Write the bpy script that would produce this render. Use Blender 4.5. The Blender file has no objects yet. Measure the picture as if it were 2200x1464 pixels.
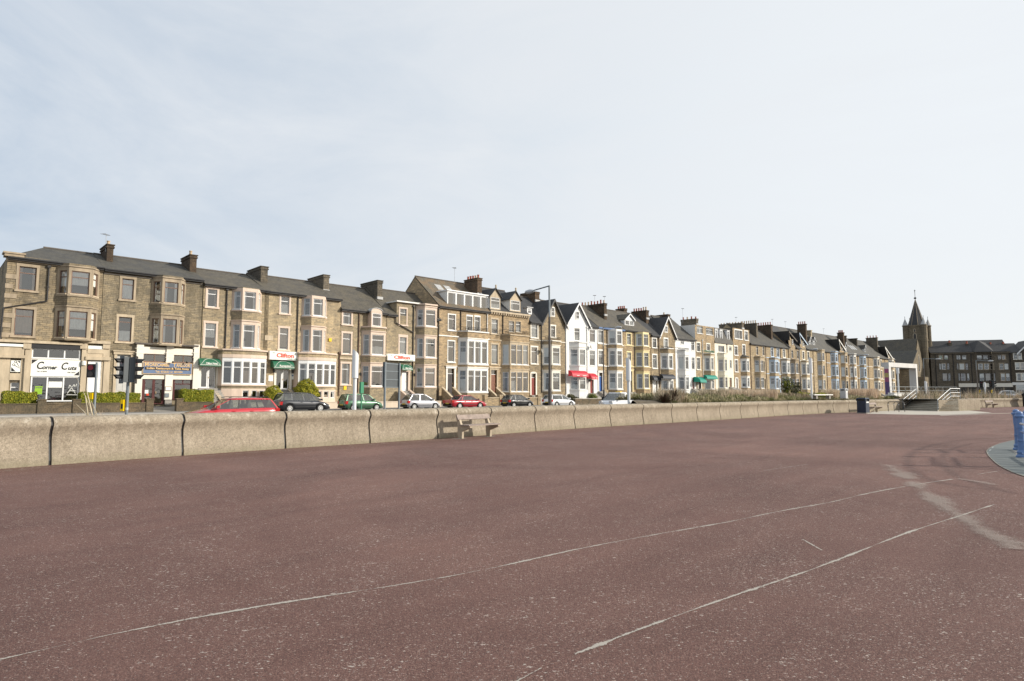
import bpy, math, random
from mathutils import Matrix, Vector
R = random.Random(7)
COL = bpy.context.scene.collection
# ------------------------------------------------------------------ camera model
F = 1350.0; HOR = 847.0; CH = 1.6
PIT = math.atan((HOR - 732.0) / F)
CP, SP = math.cos(PIT), math.sin(PIT)
def ray(px, py):
    u = (px - 1100) / F; v = (732 - py) / F
    return Vector((u, CP - SP * v, SP + CP * v))
def G(px, py, z=0.0):
    d = ray(px, py); t = (z - CH) / d.z
    return Vector((d.x * t, d.y * t, z))
def D(px, py, dist):                       # a point on the line of sight at a given forward distance
    d = ray(px, py); t = dist / d.y
    return Vector((d.x * t, d.y * t, CH + d.z * t))
# ------------------------------------------------------------------ terrace frame: x along the street, y into the houses
AZ = math.radians(46.5); TH = math.pi / 2 - AZ
U = Vector((math.sin(AZ), math.cos(AZ), 0)); N = Vector((U.y, -U.x, 0)); PD = 58.5
FT = -N * PD
def row(s, y=0.0, z=0.0): return FT + U * s - N * y + Vector((0, 0, z))
def on(px, py, off=0.0):                   # the point of the plane 'off' behind the house fronts -> (s, z)
    d = ray(px, py); t = -(PD + off) / d.dot(N)
    p = Vector((d.x * t, d.y * t, CH + d.z * t))
    return (p - FT).dot(U), p.z
VW = {'A': (0, 490, 3.485), 'B': (220, 490, 3.485), 'C': (460, 540, 3.957), 'D': (700, 570, 4.308), 'E': (850, 570, 4.304),
      'F': (1030, 580, 4.576), 'G': (1180, 600, 5.05), 'H': (1340, 620, 5.423), 'I': (1500, 650, 6.1), 'J': (1640, 680, 6.973),
      'K': (1820, 600, 4.88), 'L': (1980, 700, 7.32), 'P': (0, 0, 1.0)}
def px(v, x, y):
    a, b, c = VW[v]; return a + x / c, b + y / c
# ------------------------------------------------------------------ materials
MATS = {}
def nd(nt, t, **k):
    n = nt.nodes.new(t)
    for a, b in k.items(): setattr(n, a, b)
    return n
def newmat(name):
    m = bpy.data.materials.new(name); m.use_nodes = True
    b = m.node_tree.nodes['Principled BSDF']; return m, m.node_tree, b
def rampn(nt, fac, stops):
    r = nd(nt, 'ShaderNodeValToRGB'); e = r.color_ramp.elements
    e[0].position, e[0].color = stops[0][0], (*stops[0][1], 1)
    e[1].position, e[1].color = stops[1][0], (*stops[1][1], 1)
    for p, c in stops[2:]:
        q = e.new(p); q.color = (*c, 1)
    nt.links.new(fac, r.inputs[0]); return r.outputs[0]
def mixc(nt, fac, a, b, mode='MIX'):
    m = nd(nt, 'ShaderNodeMix', data_type='RGBA', blend_type=mode)
    for s, v in ((0, fac), (6, a), (7, b)):
        if isinstance(v, (int, float)): m.inputs[s].default_value = v
        elif isinstance(v, tuple): m.inputs[s].default_value = (*v, 1) if len(v) == 3 else v
        else: nt.links.new(v, m.inputs[s])
    return m.outputs[2]
def noise(nt, vec, scale, detail=4, rough=.6, dist=0):
    n = nd(nt, 'ShaderNodeTexNoise'); n.inputs['Scale'].default_value = scale; n.inputs['Detail'].default_value = detail
    n.inputs['Roughness'].default_value = rough; n.inputs['Distortion'].default_value = dist
    if vec is not None: nt.links.new(vec, n.inputs['Vector'])
    return n.outputs[0]
def mapping(nt, vec, scale=(1, 1, 1), loc=(0, 0, 0)):
    m = nd(nt, 'ShaderNodeMapping'); m.inputs['Scale'].default_value = scale; m.inputs['Location'].default_value = loc
    nt.links.new(vec, m.inputs['Vector']); return m.outputs[0]
def bump(nt, b, h, strength=.3, dist=.02):
    n = nd(nt, 'ShaderNodeBump'); n.inputs['Strength'].default_value = strength; n.inputs['Distance'].default_value = dist
    nt.links.new(h, n.inputs['Height']); nt.links.new(n.outputs[0], b.inputs['Normal'])
def sc(c, k): return tuple(min(1, x * k) for x in c)
def plain(name, c, rough=.7, var=.18, scale=2.5, metal=0.0, bmp=0.0, spec=.4, coat=0.0, streak=False):
    m, nt, b = newmat(name)
    tc = nd(nt, 'ShaderNodeTexCoord')
    v = mapping(nt, tc.outputs['Object'], (1, 1, .25)) if streak else tc.outputs['Object']
    n = noise(nt, v, scale, 6, .65)
    col = rampn(nt, n, [(.3, sc(c, 1 - var)), (.7, sc(c, 1 + var * .6))])
    nt.links.new(col, b.inputs['Base Color'])
    b.inputs['Roughness'].default_value = rough; b.inputs['Metallic'].default_value = metal
    b.inputs['Specular IOR Level'].default_value = spec; b.inputs['Coat Weight'].default_value = coat
    b.inputs['Coat Roughness'].default_value = .05
    if bmp: bump(nt, b, noise(nt, tc.outputs['Object'], 60, 3), bmp, .01)
    MATS[name] = m; return m
def stone(name, c1, c2, mortar, dirt, dirtamt=.5, bw=.46, rh=.17, ms=.012):
    m, nt, b = newmat(name)
    uv = nd(nt, 'ShaderNodeUVMap').outputs[0]
    nz = nd(nt, 'ShaderNodeTexNoise'); nz.inputs['Scale'].default_value = 1.9; nz.inputs['Detail'].default_value = 3
    nt.links.new(uv, nz.inputs['Vector'])
    sub = nd(nt, 'ShaderNodeVectorMath', operation='SUBTRACT'); nt.links.new(nz.outputs['Color'], sub.inputs[0]); sub.inputs[1].default_value = (.5, .5, .5)
    scl = nd(nt, 'ShaderNodeVectorMath', operation='SCALE'); nt.links.new(sub.outputs[0], scl.inputs[0]); scl.inputs['Scale'].default_value = .10
    add = nd(nt, 'ShaderNodeVectorMath', operation='ADD'); nt.links.new(uv, add.inputs[0]); nt.links.new(scl.outputs[0], add.inputs[1])
    def brick(w, h, o, a, bb):
        k = nd(nt, 'ShaderNodeTexBrick'); k.offset = o; k.squash = .75; k.squash_frequency = 3
        nt.links.new(add.outputs[0], k.inputs['Vector'])
        for s, v in (('Color1', a), ('Color2', bb), ('Mortar', mortar)): k.inputs[s].default_value = (*v, 1)
        for s, v in (('Scale', 1), ('Mortar Size', ms), ('Mortar Smooth', .4), ('Bias', -.1), ('Brick Width', w), ('Row Height', h)): k.inputs[s].default_value = v
        return k
    k = brick(bw, rh, .5, c1, c2); k2 = brick(bw, rh, .5, (.58, .58, .59), (1.32, 1.28, 1.22))
    vn = nd(nt, 'ShaderNodeTexVoronoi'); vn.inputs['Scale'].default_value = 2.6; nt.links.new(mapping(nt, add.outputs[0], (1, 2.3, 1)), vn.inputs['Vector'])
    sep = nd(nt, 'ShaderNodeSeparateColor'); nt.links.new(vn.outputs['Color'], sep.inputs[0])
    col = mixc(nt, .8, k.outputs[0], k2.outputs[0], 'MULTIPLY')
    tint = rampn(nt, sep.outputs[0], [(0, (.70, .71, .74)), (1, (1.26, 1.2, 1.1))])
    col = mixc(nt, .8, col, tint, 'MULTIPLY')
    tc = nd(nt, 'ShaderNodeTexCoord').outputs['Object']
    d = noise(nt, mapping(nt, tc, (.35, .35, .16)), 1.6, 7, .68)
    f = rampn(nt, d, [(.46, (0, 0, 0)), (.68, (dirtamt,) * 3)])
    col = mixc(nt, f, col, dirt)
    fine = rampn(nt, noise(nt, uv, 14, 4, .7), [(.3, (.78, .78, .78)), (.7, (1.12, 1.12, 1.12))])
    col = mixc(nt, .7, col, fine, 'MULTIPLY')
    oi = nd(nt, 'ShaderNodeObjectInfo'); col = mixc(nt, 1.0, col, oi.outputs['Color'], 'MULTIPLY')
    nt.links.new(col, b.inputs['Base Color']); b.inputs['Roughness'].default_value = .92; b.inputs['Specular IOR Level'].default_value = .2
    inv = nd(nt, 'ShaderNodeMath', operation='SUBTRACT'); inv.inputs[0].default_value = 1; nt.links.new(k.outputs[1], inv.inputs[1])
    bump(nt, b, inv.outputs[0], .5, .02)
    MATS[name] = m; return m
stone('stone_grimy', (0.468, 0.387, 0.266), (0.243, 0.202, 0.141), (0.207, 0.172, 0.120), (0.090, 0.077, 0.056), .85, .42, .145, .009)
stone('stone_tan', (0.558, 0.462, 0.315), (0.333, 0.273, 0.187), (0.306, 0.251, 0.170), (0.153, 0.128, 0.091), .6, .42, .145, .008)
stone('stone_brown', (0.468, 0.370, 0.245), (0.351, 0.277, 0.183), (0.306, 0.246, 0.166), (0.153, 0.123, 0.087), .45, .38, .13, .007)
stone('stone_gold', (0.513, 0.405, 0.261), (0.387, 0.304, 0.195), (0.306, 0.246, 0.166), (0.180, 0.145, 0.100), .45, .38, .13, .007)
stone('stone_dark', (.13, .11, .085), (.085, .073, .058), (.06, .052, .042), (.035, .03, .025), .7, .4, .16)
stone('stone_black', (.23, .20, .155), (.145, .126, .10), (.10, .088, .07), (.065, .058, .048), .6, .4, .22)
stone('stone_church', (.27, .23, .165), (.175, .148, .108), (.12, .10, .075), (.085, .073, .055), .6, .5, .25)
stone('brick_wall', (.22, .175, .12), (.15, .12, .085), (.12, .1, .075), (.08, .075, .05), .6, .23, .075, .01)
stone('brick_chimney', (.17, .12, .085), (.11, .085, .06), (.09, .07, .05), (.045, .038, .03), .6, .23, .075, .01)
def slate(name, c1, c2, moss, amt=.5):
    m, nt, b = newmat(name); uv = nd(nt, 'ShaderNodeUVMap').outputs[0]
    k = nd(nt, 'ShaderNodeTexBrick'); k.offset = .5; nt.links.new(uv, k.inputs['Vector'])
    for s, v in (('Color1', c1), ('Color2', c2), ('Mortar', sc(c1, .45))): k.inputs[s].default_value = (*v, 1)
    for s, v in (('Scale', 1), ('Mortar Size', .014), ('Mortar Smooth', .3), ('Bias', 0), ('Brick Width', .3), ('Row Height', .22)): k.inputs[s].default_value = v
    d = noise(nt, uv, .7, 6, .7)
    col = mixc(nt, rampn(nt, d, [(.42, (0, 0, 0)), (.7, (amt,) * 3)]), k.outputs[0], moss)
    st = rampn(nt, noise(nt, mapping(nt, uv, (3, .6, 1)), 2.2, 6, .75), [(.3, (.6, .6, .6)), (.7, (1.35, 1.35, 1.33))])
    col = mixc(nt, .8, col, st, 'MULTIPLY')
    nt.links.new(col, b.inputs['Base Color']); b.inputs['Roughness'].default_value = .75
    bump(nt, b, k.outputs[0], .4, .02); MATS[name] = m
slate('slate_grey', (.082, .077, .067), (.048, .046, .042), (.12, .105, .072), .55)
slate('slate_brown', (.11, .097, .077), (.066, .060, .050), (.135, .113, .073), .6)
slate('slate_dark', (.05, .05, .053), (.036, .037, .04), (.075, .07, .06), .4)
slate('slate_moss', (.145, .125, .09), (.11, .096, .073), (.27, .15, .06), .6)
plain('trim_pink', (.62, .49, .39), .6, .12, 3, streak=True)
plain('trim_stone', (.50, .41, .29), .85, .28, 2.2, streak=True)
plain('trim_grimy', (.36, .29, .205), .88, .35, 1.8, streak=True)
plain('trim_white', (.76, .745, .70), .55, .08, 2, streak=True)
plain('trim_cream', (.75, .70, .60), .6, .12, 2, streak=True)
plain('trim_yellow', (.72, .61, .33), .6, .12, 2, streak=True)
plain('trim_blue', (.45, .55, .66), .6, .1, 2)
plain('trim_dark', (.11, .095, .08), .8, .3, 2)
plain('render_white', (.70, .695, .67), .6, .07, 1.2, streak=True)
plain('render_cream', (.74, .69, .55), .65, .08, 1.2, streak=True)
plain('upvc', (.74, .74, .73), .35, .04, 2)
plain('frame_brown', (.20, .12, .085), .6, .2, 4)
plain('frame_red', (.28, .05, .045), .5, .15, 4)
plain('frame_grey', (.30, .28, .25), .6, .2, 4)
plain('curtain_white', (.86, .86, .83), .9, .1, 3)
plain('curtain_cream', (.55, .45, .36), .9, .15, 3)
plain('curtain_pink', (.50, .38, .36), .9, .12, 3)
plain('curtain_blue', (.22, .28, .36), .9, .12, 3)
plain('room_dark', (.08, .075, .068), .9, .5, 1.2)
plain('gutter_black', (.022, .021, .022), .5, .3, 5)
plain('pipe_black', (.03, .027, .026), .5, .3, 5)
plain('pipe_rust', (.12, .07, .05), .6, .4, 2)
plain('pipe_white', (.7, .7, .68), .5, .1, 2)
plain('lead_flash', (.42, .42, .41), .6, .3, 6)
plain('pot_red', (.36, .10, .06), .8, .3, 6)
plain('pot_cream', (.52, .40, .27), .8, .3, 6)
plain('door_red', (.22, .035, .025), .4, .2, 4)
plain('door_brown', (.20, .075, .04), .45, .25, 4)
plain('door_dark', (.045, .035, .035), .4, .3, 4)
plain('door_blue', (.02, .10, .34), .4, .2, 4)
plain('door_white', (.78, .78, .77), .4, .05, 3)
plain('door_pale', (.50, .49, .46), .6, .12, 3)
plain('maroon', (.085, .022, .02), .4, .2, 4)
plain('awning_green', (.02, .125, .065), .55, .2, 3)
plain('awning_teal', (.0, .22, .16), .55, .15, 3)
plain('awning_red', (.48, .012, .03), .5, .15, 3)
plain('awning_black', (.018, .022, .032), .5, .3, 3)
plain('sign_white', (.78, .78, .72), .45, .05, 2)
plain('sign_blue', (.12, .17, .28), .5, .15, 3)
plain('sign_black', (.015, .013, .014), .5, .2, 3)
plain('sign_gold', (.66, .45, .22), .5, .1, 3)
plain('text_red', (.62, .06, .02), .5, .05, 3)
plain('text_black', (.012, .012, .012), .5, .05, 3)
plain('text_green', (.05, .22, .12), .5, .05, 3)
plain('yellow_box', (.80, .52, .0), .4, .08, 3)
plain('iron_black', (.018, .018, .02), .45, .2, 8)
plain('concrete_pale', (.46, .42, .355), .9, .18, 1.2, bmp=.2)
plain('concrete_grey', (.30, .28, .25), .9, .25, 1.2, bmp=.2)
plain('garden_render', (.60, .50, .39), .8, .18, .9, streak=True)
plain('step_stone', (.40, .375, .315), .9, .25, 1.5)
plain('nosing_shadow_line', (.13, .12, .10), .9, .25, 1.5)  # dark colour on the step lips paints the shadow lines between risers
plain('portal_pale', (.60, .585, .56), .7, .12, 1.0, streak=True)
plain('soil', (.10, .08, .055), .95, .4, 3, bmp=.4)
plain('lawn', (.07, .085, .03), .95, .4, 3, bmp=.4)
plain('tarmac', (.115, .112, .108), .9, .15, .5, bmp=.3)
plain('pavement_grey', (.25, .24, .225), .9, .18, .7, bmp=.2)
plain('kerb_stone', (.36, .34, .31), .9, .15, 1)
plain('bark', (.09, .07, .05), .95, .4, 5)
plain('wood_grey', (.30, .24, .205), .8, .3, 6, bmp=.3)
plain('bench_concrete', (.42, .35, .26), .9, .2, 5, bmp=.3)
plain('bin_navy', (.016, .026, .05), .4, .25, 3)
plain('steel_pale', (.46, .47, .48), .5, .08, 4, metal=.3)
plain('steel_grey', (.20, .225, .24), .45, .15, 4, metal=.3)
plain('steel_dark', (.09, .075, .065), .5, .2, 4)
plain('column_white', (.75, .76, .76), .35, .06, 2)
plain('rail_blue', (.13, .22, .42), .45, .2, 3)
plain('panel_blue', (.13, .22, .42), .5, .2, 3)
plain('sign_back', (.085, .095, .10), .55, .1, 2)
plain('signal_black', (.014, .014, .015), .4, .2, 3)
plain('lens_dark', (.06, .05, .045), .2, .2, 3)
plain('lens_red', (.22, .02, .03), .2, .2, 3)
plain('sticker_green', (.25, .45, .03), .5, .15, 6)
plain('rubber', (.015, .015, .015), .8, .2, 6)
plain('rim', (.62, .62, .61), .3, .1, 8, metal=.6)
plain('lamp_red', (.40, .015, .015), .2, .1, 5, coat=.5)
plain('lamp_clear', (.70, .70, .68), .15, .1, 5, coat=.5)
plain('plate_yellow', (.55, .40, .06), .5, .05, 3)
plain('plate_white', (.65, .65, .62), .5, .05, 3)
plain('trim_car', (.02, .02, .021), .5, .1, 4)
plain('seat_cloth', (.30, .28, .25), .9, .2, 4)
for n_, c_ in (('paint_red', (.46, .012, .022)), ('paint_crimson', (.36, .01, .022)), ('paint_charcoal', (.028, .03, .036)), ('paint_green', (.075, .17, .10)),
               ('paint_silver', (.50, .50, .53)), ('paint_black', (.008, .008, .009)), ('paint_white', (.74, .75, .77)), ('paint_teal', (.06, .11, .12)), ('paint_blue', (.05, .09, .14))):
    plain(n_, c_, .28, .05, 2, metal=.35 if n_ in ('paint_silver', 'paint_green', 'paint_charcoal') else 0, spec=.5, coat=1.0)
def glassmat(name, tint, refl, body=.0, bmp=.25):
    m, nt, b = newmat(name); nt.nodes.remove(b)
    o = nt.nodes['Material Output']
    t = nd(nt, 'ShaderNodeBsdfTransparent'); t.inputs[0].default_value = (*tint, 1)
    g = nd(nt, 'ShaderNodeBsdfGlossy'); g.inputs['Roughness'].default_value = .0; g.inputs[0].default_value = (.92, .91, .88, 1)
    tc = nd(nt, 'ShaderNodeTexCoord').outputs['Object']
    bn = nd(nt, 'ShaderNodeBump'); bn.inputs['Strength'].default_value = bmp; bn.inputs['Distance'].default_value = .03
    nt.links.new(noise(nt, tc, 1.4, 2), bn.inputs['Height']); nt.links.new(bn.outputs[0], g.inputs['Normal'])
    fr = nd(nt, 'ShaderNodeFresnel'); fr.inputs[0].default_value = 1.6
    a = nd(nt, 'ShaderNodeMath', operation='ADD', use_clamp=True); nt.links.new(fr.outputs[0], a.inputs[0]); a.inputs[1].default_value = refl
    mx = nd(nt, 'ShaderNodeMixShader'); nt.links.new(a.outputs[0], mx.inputs[0]); nt.links.new(t.outputs[0], mx.inputs[1]); nt.links.new(g.outputs[0], mx.inputs[2])
    nt.links.new(mx.outputs[0], o.inputs[0]); MATS[name] = m
glassmat('glass', (.95, .96, .95), .14)
glassmat('glass_car', (.52, .57, .56), .10, 0, 0.0)
def leafmat(name, a, b_, c, scale=3.0, trans=.25):
    m, nt, b = newmat(name); tc = nd(nt, 'ShaderNodeTexCoord').outputs['Object']
    col = rampn(nt, noise(nt, tc, scale, 3, .7), [(.3, a), (.5, b_), (.72, c)])
    nt.links.new(col, b.inputs['Base Color']); b.inputs['Roughness'].default_value = .7; b.inputs['Specular IOR Level'].default_value = .2
    MATS[name] = m
leafmat('leaf_hedge', (.09, .12, .015), (.18, .20, .02), (.28, .28, .035), 4)
leafmat('leaf_gold', (.14, .16, .015), (.34, .31, .03), (.58, .46, .05), 5)
leafmat('leaf_dark', (.02, .032, .014), (.035, .05, .02), (.055, .07, .03), 3)
leafmat('leaf_olive', (.07, .07, .035), (.12, .115, .055), (.17, .15, .08), 3)
leafmat('leaf_mound', (.22, .20, .11), (.36, .32, .19), (.52, .45, .31), .9)
leafmat('leaf_green_mound', (.12, .135, .05), (.21, .215, .085), (.32, .30, .15), .9)
leafmat('leaf_straw', (.46, .34, .24), (.62, .48, .35), (.75, .62, .48), .8)
leafmat('leaf_purple', (.05, .03, .022), (.09, .05, .035), (.15, .09, .06), 2)
leafmat('leaf_reed', (.38, .31, .2), (.52, .44, .31), (.62, .55, .42), 2)
# ------------------------------------------------------------------ mesh collector
class MB:
    def __init__(s): s.v = []; s.f = []; s.m = []; s.names = []; s.uv = (0, 0); s.smooth = False
    def mi(s, n):
        if n not in s.names: s.names.append(n)
        return s.names.index(n)
    def poly(s, pts, mat):
        b = len(s.v); s.v += [tuple(p) for p in pts]; s.f.append(tuple(range(b, b + len(pts)))); s.m.append(s.mi(mat))
    def box(s, a, b, mat):
        x0, y0, z0 = a; x1, y1, z1 = b
        if x0 > x1: x0, x1 = x1, x0
        if y0 > y1: y0, y1 = y1, y0
        if z0 > z1: z0, z1 = z1, z0
        p = [(x0, y0, z0), (x1, y0, z0), (x1, y1, z0), (x0, y1, z0), (x0, y0, z1), (x1, y0, z1), (x1, y1, z1), (x0, y1, z1)]
        s.hexa(p, mat)
    def hexa(s, p, mat):
        b = len(s.v); s.v += [tuple(q) for q in p]; k = s.mi(mat)
        for f in ((0, 3, 2, 1), (4, 5, 6, 7), (0, 1, 5, 4), (1, 2, 6, 5), (2, 3, 7, 6), (3, 0, 4, 7)):
            s.f.append(tuple(b + i for i in f)); s.m.append(k)
    def prism(s, pts, z0, z1, mat, top=None):           # plan polygon (ccw from above)
        b = len(s.v); n = len(pts); k = s.mi(mat); kt = s.mi(top or mat)
        s.v += [(p[0], p[1], z0) for p in pts] + [(p[0], p[1], z1) for p in pts]
        s.f.append(tuple(b + i for i in reversed(range(n)))); s.m.append(k)
        s.f.append(tuple(b + n + i for i in range(n))); s.m.append(kt)
        for i in range(n):
            j = (i + 1) % n; s.f.append((b + i, b + j, b + n + j, b + n + i)); s.m.append(k)
    def tube(s, pts, r, mat, n=8, r1=None, cap=True):
        pts = [Vector(p) for p in pts]; b = len(s.v); k = s.mi(mat); r1 = r if r1 is None else r1
        m = len(pts); ref = None
        for i, p in enumerate(pts):
            d = (pts[min(i + 1, m - 1)] - pts[max(i - 1, 0)]).normalized()
            if ref is None:
                ref = Vector((0, 0, 1)) if abs(d.z) < .9 else Vector((1, 0, 0))
            a = d.cross(ref).normalized(); c = a.cross(d).normalized(); ref = c
            rr = r + (r1 - r) * i / max(1, m - 1)
            for q in range(n):
                t = 2 * math.pi * q / n; s.v.append(tuple(p + a * math.cos(t) * rr + c * math.sin(t) * rr))
        for i in range(m - 1):
            for q in range(n):
                w = (q + 1) % n; s.f.append((b + i * n + q, b + i * n + w, b + (i + 1) * n + w, b + (i + 1) * n + q)); s.m.append(k)
        if cap:
            s.f.append(tuple(b + q for q in reversed(range(n)))); s.m.append(k)
            s.f.append(tuple(b + (m - 1) * n + q for q in range(n))); s.m.append(k)
    def lathe(s, prof, mat, n=16, c=(0, 0, 0)):
        b = len(s.v); k = s.mi(mat)
        for r, z in prof:
            for q in range(n):
                t = 2 * math.pi * q / n; s.v.append((c[0] + r * math.cos(t), c[1] + r * math.sin(t), c[2] + z))
        for i in range(len(prof) - 1):
            for q in range(n):
                w = (q + 1) % n; s.f.append((b + i * n + q, b + i * n + w, b + (i + 1) * n + w, b + (i + 1) * n + q)); s.m.append(k)
        s.f.append(tuple(b + q for q in reversed(range(n)))); s.m.append(k)
        s.f.append(tuple(b + (len(prof) - 1) * n + q for q in range(n))); s.m.append(k)
    # a vertical wall face from p0 to p1 (seen from its right-hand side), with openings
    def facet(s, p0, p1, z0, z1, mat, holes=(), dep=.2, back=None, room=True):
        p0 = Vector(p0[:2]); p1 = Vector(p1[:2]); L = (p1 - p0).length; d = (p1 - p0) / L; o = Vector((d.y, -d.x))
        def P(t, z, i=0.0): q = p0 + d * t - o * i; return (q.x, q.y, z)
        H = [h for h in holes if h[2] < z1 and h[3] > z0]
        ts = sorted({0.0, L, *[h[0] for h in H], *[h[1] for h in H]}); zs = sorted({z0, z1, *[max(z0, h[2]) for h in H], *[min(z1, h[3]) for h in H]})
        for i in range(len(ts) - 1):
            for j in range(len(zs) - 1):
                a, b, c, e = ts[i], ts[i + 1], zs[j], zs[j + 1]; mt, mz = (a + b) / 2, (c + e) / 2
                if b - a < 1e-5 or e - c < 1e-5: continue
                if any(h[0] < mt < h[1] and h[2] < mz < h[3] for h in H): continue
                s.poly([P(a, c), P(b, c), P(b, e), P(a, e)], mat)
        for h in H:
            a, b, c, e = h[:4]; rm = back or mat
            s.poly([P(a, c), P(a, e), P(a, e, dep), P(a, c, dep)], rm); s.poly([P(b, e), P(b, c), P(b, c, dep), P(b, e, dep)], rm)
            s.poly([P(b, c), P(a, c), P(a, c, dep), P(b, c, dep)], rm); s.poly([P(a, e), P(b, e), P(b, e, dep), P(a, e, dep)], rm)
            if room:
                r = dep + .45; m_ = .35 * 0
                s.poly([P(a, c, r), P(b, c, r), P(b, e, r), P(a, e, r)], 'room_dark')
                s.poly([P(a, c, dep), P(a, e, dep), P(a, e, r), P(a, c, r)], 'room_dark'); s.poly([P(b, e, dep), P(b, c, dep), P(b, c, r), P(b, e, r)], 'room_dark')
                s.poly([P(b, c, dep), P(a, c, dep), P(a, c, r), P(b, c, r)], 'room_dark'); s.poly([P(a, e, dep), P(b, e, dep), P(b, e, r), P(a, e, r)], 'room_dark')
    def build(s, name, parent=None, loc=None, rz=0.0, smooth=False):
        me = bpy.data.meshes.new(name); me.from_pydata(s.v, [], s.f)
        for n in s.names: me.materials.append(MATS[n])
        me.polygons.foreach_set('material_index', s.m)
        uvl = me.uv_layers.new(name='UVMap'); ox, oy = s.uv; data = [0.0] * (2 * len(me.loops))
        for p in me.polygons:
            n = p.normal
            if abs(n.z) > .93: a = Vector((1, 0, 0)); b = Vector((0, 1, 0))
            else:
                a = Vector((-n.y, n.x, 0)).normalized(); b = n.cross(a)
                if b.z < 0: b = -b
                if abs(n.z) < .05: b = Vector((0, 0, 1))
            for li in p.loop_indices:
                co = me.vertices[me.loops[li].vertex_index].co
                data[2 * li] = co.dot(a) + ox; data[2 * li + 1] = co.dot(b) + oy
        uvl.data.foreach_set('uv', data)
        if smooth: me.polygons.foreach_set('use_smooth', [True] * len(me.polygons))
        me.update()
        o = bpy.data.objects.new(name, me); COL.objects.link(o)
        if parent: o.parent = parent
        if loc is not None: o.location = loc
        o.rotation_euler = (0, 0, rz)
        return o
def tag(o, label=None, cat=None, group=None, kind=None):
    if label: o['label'] = label
    if cat: o['category'] = cat
    if group: o['group'] = group
    if kind: o['kind'] = kind
    return o
def empty(name, loc, rz=0.0, label=None, cat=None, group=None):
    o = bpy.data.objects.new(name, None); COL.objects.link(o); o.location = loc; o.rotation_euler = (0, 0, rz)
    o.empty_display_size = .3; return tag(o, label, cat, group)
def copy_thing(o, loc, rz, label, parent=None):
    c = o.copy(); COL.objects.link(c)
    if parent is None: c.location = loc; c.rotation_euler = (0, 0, rz); c['label'] = label
    else: c.parent = parent
    for ch in [x for x in bpy.data.objects if x.parent == o]: copy_thing(ch, None, 0, None, c)
    return c
FONT = bpy.data.fonts.load('<builtin>') if False else None
def text(body, parent, loc, size, mat, width=None, shear=0.0, name='lettering', rz=0.0, align='CENTER', bold=.0, tilt=0.0):
    cu = bpy.data.curves.new('t', 'FONT'); cu.body = body; cu.size = size; cu.align_x = align; cu.align_y = 'CENTER'; cu.shear = shear
    cu.extrude = .006; cu.offset = bold; cu.resolution_u = 3
    t = bpy.data.objects.new('t', cu); COL.objects.link(t); bpy.context.view_layer.update()
    me = bpy.data.meshes.new_from_object(t.evaluated_get(bpy.context.evaluated_depsgraph_get()))
    bpy.data.objects.remove(t); bpy.data.curves.remove(cu)
    if width:
        xs = [v.co.x for v in me.vertices]; w = max(xs) - min(xs); k = width / w
        for v in me.vertices: v.co.x *= k
    M = Matrix.Rotation(math.pi / 2 + tilt, 4, 'X'); me.transform(M)
    me.materials.clear(); me.materials.append(MATS[mat])
    o = bpy.data.objects.new(name, me); COL.objects.link(o); o.parent = parent; o.location = loc; o.rotation_euler = (0, 0, rz); return o
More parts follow.
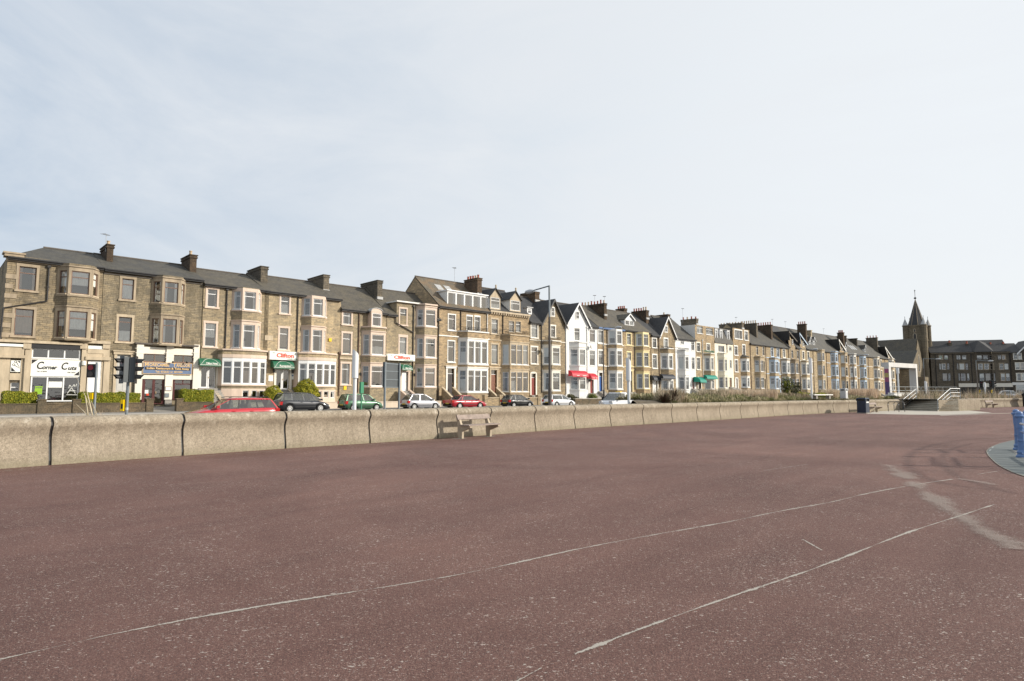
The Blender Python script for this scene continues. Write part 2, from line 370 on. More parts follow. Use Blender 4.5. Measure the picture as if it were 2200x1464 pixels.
# ------------------------------------------------------------------ windows
def frm(p0, p1):                           # placement of a plan segment: origin, angle
    d = Vector((p1[0] - p0[0], p1[1] - p0[1])); return math.atan2(d.y, d.x)
def window(par, p0, ang, t0, t1, z0, z1, frame='upvc', tr=.27, mul=0, cur=None, sur=None, sw=.16, dep=.09, sill=True, uv=0, head=None, open_top=False):
    """window of a wall; local x along the wall, y inwards"""
    w = t1 - t0; h = z1 - z0; fw = min(.065, w * .09); mb = MB()
    ox = p0[0] + math.cos(ang) * t0; oy = p0[1] + math.sin(ang) * t0; L = (ox, oy, z0)
    g = .002
    mb.box((g, dep, g), (fw, dep + .07, h - g), frame); mb.box((w - fw, dep, g), (w - g, dep + .07, h - g), frame)
    mb.box((fw, dep, g), (w - fw, dep + .07, fw), frame); mb.box((fw, dep, h - fw), (w - fw, dep + .07, h - g), frame)
    if tr: 
        zt = h * (1 - tr); mb.box((fw, dep + .003, zt - .03), (w - fw, dep + .065, zt + .03), frame)
    for k in range(mul):
        x = w * (k + 1) / (mul + 1); mb.box((x - .035, dep + .005, fw), (x + .035, dep + .062, h - fw), frame)
    o = mb.build('window', par, L, ang)
    mb = MB(); mb.poly([(fw, dep + .035, fw), (w - fw, dep + .035, fw), (w - fw, dep + .035, h - fw), (fw, dep + .035, h - fw)], 'glass'); mb.build('pane', o)
    if cur and w > .3:
        kind, cm = cur; mb = MB(); y = dep + .075
        def sheet(a, b, zb, zt, amp=.011, pin=0.0):
            n = max(6, int((b - a) / .06)); top = []; bot = []
            for i in range(n + 1):
                x = a + (b - a) * i / n; yy = y + amp * math.sin(i * 2.1) * (1 if i % 2 else .4)
                top.append((x, yy, zt)); xb = x + pin * (1 - (x - a) / (b - a)) if pin >= 0 else x + pin * ((x - a) / (b - a))
                bot.append((xb, yy, zb))
            for i in range(n): mb.poly([bot[i], bot[i + 1], top[i + 1], top[i]], cm)
        e = .02
        if kind == 'net': sheet(e, w - e, h * .03, h - e)
        elif kind == 'top': sheet(e, w - e, h * R.uniform(.3, .55), h - e)
        elif kind == 'low': sheet(e, w - e, h * .03, h * R.uniform(.4, .6))
        elif kind == 'blind':
            sheet(e, w - e, h * R.uniform(.05, .15), h - e, .012)
        elif kind == 'sides':
            k = R.uniform(.17, .27) * w; sheet(e, e + k, h * .02, h - e, .013, 0); sheet(w - e - k, w - e, h * .02, h - e, .013, 0)
        elif kind == 'left': sheet(e, e + w * .3, h * .02, h - e)
        elif kind == 'right': sheet(w - e - w * .3, w - e, h * .02, h - e)
        if mb.v: mb.build('curtain', o, smooth=True)
    if sur:
        mb = MB(); b_ = .035; mb.uv = (uv, 0)
        mb.box((-sw, -b_, -.0), (0, .04, h), sur); mb.box((w, -b_, 0), (w + sw, .04, h), sur)
        hh = head or sw * 1.3
        mb.box((-sw - .02, -b_ - .006, h), (w + sw + .02, .04, h + hh), sur)
        if sill: mb.box((-sw - .06, -.11, -.15), (w + sw + .06, .04, 0), sur)
        mb.build('surround', o)
    elif sill:
        mb = MB(); mb.box((-.06, -.08, -.09), (w + .06, .03, 0), 'trim_stone' if frame != 'upvc' else 'upvc'); mb.build('sill', o)
    return o
CUR = [('sides', 'curtain_white'), ('net', 'curtain_white'), ('sides', 'curtain_cream'), ('top', 'curtain_white'), ('blind', 'curtain_cream'), ('low', 'curtain_white'), None, ('sides', 'curtain_pink'), ('left', 'curtain_white')]
def rc(): return R.choice(CUR)
# ------------------------------------------------------------------ terrace house
class Rec:
    def __init__(s): s.l = []
    def box(s, a, b, m, nm='string_course'): s.l.append((a, b, m, nm))
class House:
    def __init__(s, name, label, cat, view, x0, x1, eave, ridge, wall='stone_tan', trim='trim_pink', roof='slate_grey', frame='upvc',
                 z0=.35, depth=9.6, ry=4.8, sl=False, sr=False, group='houses of the seafront terrace', srange=None, ze=None, zr=None, uv=None, over=.28, hip=0, tr=.27):
        s.v = view
        if srange: s.s0, s.s1 = srange; s.ze, s.zr = ze, zr
        else:
            s.s0 = on(*px(view, x0, eave[1] + 200), 0)[0]; s.s1 = on(*px(view, x1, eave[1] + 200), 0)[0]
            s.ze = on(*px(view, *eave), 0)[1]; s.zr = on(*px(view, *ridge), ry)[1]
        s.s0 += .004; s.s1 -= .004
        s.W = s.s1 - s.s0; s.wall, s.trim, s.roof, s.frame, s.z0, s.depth, s.ry = wall, trim, roof, frame, z0, depth, ry
        s.root = empty(name, row(s.s0), TH, label, cat, group); s.holes = []; s.over = over; s.hip = hip; s.tr = tr
        s.uvo = R.uniform(0, 9); s.extra = Rec(); s.gables = []; s.noroof = False; s.nocorn = False
        print('HOUSE %-14s W=%.2f eave=%.2f ridge=%.2f s=%.1f' % (name, s.W, s.ze, s.zr, s.s0))
    def at(s, x, y, off=0.0):
        a, z = on(*px(s.v, x, y), off); return a - s.s0, z
    def span(s, xl, xr, yt, yb, off=0.0):
        ym = (yt + yb) / 2; xm = (xl + xr) / 2
        return s.at(xl, ym, off)[0], s.at(xr, ym, off)[0], s.at(xm, yb, off)[1], s.at(xm, yt, off)[1]
    def mb(s):
        m = MB(); m.uv = (s.uvo, 0); return m
    def win(s, xl, xr, yt, yb, cur='r', sur='d', frame=None, tr=None, mul=0, m=None, **k):
        t0, t1, z0, z1 = m if m else s.span(xl, xr, yt, yb)
        s.holes.append((t0, t1, z0, z1))
        return window(s.root, (0, 0), 0, t0, t1, z0, z1, frame or s.frame, s.tr if tr is None else tr, mul, rc() if cur == 'r' else cur, s.trim if sur == 'd' else sur, uv=s.uvo, **k)
    def door(s, xl, xr, yt, yb, mat, fan=0.0, sur='d', m=None, arch=False, glazed=False, steps=0, frame='upvc'):
        t0, t1, z0, z1 = m if m else s.span(xl, xr, yt, yb)
        s.holes.append((t0, t1, z0, z1, 'door')); w = t1 - t0; h = z1 - z0; g = MB(); dep = .16
        zf = h * (1 - fan); st = .1
        g.box((.002, dep, 0), (w - .002, dep + .05, zf), mat) if not glazed else None
        if glazed:
            for a, b in ((0, w / 2 - .01), (w / 2 + .01, w)):
                g.box((a + .002, dep, 0), (a + st, dep + .05, zf), mat); g.box((b - st, dep, 0), (b - .002, dep + .05, zf), mat)
                g.box((a + st, dep, 0), (b - st, dep + .05, .12), mat); g.box((a + st, dep, zf - .1), (b - st, dep + .05, zf), mat)
        else:
            for a, b in ((.12, w / 2 - .05), (w / 2 + .05, w - .12)):
                for c, e in ((.2, zf * .42), (zf * .5, zf * .92)):
                    g.box((a, dep - .018, c), (b, dep + .01, e), mat)
        if fan: g.box((.002, dep - .01, zf), (w - .002, dep + .05, zf + .06), frame); g.box((.002, dep - .01, h - .05), (w - .002, dep + .05, h - .002), frame)
        o = g.build('door', s.root, (t0, 0, z0))
        if fan or glazed:
            g = MB(); g.poly([(0.01, dep + .03, .1 if glazed else zf), (w - .01, dep + .03, .1 if glazed else zf), (w - .01, dep + .03, h - .02), (.01, dep + .03, h - .02)], 'glass'); g.build('pane', o)
        g = MB(); hx = w / 2 + .06 if glazed else w * .85
        g.tube([(hx, dep - .05, zf * .46), (hx, dep - .05, zf * .54)], .018, 'sign_gold', 6); g.box((hx - .012, dep - .05, zf * .49), (hx + .012, dep, zf * .51), 'sign_gold'); g.build('handle', o)
        sur = s.trim if sur == 'd' else sur
        if sur:
            g = s.mb(); g.box((-.2, -.07, 0), (0, .05, h), sur); g.box((w, -.07, 0), (w + .2, .05, h), sur)
            if arch:
                n = 10; cx = w / 2; ro = w / 2 + .2; 
                for i in range(n):
                    a, b = math.pi * i / n, math.pi * (i + 1) / n
                    q = []
                    for r_, c in ((w / 2 * .98, a), (ro, a), (ro, b), (w / 2 * .98, b)): q.append((cx + r_ * math.cos(c), h + (r_ - w * .1) * .45 * math.sin(c)))
                    g.hexa([(q[0][0], -.08, q[0][1]), (q[1][0], -.08, q[1][1]), (q[2][0], -.08, q[2][1]), (q[3][0], -.08, q[3][1]),
                            (q[0][0], .05, q[0][1]), (q[1][0], .05, q[1][1]), (q[2][0], .05, q[2][1]), (q[3][0], .05, q[3][1])][::1], sur)
                g.box((0, -.06, h - .0), (w, .04, h + w * .16), sur)
            else:
                g.box((-.26, -.12, h), (w + .26, .05, h + .22), sur); g.box((-.32, -.2, h + .22), (w + .32, .05, h + .3), sur)
            g.build('surround', o)
        g = s.mb(); n = max(1, int(round((z0 - s.z0) / .17)))
        if steps:
            for i in range(n):
                zt = z0 - .012 - i * (z0 - .012 - s.z0 + .05) / n
                g.box((t0 - .25, -.45 - .3 * i, s.z0 - .4), (t1 + .25, -.45 - .3 * (i - 1) if i else -.002, zt), 'concrete_grey')
            g.build('door_steps', s.root)
        return o
    def bay(s, fl, fr, levels, top, bot, d=.9, sp=.75, n=1, trim=None, wall=None, bands=True, frame=None, tr=None, cur='r', cap='roof', m=None, ms=.17, base=None, cheek=True, mats=None, par=.0):
        """canted bay: front face fl..fr, one row of windows per level"""
        trim = trim or s.trim; wall = wall or s.wall
        if m: a, b, lv, zt, zb = m
        else:
            ym = (levels[0][0] + levels[-1][1]) / 2
            a = s.at(fl, ym, -d)[0]; b = s.at(fr, ym, -d)[0]; xm = (fl + fr) / 2
            lv = [(s.at(xm, q[1], -d)[1], s.at(xm, q[0], -d)[1]) for q in levels]; zt = s.at(xm, top, -d)[1] if top is not None else s.ze; zb = s.at(xm, bot, -d)[1] if bot is not None else s.z0 - .3
        zt = min(zt, 99)
        P = [(a - sp, 0), (a, -d), (b, -d), (b + sp, 0)]; g = s.mb()
        segs = [(P[0], P[1], 1), (P[1], P[2], n), (P[2], P[3], 1)]
        H = []
        for p, q, k in segs:
            L = math.hypot(q[0] - p[0], q[1] - p[1]); hs = []; mm = ms if k == n and (p is P[1]) else ms * 1.05
            mw = .2 if n > 1 else .14
            ww = (L - 2 * mm - (k - 1) * mw) / k
            for z_0, z_1 in lv:
                if ww > .2 and (cheek or p is P[1]):
                    for i in range(k): hs.append((mm + i * (ww + mw), mm + i * (ww + mw) + ww, z_0, z_1))
            zz = [zb]; mt = []
            lo = sorted(lv)
            for z_0, z_1 in lo:
                c, e = z_0 - .2, z_1 + .3
                if c > zz[-1]: zz.append(c); mt.append(wall)
                zz.append(min(e, zt)); mt.append(trim)
            if zz[-1] < zt - .01: zz.append(zt); mt.append(wall)
            for i in range(len(zz) - 1): g.facet(p, q, zz[i], zz[i + 1], mt[i] if bands else wall, hs, .14, trim, room=True) if zz[i + 1] - zz[i] > .001 else None
            H.append((p, q, hs))
        # the openings are split by band edges only when they cross one, which they do not
        def ring(z, h, o, mat):
            g.prism([(P[0][0] - o * .6, .0), (P[1][0] - o * .45, -d - o), (P[2][0] + o * .45, -d - o), (P[3][0] + o * .6, .0)], z, z + h, mat)
        for z_0, z_1 in lv:
            ring(z_0 - .2, .1, .07, trim)
            if z_1 + .3 < zt - .15: ring(z_1 + .3, .1, .09, trim)
        if cap == 'flat': ring(zt - .02, .16, .14, trim)
        elif cap == 'parapet':
            ring(zt - .02, .14, .14, trim)
        elif cap == 'hip':
            zc = zt + .55; o = .14; A = [(P[0][0] - o, .05, zt), (P[1][0] - o, -d - o, zt), (P[2][0] + o, -d - o, zt), (P[3][0] + o, .05, zt)]
            T = [(P[1][0] + .1, .05, zc), (P[2][0] - .1, .05, zc)]
            g.poly([A[0], A[1], T[0]], s.roof); g.poly([A[1], A[2], T[1], T[0]], s.roof); g.poly([A[2], A[3], T[1]], s.roof); g.poly(A[::-1], 'trim_dark')
        o = g.build('bay_window', s.root)
        i = 0
        for p, q, hs in H:
            an = frm(p, q)
            for h in hs:
                window(s.root, p, an, *h[:4], frame or s.frame, s.tr if tr is None else tr, 0, rc() if cur == 'r' else cur, None, dep=.08, sill=True)
        s.lastbay = (P, d, zt, lv); return P, zt
    def bow(s, fl, fr, yt, yb, n=5, d=1.15, trim=None, top=None, zb=None):
        """shallow curved shop-like bay with n tall lights"""
        trim = trim or s.trim; t0, t1, z0, z1 = s.span(fl, fr, yt, yb, -d * .8); cx = (t0 + t1) / 2; hw = (t1 - t0) / 2 + .1; P = [(cx - hw - .15, 0)]
        for i in range(n + 1):
            x = -hw + 2 * hw * i / n; P.append((cx + x, -d + .45 * (abs(x) / hw) ** 2.2))
        P.append((cx + hw + .15, 0)); g = s.mb(); H = []; zb = s.z0 - .3 if zb is None else zb
        bz = (z0 - 1.25, z0 - .6)
        for i in range(len(P) - 1):
            p, q = P[i], P[i + 1]; L = math.hypot(q[0] - p[0], q[1] - p[1]); side = i in (0, len(P) - 2)
            hs = [] if side else [(.07, L - .07, z0, z1)]
            if not side and i in (3, 4, 5) and bz[0] > zb: hs.append((.12, L - .12, bz[0], bz[1]))
            g.facet(p, q, zb, z0 - .45, trim if True else s.wall, hs, .14); g.facet(p, q, z0 - .45, z0 - .16, s.wall, []); g.facet(p, q, z0 - .16, z1 + .3, 'upvc' if not side else trim, hs, .1, 'upvc')
            g.facet(p, q, z1 + .3, z1 + .95, s.wall, [])
            H.append((p, q, hs))
        def ring(z, h, o, m_):
            c = [(p[0] + (p[0] - cx) / hw * o * .5, p[1] - (o if p[1] < 0 else 0)) for p in P]; g.prism(c, z, z + h, m_)
        ring(z0 - .2, .12, .1, trim); ring(z1 + .3, .3, .05, trim); ring(z1 + .95, .13, .13, trim)
        g.build('bow_window', s.root)
        for p, q, hs in H:
            for h in hs: window(s.root, p, frm(p, q), *h[:4], 'upvc', .27 if h[2] > z0 - .1 else 0, 0, R.choice([('sides', 'curtain_white'), ('left', 'curtain_white'), None, None, ('low', 'curtain_cream')]), None, dep=.04, sill=False)
    def chimney(s, view, xl, xr, yt, yb, L=2.4, yo=2.4, mat='stone_black', pots=1, pot='pot_cream', par=None, zb=None, potr=.13, poth=.45):
        a = on(*px(view, xl, (yt + yb) / 2), yo)[0] - s.s0; b = on(*px(view, xr, (yt + yb) / 2), yo)[0] - s.s0
        zt = on(*px(view, (xl + xr) / 2, yt), yo)[1]; zb = on(*px(view, (xl + xr) / 2, yb), yo)[1] if zb is None else zb
        g = s.mb(); zb2 = zb - 1.2
        g.box((a, yo, zb2), (b, yo + L, zt - .32), mat)
        g.box((a - .07, yo - .07, zt - .32), (b + .07, yo + L + .07, zt - .2), mat); g.box((a - .03, yo - .03, zt - .2), (b + .03, yo + L + .03, zt - .08), mat)
        g.box((a - .09, yo - .09, zt - .08), (b + .09, yo + L + .09, zt), mat)
        g.box((a - .04, yo - .1, zb - .25), (b + .04, yo + .06, zb + .06), 'lead_flash')
        c = g.build('chimney', s.root)
        for i in range(pots):
            k = MB(); y = yo + .3 + (L - .6) * (i / max(1, pots - 1) if pots > 1 else .3); hh = poth * R.uniform(.85, 1.15)
            k.lathe([(potr * 1.15, 0), (potr * 1.05, hh * .15), (potr * .9, hh * .8), (potr * 1.1, hh * .85), (potr * 1.1, hh)], pot if R.random() < .8 else 'pot_cream', 10, ((a + b) / 2, y, zt)); k.build('chimney_pot', c)
        return (a + b) / 2, zt
    def pipe(s, x, yt, yb, mat='pipe_black', off=-.08, r=.055, bay=0):
        a, z1 = s.at(x, yt, off - bay); b, z0 = s.at(x, yb, off - bay); a = (a + b) / 2
        g = MB(); y = off - bay
        g.tube([(a, y, z0), (a, y, z1 - .12)], r, mat, 8)
        g.prism([(a - .11, y - .1), (a + .11, y - .1), (a + .11, y + .08), (a - .11, y + .08)], z1 - .14, z1 + .05, mat)
        k = z0 + 1.0
        while k < z1 - .3: g.box((a - r - .03, y - r - .012, k), (a + r + .03, y + r + .02, k + .06), mat); k += 1.9
        g.build('downpipe', s.root)
    def gable(s, xl, xr, ax, ay, ey, barge='upvc', win=None, wwin=None, wall=None, roof=None, m=None, back=4.6, orn=True):
        if m: a, b, c, za, ze = m
        else:
            a, z_l = s.at(xl, ey); b, z_r = s.at(xr, ey); c, za = s.at(ax, ay); ze = s.ze; c = (a + b) / 2
        g = s.mb(); wl = wall or s.wall; rf = roof or s.roof
        g.poly([(a, -.002, ze - .02), (b, -.002, ze - .02), (c, -.002, za)], wl); g.build('gable_wall', s.root)
        g = s.mb(); o = .3; sl = (za - ze) / (c - a); e = .28
        for x, sg in ((a - e, 1), (b + e, -1)):
            z = ze - e * sl
            p0 = Vector((x, -o, z + .1)); p1 = Vector((c, -o, za + .12)); q0 = Vector((x, back, z + .1)); q1 = Vector((c, back, za + .12)); t = Vector((0, 0, -.12))
            pts = [p0 + t, p1 + t, q1 + t, q0 + t, p0, p1, q1, q0]
            if sg < 0: pts = [p1 + t, p0 + t, q0 + t, q1 + t, p1, p0, q0, q1]
            g.hexa(pts, rf)
        g.build('gable_roof', s.root)
        g = MB(); bw = .3
        for x, sg in ((a - e, 1), (b + e, -1)):
            z = ze - e * sl
            p0 = Vector((x, -o - .06, z - bw)); p1 = Vector((c, -o - .06, za + .12 - bw)); u = Vector((0, 0, bw + .03)); d = Vector((0, .055, 0))
            pts = [p0, p1, p1 + d, p0 + d, p0 + u, p1 + u, p1 + u + d, p0 + u + d]
            if sg < 0: pts = [p1, p0, p0 + d, p1 + d, p1 + u, p0 + u, p0 + u + d, p1 + u + d]
            g.hexa(pts, barge)
            if orn:
                for i in range(1, 9):
                    q = p0.lerp(p1, i / 9.5); g.tube([q + Vector((0, .002, .02)), q + Vector((0, .05, .02))], .085, barge, 8)
        g.build('bargeboard', s.root)
        if win:
            t0, t1, z0, z1 = s.span(*win) if len(win) == 4 else win[1]
            k = MB(); k.box((t0 - .12, -.05, z0 - .12), (t1 + .12, -.004, z1 + .12), s.trim); ob = k.build('gable_window', s.root)
            k = MB(); k.box((t0, -.075, z0), (t1, -.052, z1), 'room_dark'); fw = .06
            k.box((t0, -.1, z0), (t0 + fw, -.077, z1), 'upvc'); k.box((t1 - fw, -.1, z0), (t1, -.077, z1), 'upvc'); k.box((t0 + fw, -.1, z0), (t1 - fw, -.077, z0 + fw), 'upvc')
            k.box((t0 + fw, -.1, z1 - fw), (t1 - fw, -.077, z1), 'upvc'); k.box((t0 + fw, -.1, (z0 + z1) / 2 - .03), (t1 - fw, -.077, (z0 + z1) / 2 + .03), 'upvc'); k.build('frame', ob)
            k = MB(); k.poly([(t0 + fw, -.08, z0 + fw), (t1 - fw, -.08, z0 + fw), (t1 - fw, -.08, z1 - fw), (t0 + fw, -.08, z1 - fw)], 'glass'); k.build('pane', ob)
        s.gables.append((a, b)); return a, b, c, za
    def dormer(s, xl, xr, yt, yb, yo=.6, L=3.0, kind='flat', mat='upvc', n=1, frame='upvc', apex=None, cur='r', trim=None, side=None, m=None, tr=.3, ov=.15):
        a, b, z0, z1 = m if m else s.span(xl, xr, yt, yb, yo)
        g = s.mb(); sd = side or mat; w = b - a; mm = .12 if kind != 'strip' else .08
        ww = (w - 2 * mm - (n - 1) * .1) / n; hs = [(mm + i * (ww + .1), mm + i * (ww + .1) + ww, z0 + .15, z1 - .15) for i in range(n)]
        g.facet((a, yo), (b, yo), z0, z1, mat, hs, .08)
        g.poly([(a, yo, z0), (a, yo, z1), (a, yo + L, z1), (a, yo + L, z0)], sd); g.poly([(b, yo, z1), (b, yo, z0), (b, yo + L, z0), (b, yo + L, z1)], sd)
        o = g.build('dormer', s.root); g = s.mb()
        if kind in ('gable', 'pedi'):
            za = s.at((xl + xr) / 2, apex, yo)[1] if m is None else apex; c = (a + b) / 2
            g.poly([(a, yo - .002, z1), (b, yo - .002, z1), (c, yo - .002, za)], mat)
            for x, sg in ((a - ov, 1), (b + ov, -1)):
                p0 = Vector((x, yo - .2, z1 - ov * .8)); p1 = Vector((c, yo - .2, za + .05)); q = Vector((0, L + .2, 0)); t = Vector((0, 0, .09))
                pts = [p0, p1, p1 + q, p0 + q, p0 + t, p1 + t, p1 + q + t, p0 + q + t]
                if sg < 0: pts = [p1, p0, p0 + q, p1 + q, p1 + t, p0 + t, p0 + q + t, p1 + q + t]
                g.hexa(pts, s.roof)
                if kind == 'gable':
                    d = Vector((0, .05, 0)); u = Vector((0, 0, .2)); r0 = p0 + Vector((0, -.06, -.1)); r1 = p1 + Vector((0, -.06, -.1))
                    pts = [r0, r1, r1 + d, r0 + d, r0 + u, r1 + u, r1 + d + u, r0 + d + u]
                    if sg < 0: pts = [r1, r0, r0 + d, r1 + d, r1 + u, r0 + u, r0 + d + u, r1 + d + u]
                    g.hexa(pts, frame)
            if kind == 'pedi': g.lathe([(.09, 0), (.14, .12), (.07, .2), (.13, .32), (.1, .42), (.02, .5)], trim or s.trim, 8, (c, yo - .1, za + .08))
        elif kind == 'arch':
            n_ = 8; hw = w / 2 + .05; c = (a + b) / 2; pr = [(c - hw * math.cos(math.pi * i / n_), z1 + hw * .55 * math.sin(math.pi * i / n_)) for i in range(n_ + 1)]
            g.poly([(x, yo - .01, z) for x, z in pr], mat)
            for i in range(n_):
                (x0, q0), (x1, q1) = pr[i], pr[i + 1]
                g.hexa([(x0, yo - .08, q0), (x1, yo - .08, q1), (x1, yo + L, q1), (x0, yo + L, q0), (x0, yo - .08, q0 + .07), (x1, yo - .08, q1 + .07), (x1, yo + L, q1 + .07), (x0, yo + L, q0 + .07)], 'lead_flash')
        else:
            g.box((a - ov, yo - ov, z1), (b + ov, yo + L + .3, z1 + .13), frame if kind == 'strip' else 'lead_flash')
        g.build('roof', o)
        for h in hs: window(s.root, (a, yo), 0, *h, frame, tr, 0, rc() if cur == 'r' else cur, None, dep=.03, sill=False)
    def awning(s, xl, xr, yt, yb, mat, off=0.0, d=.8, rows=None, kind='dome', n=1, m=None, nm='awning'):
        a, b, z0, z1 = m if m else s.span(xl, xr, yt, yb, -off - d * .6)
        g = MB(); k = 7; w = b - a
        def pr(i, dd): t = i / k * math.pi / 2; return (-off - dd * math.sin(t), z1 - (z1 - z0 - .1) * (1 - math.cos(t)))
        for i in range(k):
            (y0, q0), (y1, q1) = pr(i, d), pr(i + 1, d)
            g.poly([(a, y1, q1), (b, y1, q1), (b, y0, q0), (a, y0, q0)], mat)
            g.poly([(a, -off, q1), (a, y1, q1), (a, y0, q0), (a, -off, q0)], mat); g.poly([(b, y1, q1), (b, -off, q1), (b, -off, q0), (b, y0, q0)], mat)
        ns = max(4, int(w / .14))
        for i in range(ns):
            x0 = a + w * i / ns; x1 = a + w * (i + 1) / ns
            g.poly([(x0, -off - d - .003, z0 + .04), ((x0 + x1) / 2, -off - d - .003, z0 - .05), (x1, -off - d - .003, z0 + .04), (x1, -off - d - .003, z0 + .12), (x0, -off - d - .003, z0 + .12)], mat)
        ar = []
        for i in range(15):
            t = i / 14; x = a + w * (.04 + .92 * t); u = math.sin(math.pi * t) * .72; tt = (1 - u) * math.pi / 2
            ar.append((x, -off - (d + .012) * math.sin(tt), z1 - (z1 - z0 - .1) * (1 - math.cos(tt)) + .006))
        if kind == 'piped': g.tube(ar, .014, 'sign_white', 4); g.box((a, -off - d - .012, z0 + .09), (b, -off - d - .004, z0 + .12), 'sign_white')
        o = g.build(nm, s.root)
        if rows:
            text(rows, o, ((a + b) / 2 + w * .05, -off - d - .02, z0 + (z1 - z0) * .32), min(.34, (z1 - z0) * .33), 'sign_white', width=w * .55, bold=.006)
        return o
    def rail(s, xl, xr, yt, yb, off=.9, mat='iron_black', ret=True):
        a, b, z0, z1 = s.span(xl, xr, yt, yb, -off); g = MB(); y = -off; h = max(.35, z1 - z0)
        pts = [(a, 0, 0), (a, y, 0), (b, y, 0), (b, 0, 0)]
        for dz in (.05, h): g.tube([(p[0], p[1], z0 + dz) for p in pts], .022, mat, 5)
        n = int((b - a) / .16)
        for i in range(n + 1):
            x = a + (b - a) * i / n; g.tube([(x, y, z0), (x, y, z0 + h + (.1 if i % 4 == 0 else 0))], .014, mat, 4)
            if i < n:
                xx = x + (b - a) / n / 2; g.tube([(x, y, z0 + h * .3), (xx, y, z0 + h * .75), (x + (b - a) / n, y, z0 + h * .3)], .014, mat, 4)
        g.build('balcony_rail', s.root)
    def band(s, zc, h=.14, pr=.07, mat=None, a=0, b=None):
        s.extra.box((a, -pr, zc - h / 2), (s.W if b is None else b, .03, zc + h / 2), mat or s.trim)
    def finish(s, z_front=None, zflat=None, gut='gutter_black', left_side=None, skip=None, zg=None):
        g = s.mb(); W, D = s.W, s.depth; ze = s.ze if zflat is None else zflat
        dh = [h for h in s.holes]
        g.facet((0, 0), (W, 0), (zg if zg is not None else s.z0 - .5), ze, s.wall, [h[:4] for h in dh], .2, s.wall)
        ls = left_side or s.wall
        if zflat is None and not s.noroof:
            zr = s.zr; ry = s.ry
            g.poly([(0, 0, 0), (0, 0, ze)] + ([] if s.hip else [(0, ry, zr)]) + [(0, D, ze), (0, D, 0)], ls); g.poly([(W, D, 0), (W, D, ze), (W, ry, zr), (W, 0, ze), (W, 0, 0)], s.wall)
        else:
            g.poly([(0, 0, 0), (0, 0, ze), (0, D, ze), (0, D, 0)], ls); g.poly([(W, D, 0), (W, D, ze), (W, 0, ze), (W, 0, 0)], s.wall)
            if zflat: g.poly([(0, 0, ze), (W, 0, ze), (W, D, ze), (0, D, ze)], 'lead_flash')
        g.poly([(W, D, 0), (0, D, 0), (0, D, ze), (W, D, ze)], s.wall)
        g.build('wall', s.root)
        if zflat is None and not s.noroof:
            g = s.mb(); o = s.over; t = .14; zr = s.zr; ry = s.ry; sl = (zr - ze) / ry; zo = ze - sl * o + .05; hp = s.hip
            T = Vector((0, 0, t)); cuts = sorted({0.0, W, *[max(0, q) for gg in s.gables for q in gg if 0 < q < W]}); eav = []
            for i in range(len(cuts) - 1):
                x0, x1 = cuts[i], cuts[i + 1]; ing = any(a <= (x0 + x1) / 2 <= b for a, b in s.gables); oo = -.1 if ing else o; zq = ze - sl * oo + .05
                A = [Vector((x0 + .001, -oo, zq)), Vector((x1 - .001, -oo, zq)), Vector((x1 - .001, ry, zr + .05)), Vector(((hp if i == 0 else x0) + .001, ry, zr + .05))]
                g.hexa(A + [p + T for p in A], s.roof)
                if not ing: eav.append((x0, x1))
                if hp and i == 0: A0 = A[0]
            B = [Vector((hp, ry + .001, zr + .05)), Vector((W - .001, ry + .001, zr + .05)), Vector((W - .001, D + o, zo)), Vector((0.001, D + o, zo))]
            g.hexa(B + [p + T for p in B], s.roof)
            if hp: g.poly([A0 + T, Vector((hp, ry, zr + .05)) + T, Vector((0, D + o, zo)) + T], s.roof)
            g.tube([(hp, ry, zr + .2), (W, ry, zr + .2)], .1, 'trim_dark', 6)
            g.build('roof', s.root)
            if gut:
                for x0, x1 in eav:
                    if x1 - x0 < .05: continue
                    g = MB(); g.tube([(x0, -o - .05, zo + .04), (x1, -o - .05, zo + .04)], .075, gut, 8); g.box((x0, -o - .04, zo - .1), (x1, .02, zo + .0), gut); g.build('gutter', s.root)
        t = R.uniform(.88, 1.1); u = R.uniform(-.04, .04)
        for o_ in s.root.children: o_.color = (t * (1 + u), t, t * (1 - u), 1)
        for a_, b_, m_, nm in s.extra.l: k = s.mb(); k.box(a_, b_, m_); k.build(nm, s.root)
def wall_lamp(h, x, y):
    a, z = h.at(x, y); g = MB(); g.box((a - .03, -.16, z + .1), (a + .03, 0, z + .14), 'iron_black'); g.lathe([(.03, -.2), (.10, -.16), (.12, .08), (.02, .16)], 'iron_black', 6, (a, -.2, z)); g.build('wall_lamp', h.root)
def dish(h, x, y):
    a, z = h.at(x, y); g = MB(); g.lathe([(.02, 0), (.2, .05), (.3, .12), (.31, .13)], 'frame_grey', 14); o = g.build('satellite_dish', h.root, (a, -.3, z)); o.rotation_euler = (1.35, 0, .5); g = MB(); g.tube([(0, 0, 0), (0, .3, -.05)], .02, 'steel_grey', 5); g.build('bracket', h.root, (a, -.3, z))
def aerial(s0, y0, z0, h, label, parent):
    g = MB(); g.tube([(0, 0, -.4), (0, 0, h)], .02, 'steel_pale', 5)
    for k in range(6): g.tube([(-.35 + k * .12, -.28 + k * .02, h - .05), (-.35 + k * .12, .28 - k * .02, h - .05)], .012, 'steel_pale', 4)
    g.tube([(-.4, 0, h - .05), (.35, 0, h - .05)], .014, 'steel_pale', 4)
    o = g.build('aerial', parent, (s0, y0, z0), .6); return o
# ------------------------------------------------------------------ the terrace, house by house (measurements read off the photograph)
def H_(*a, **k): return House(*a, **k)
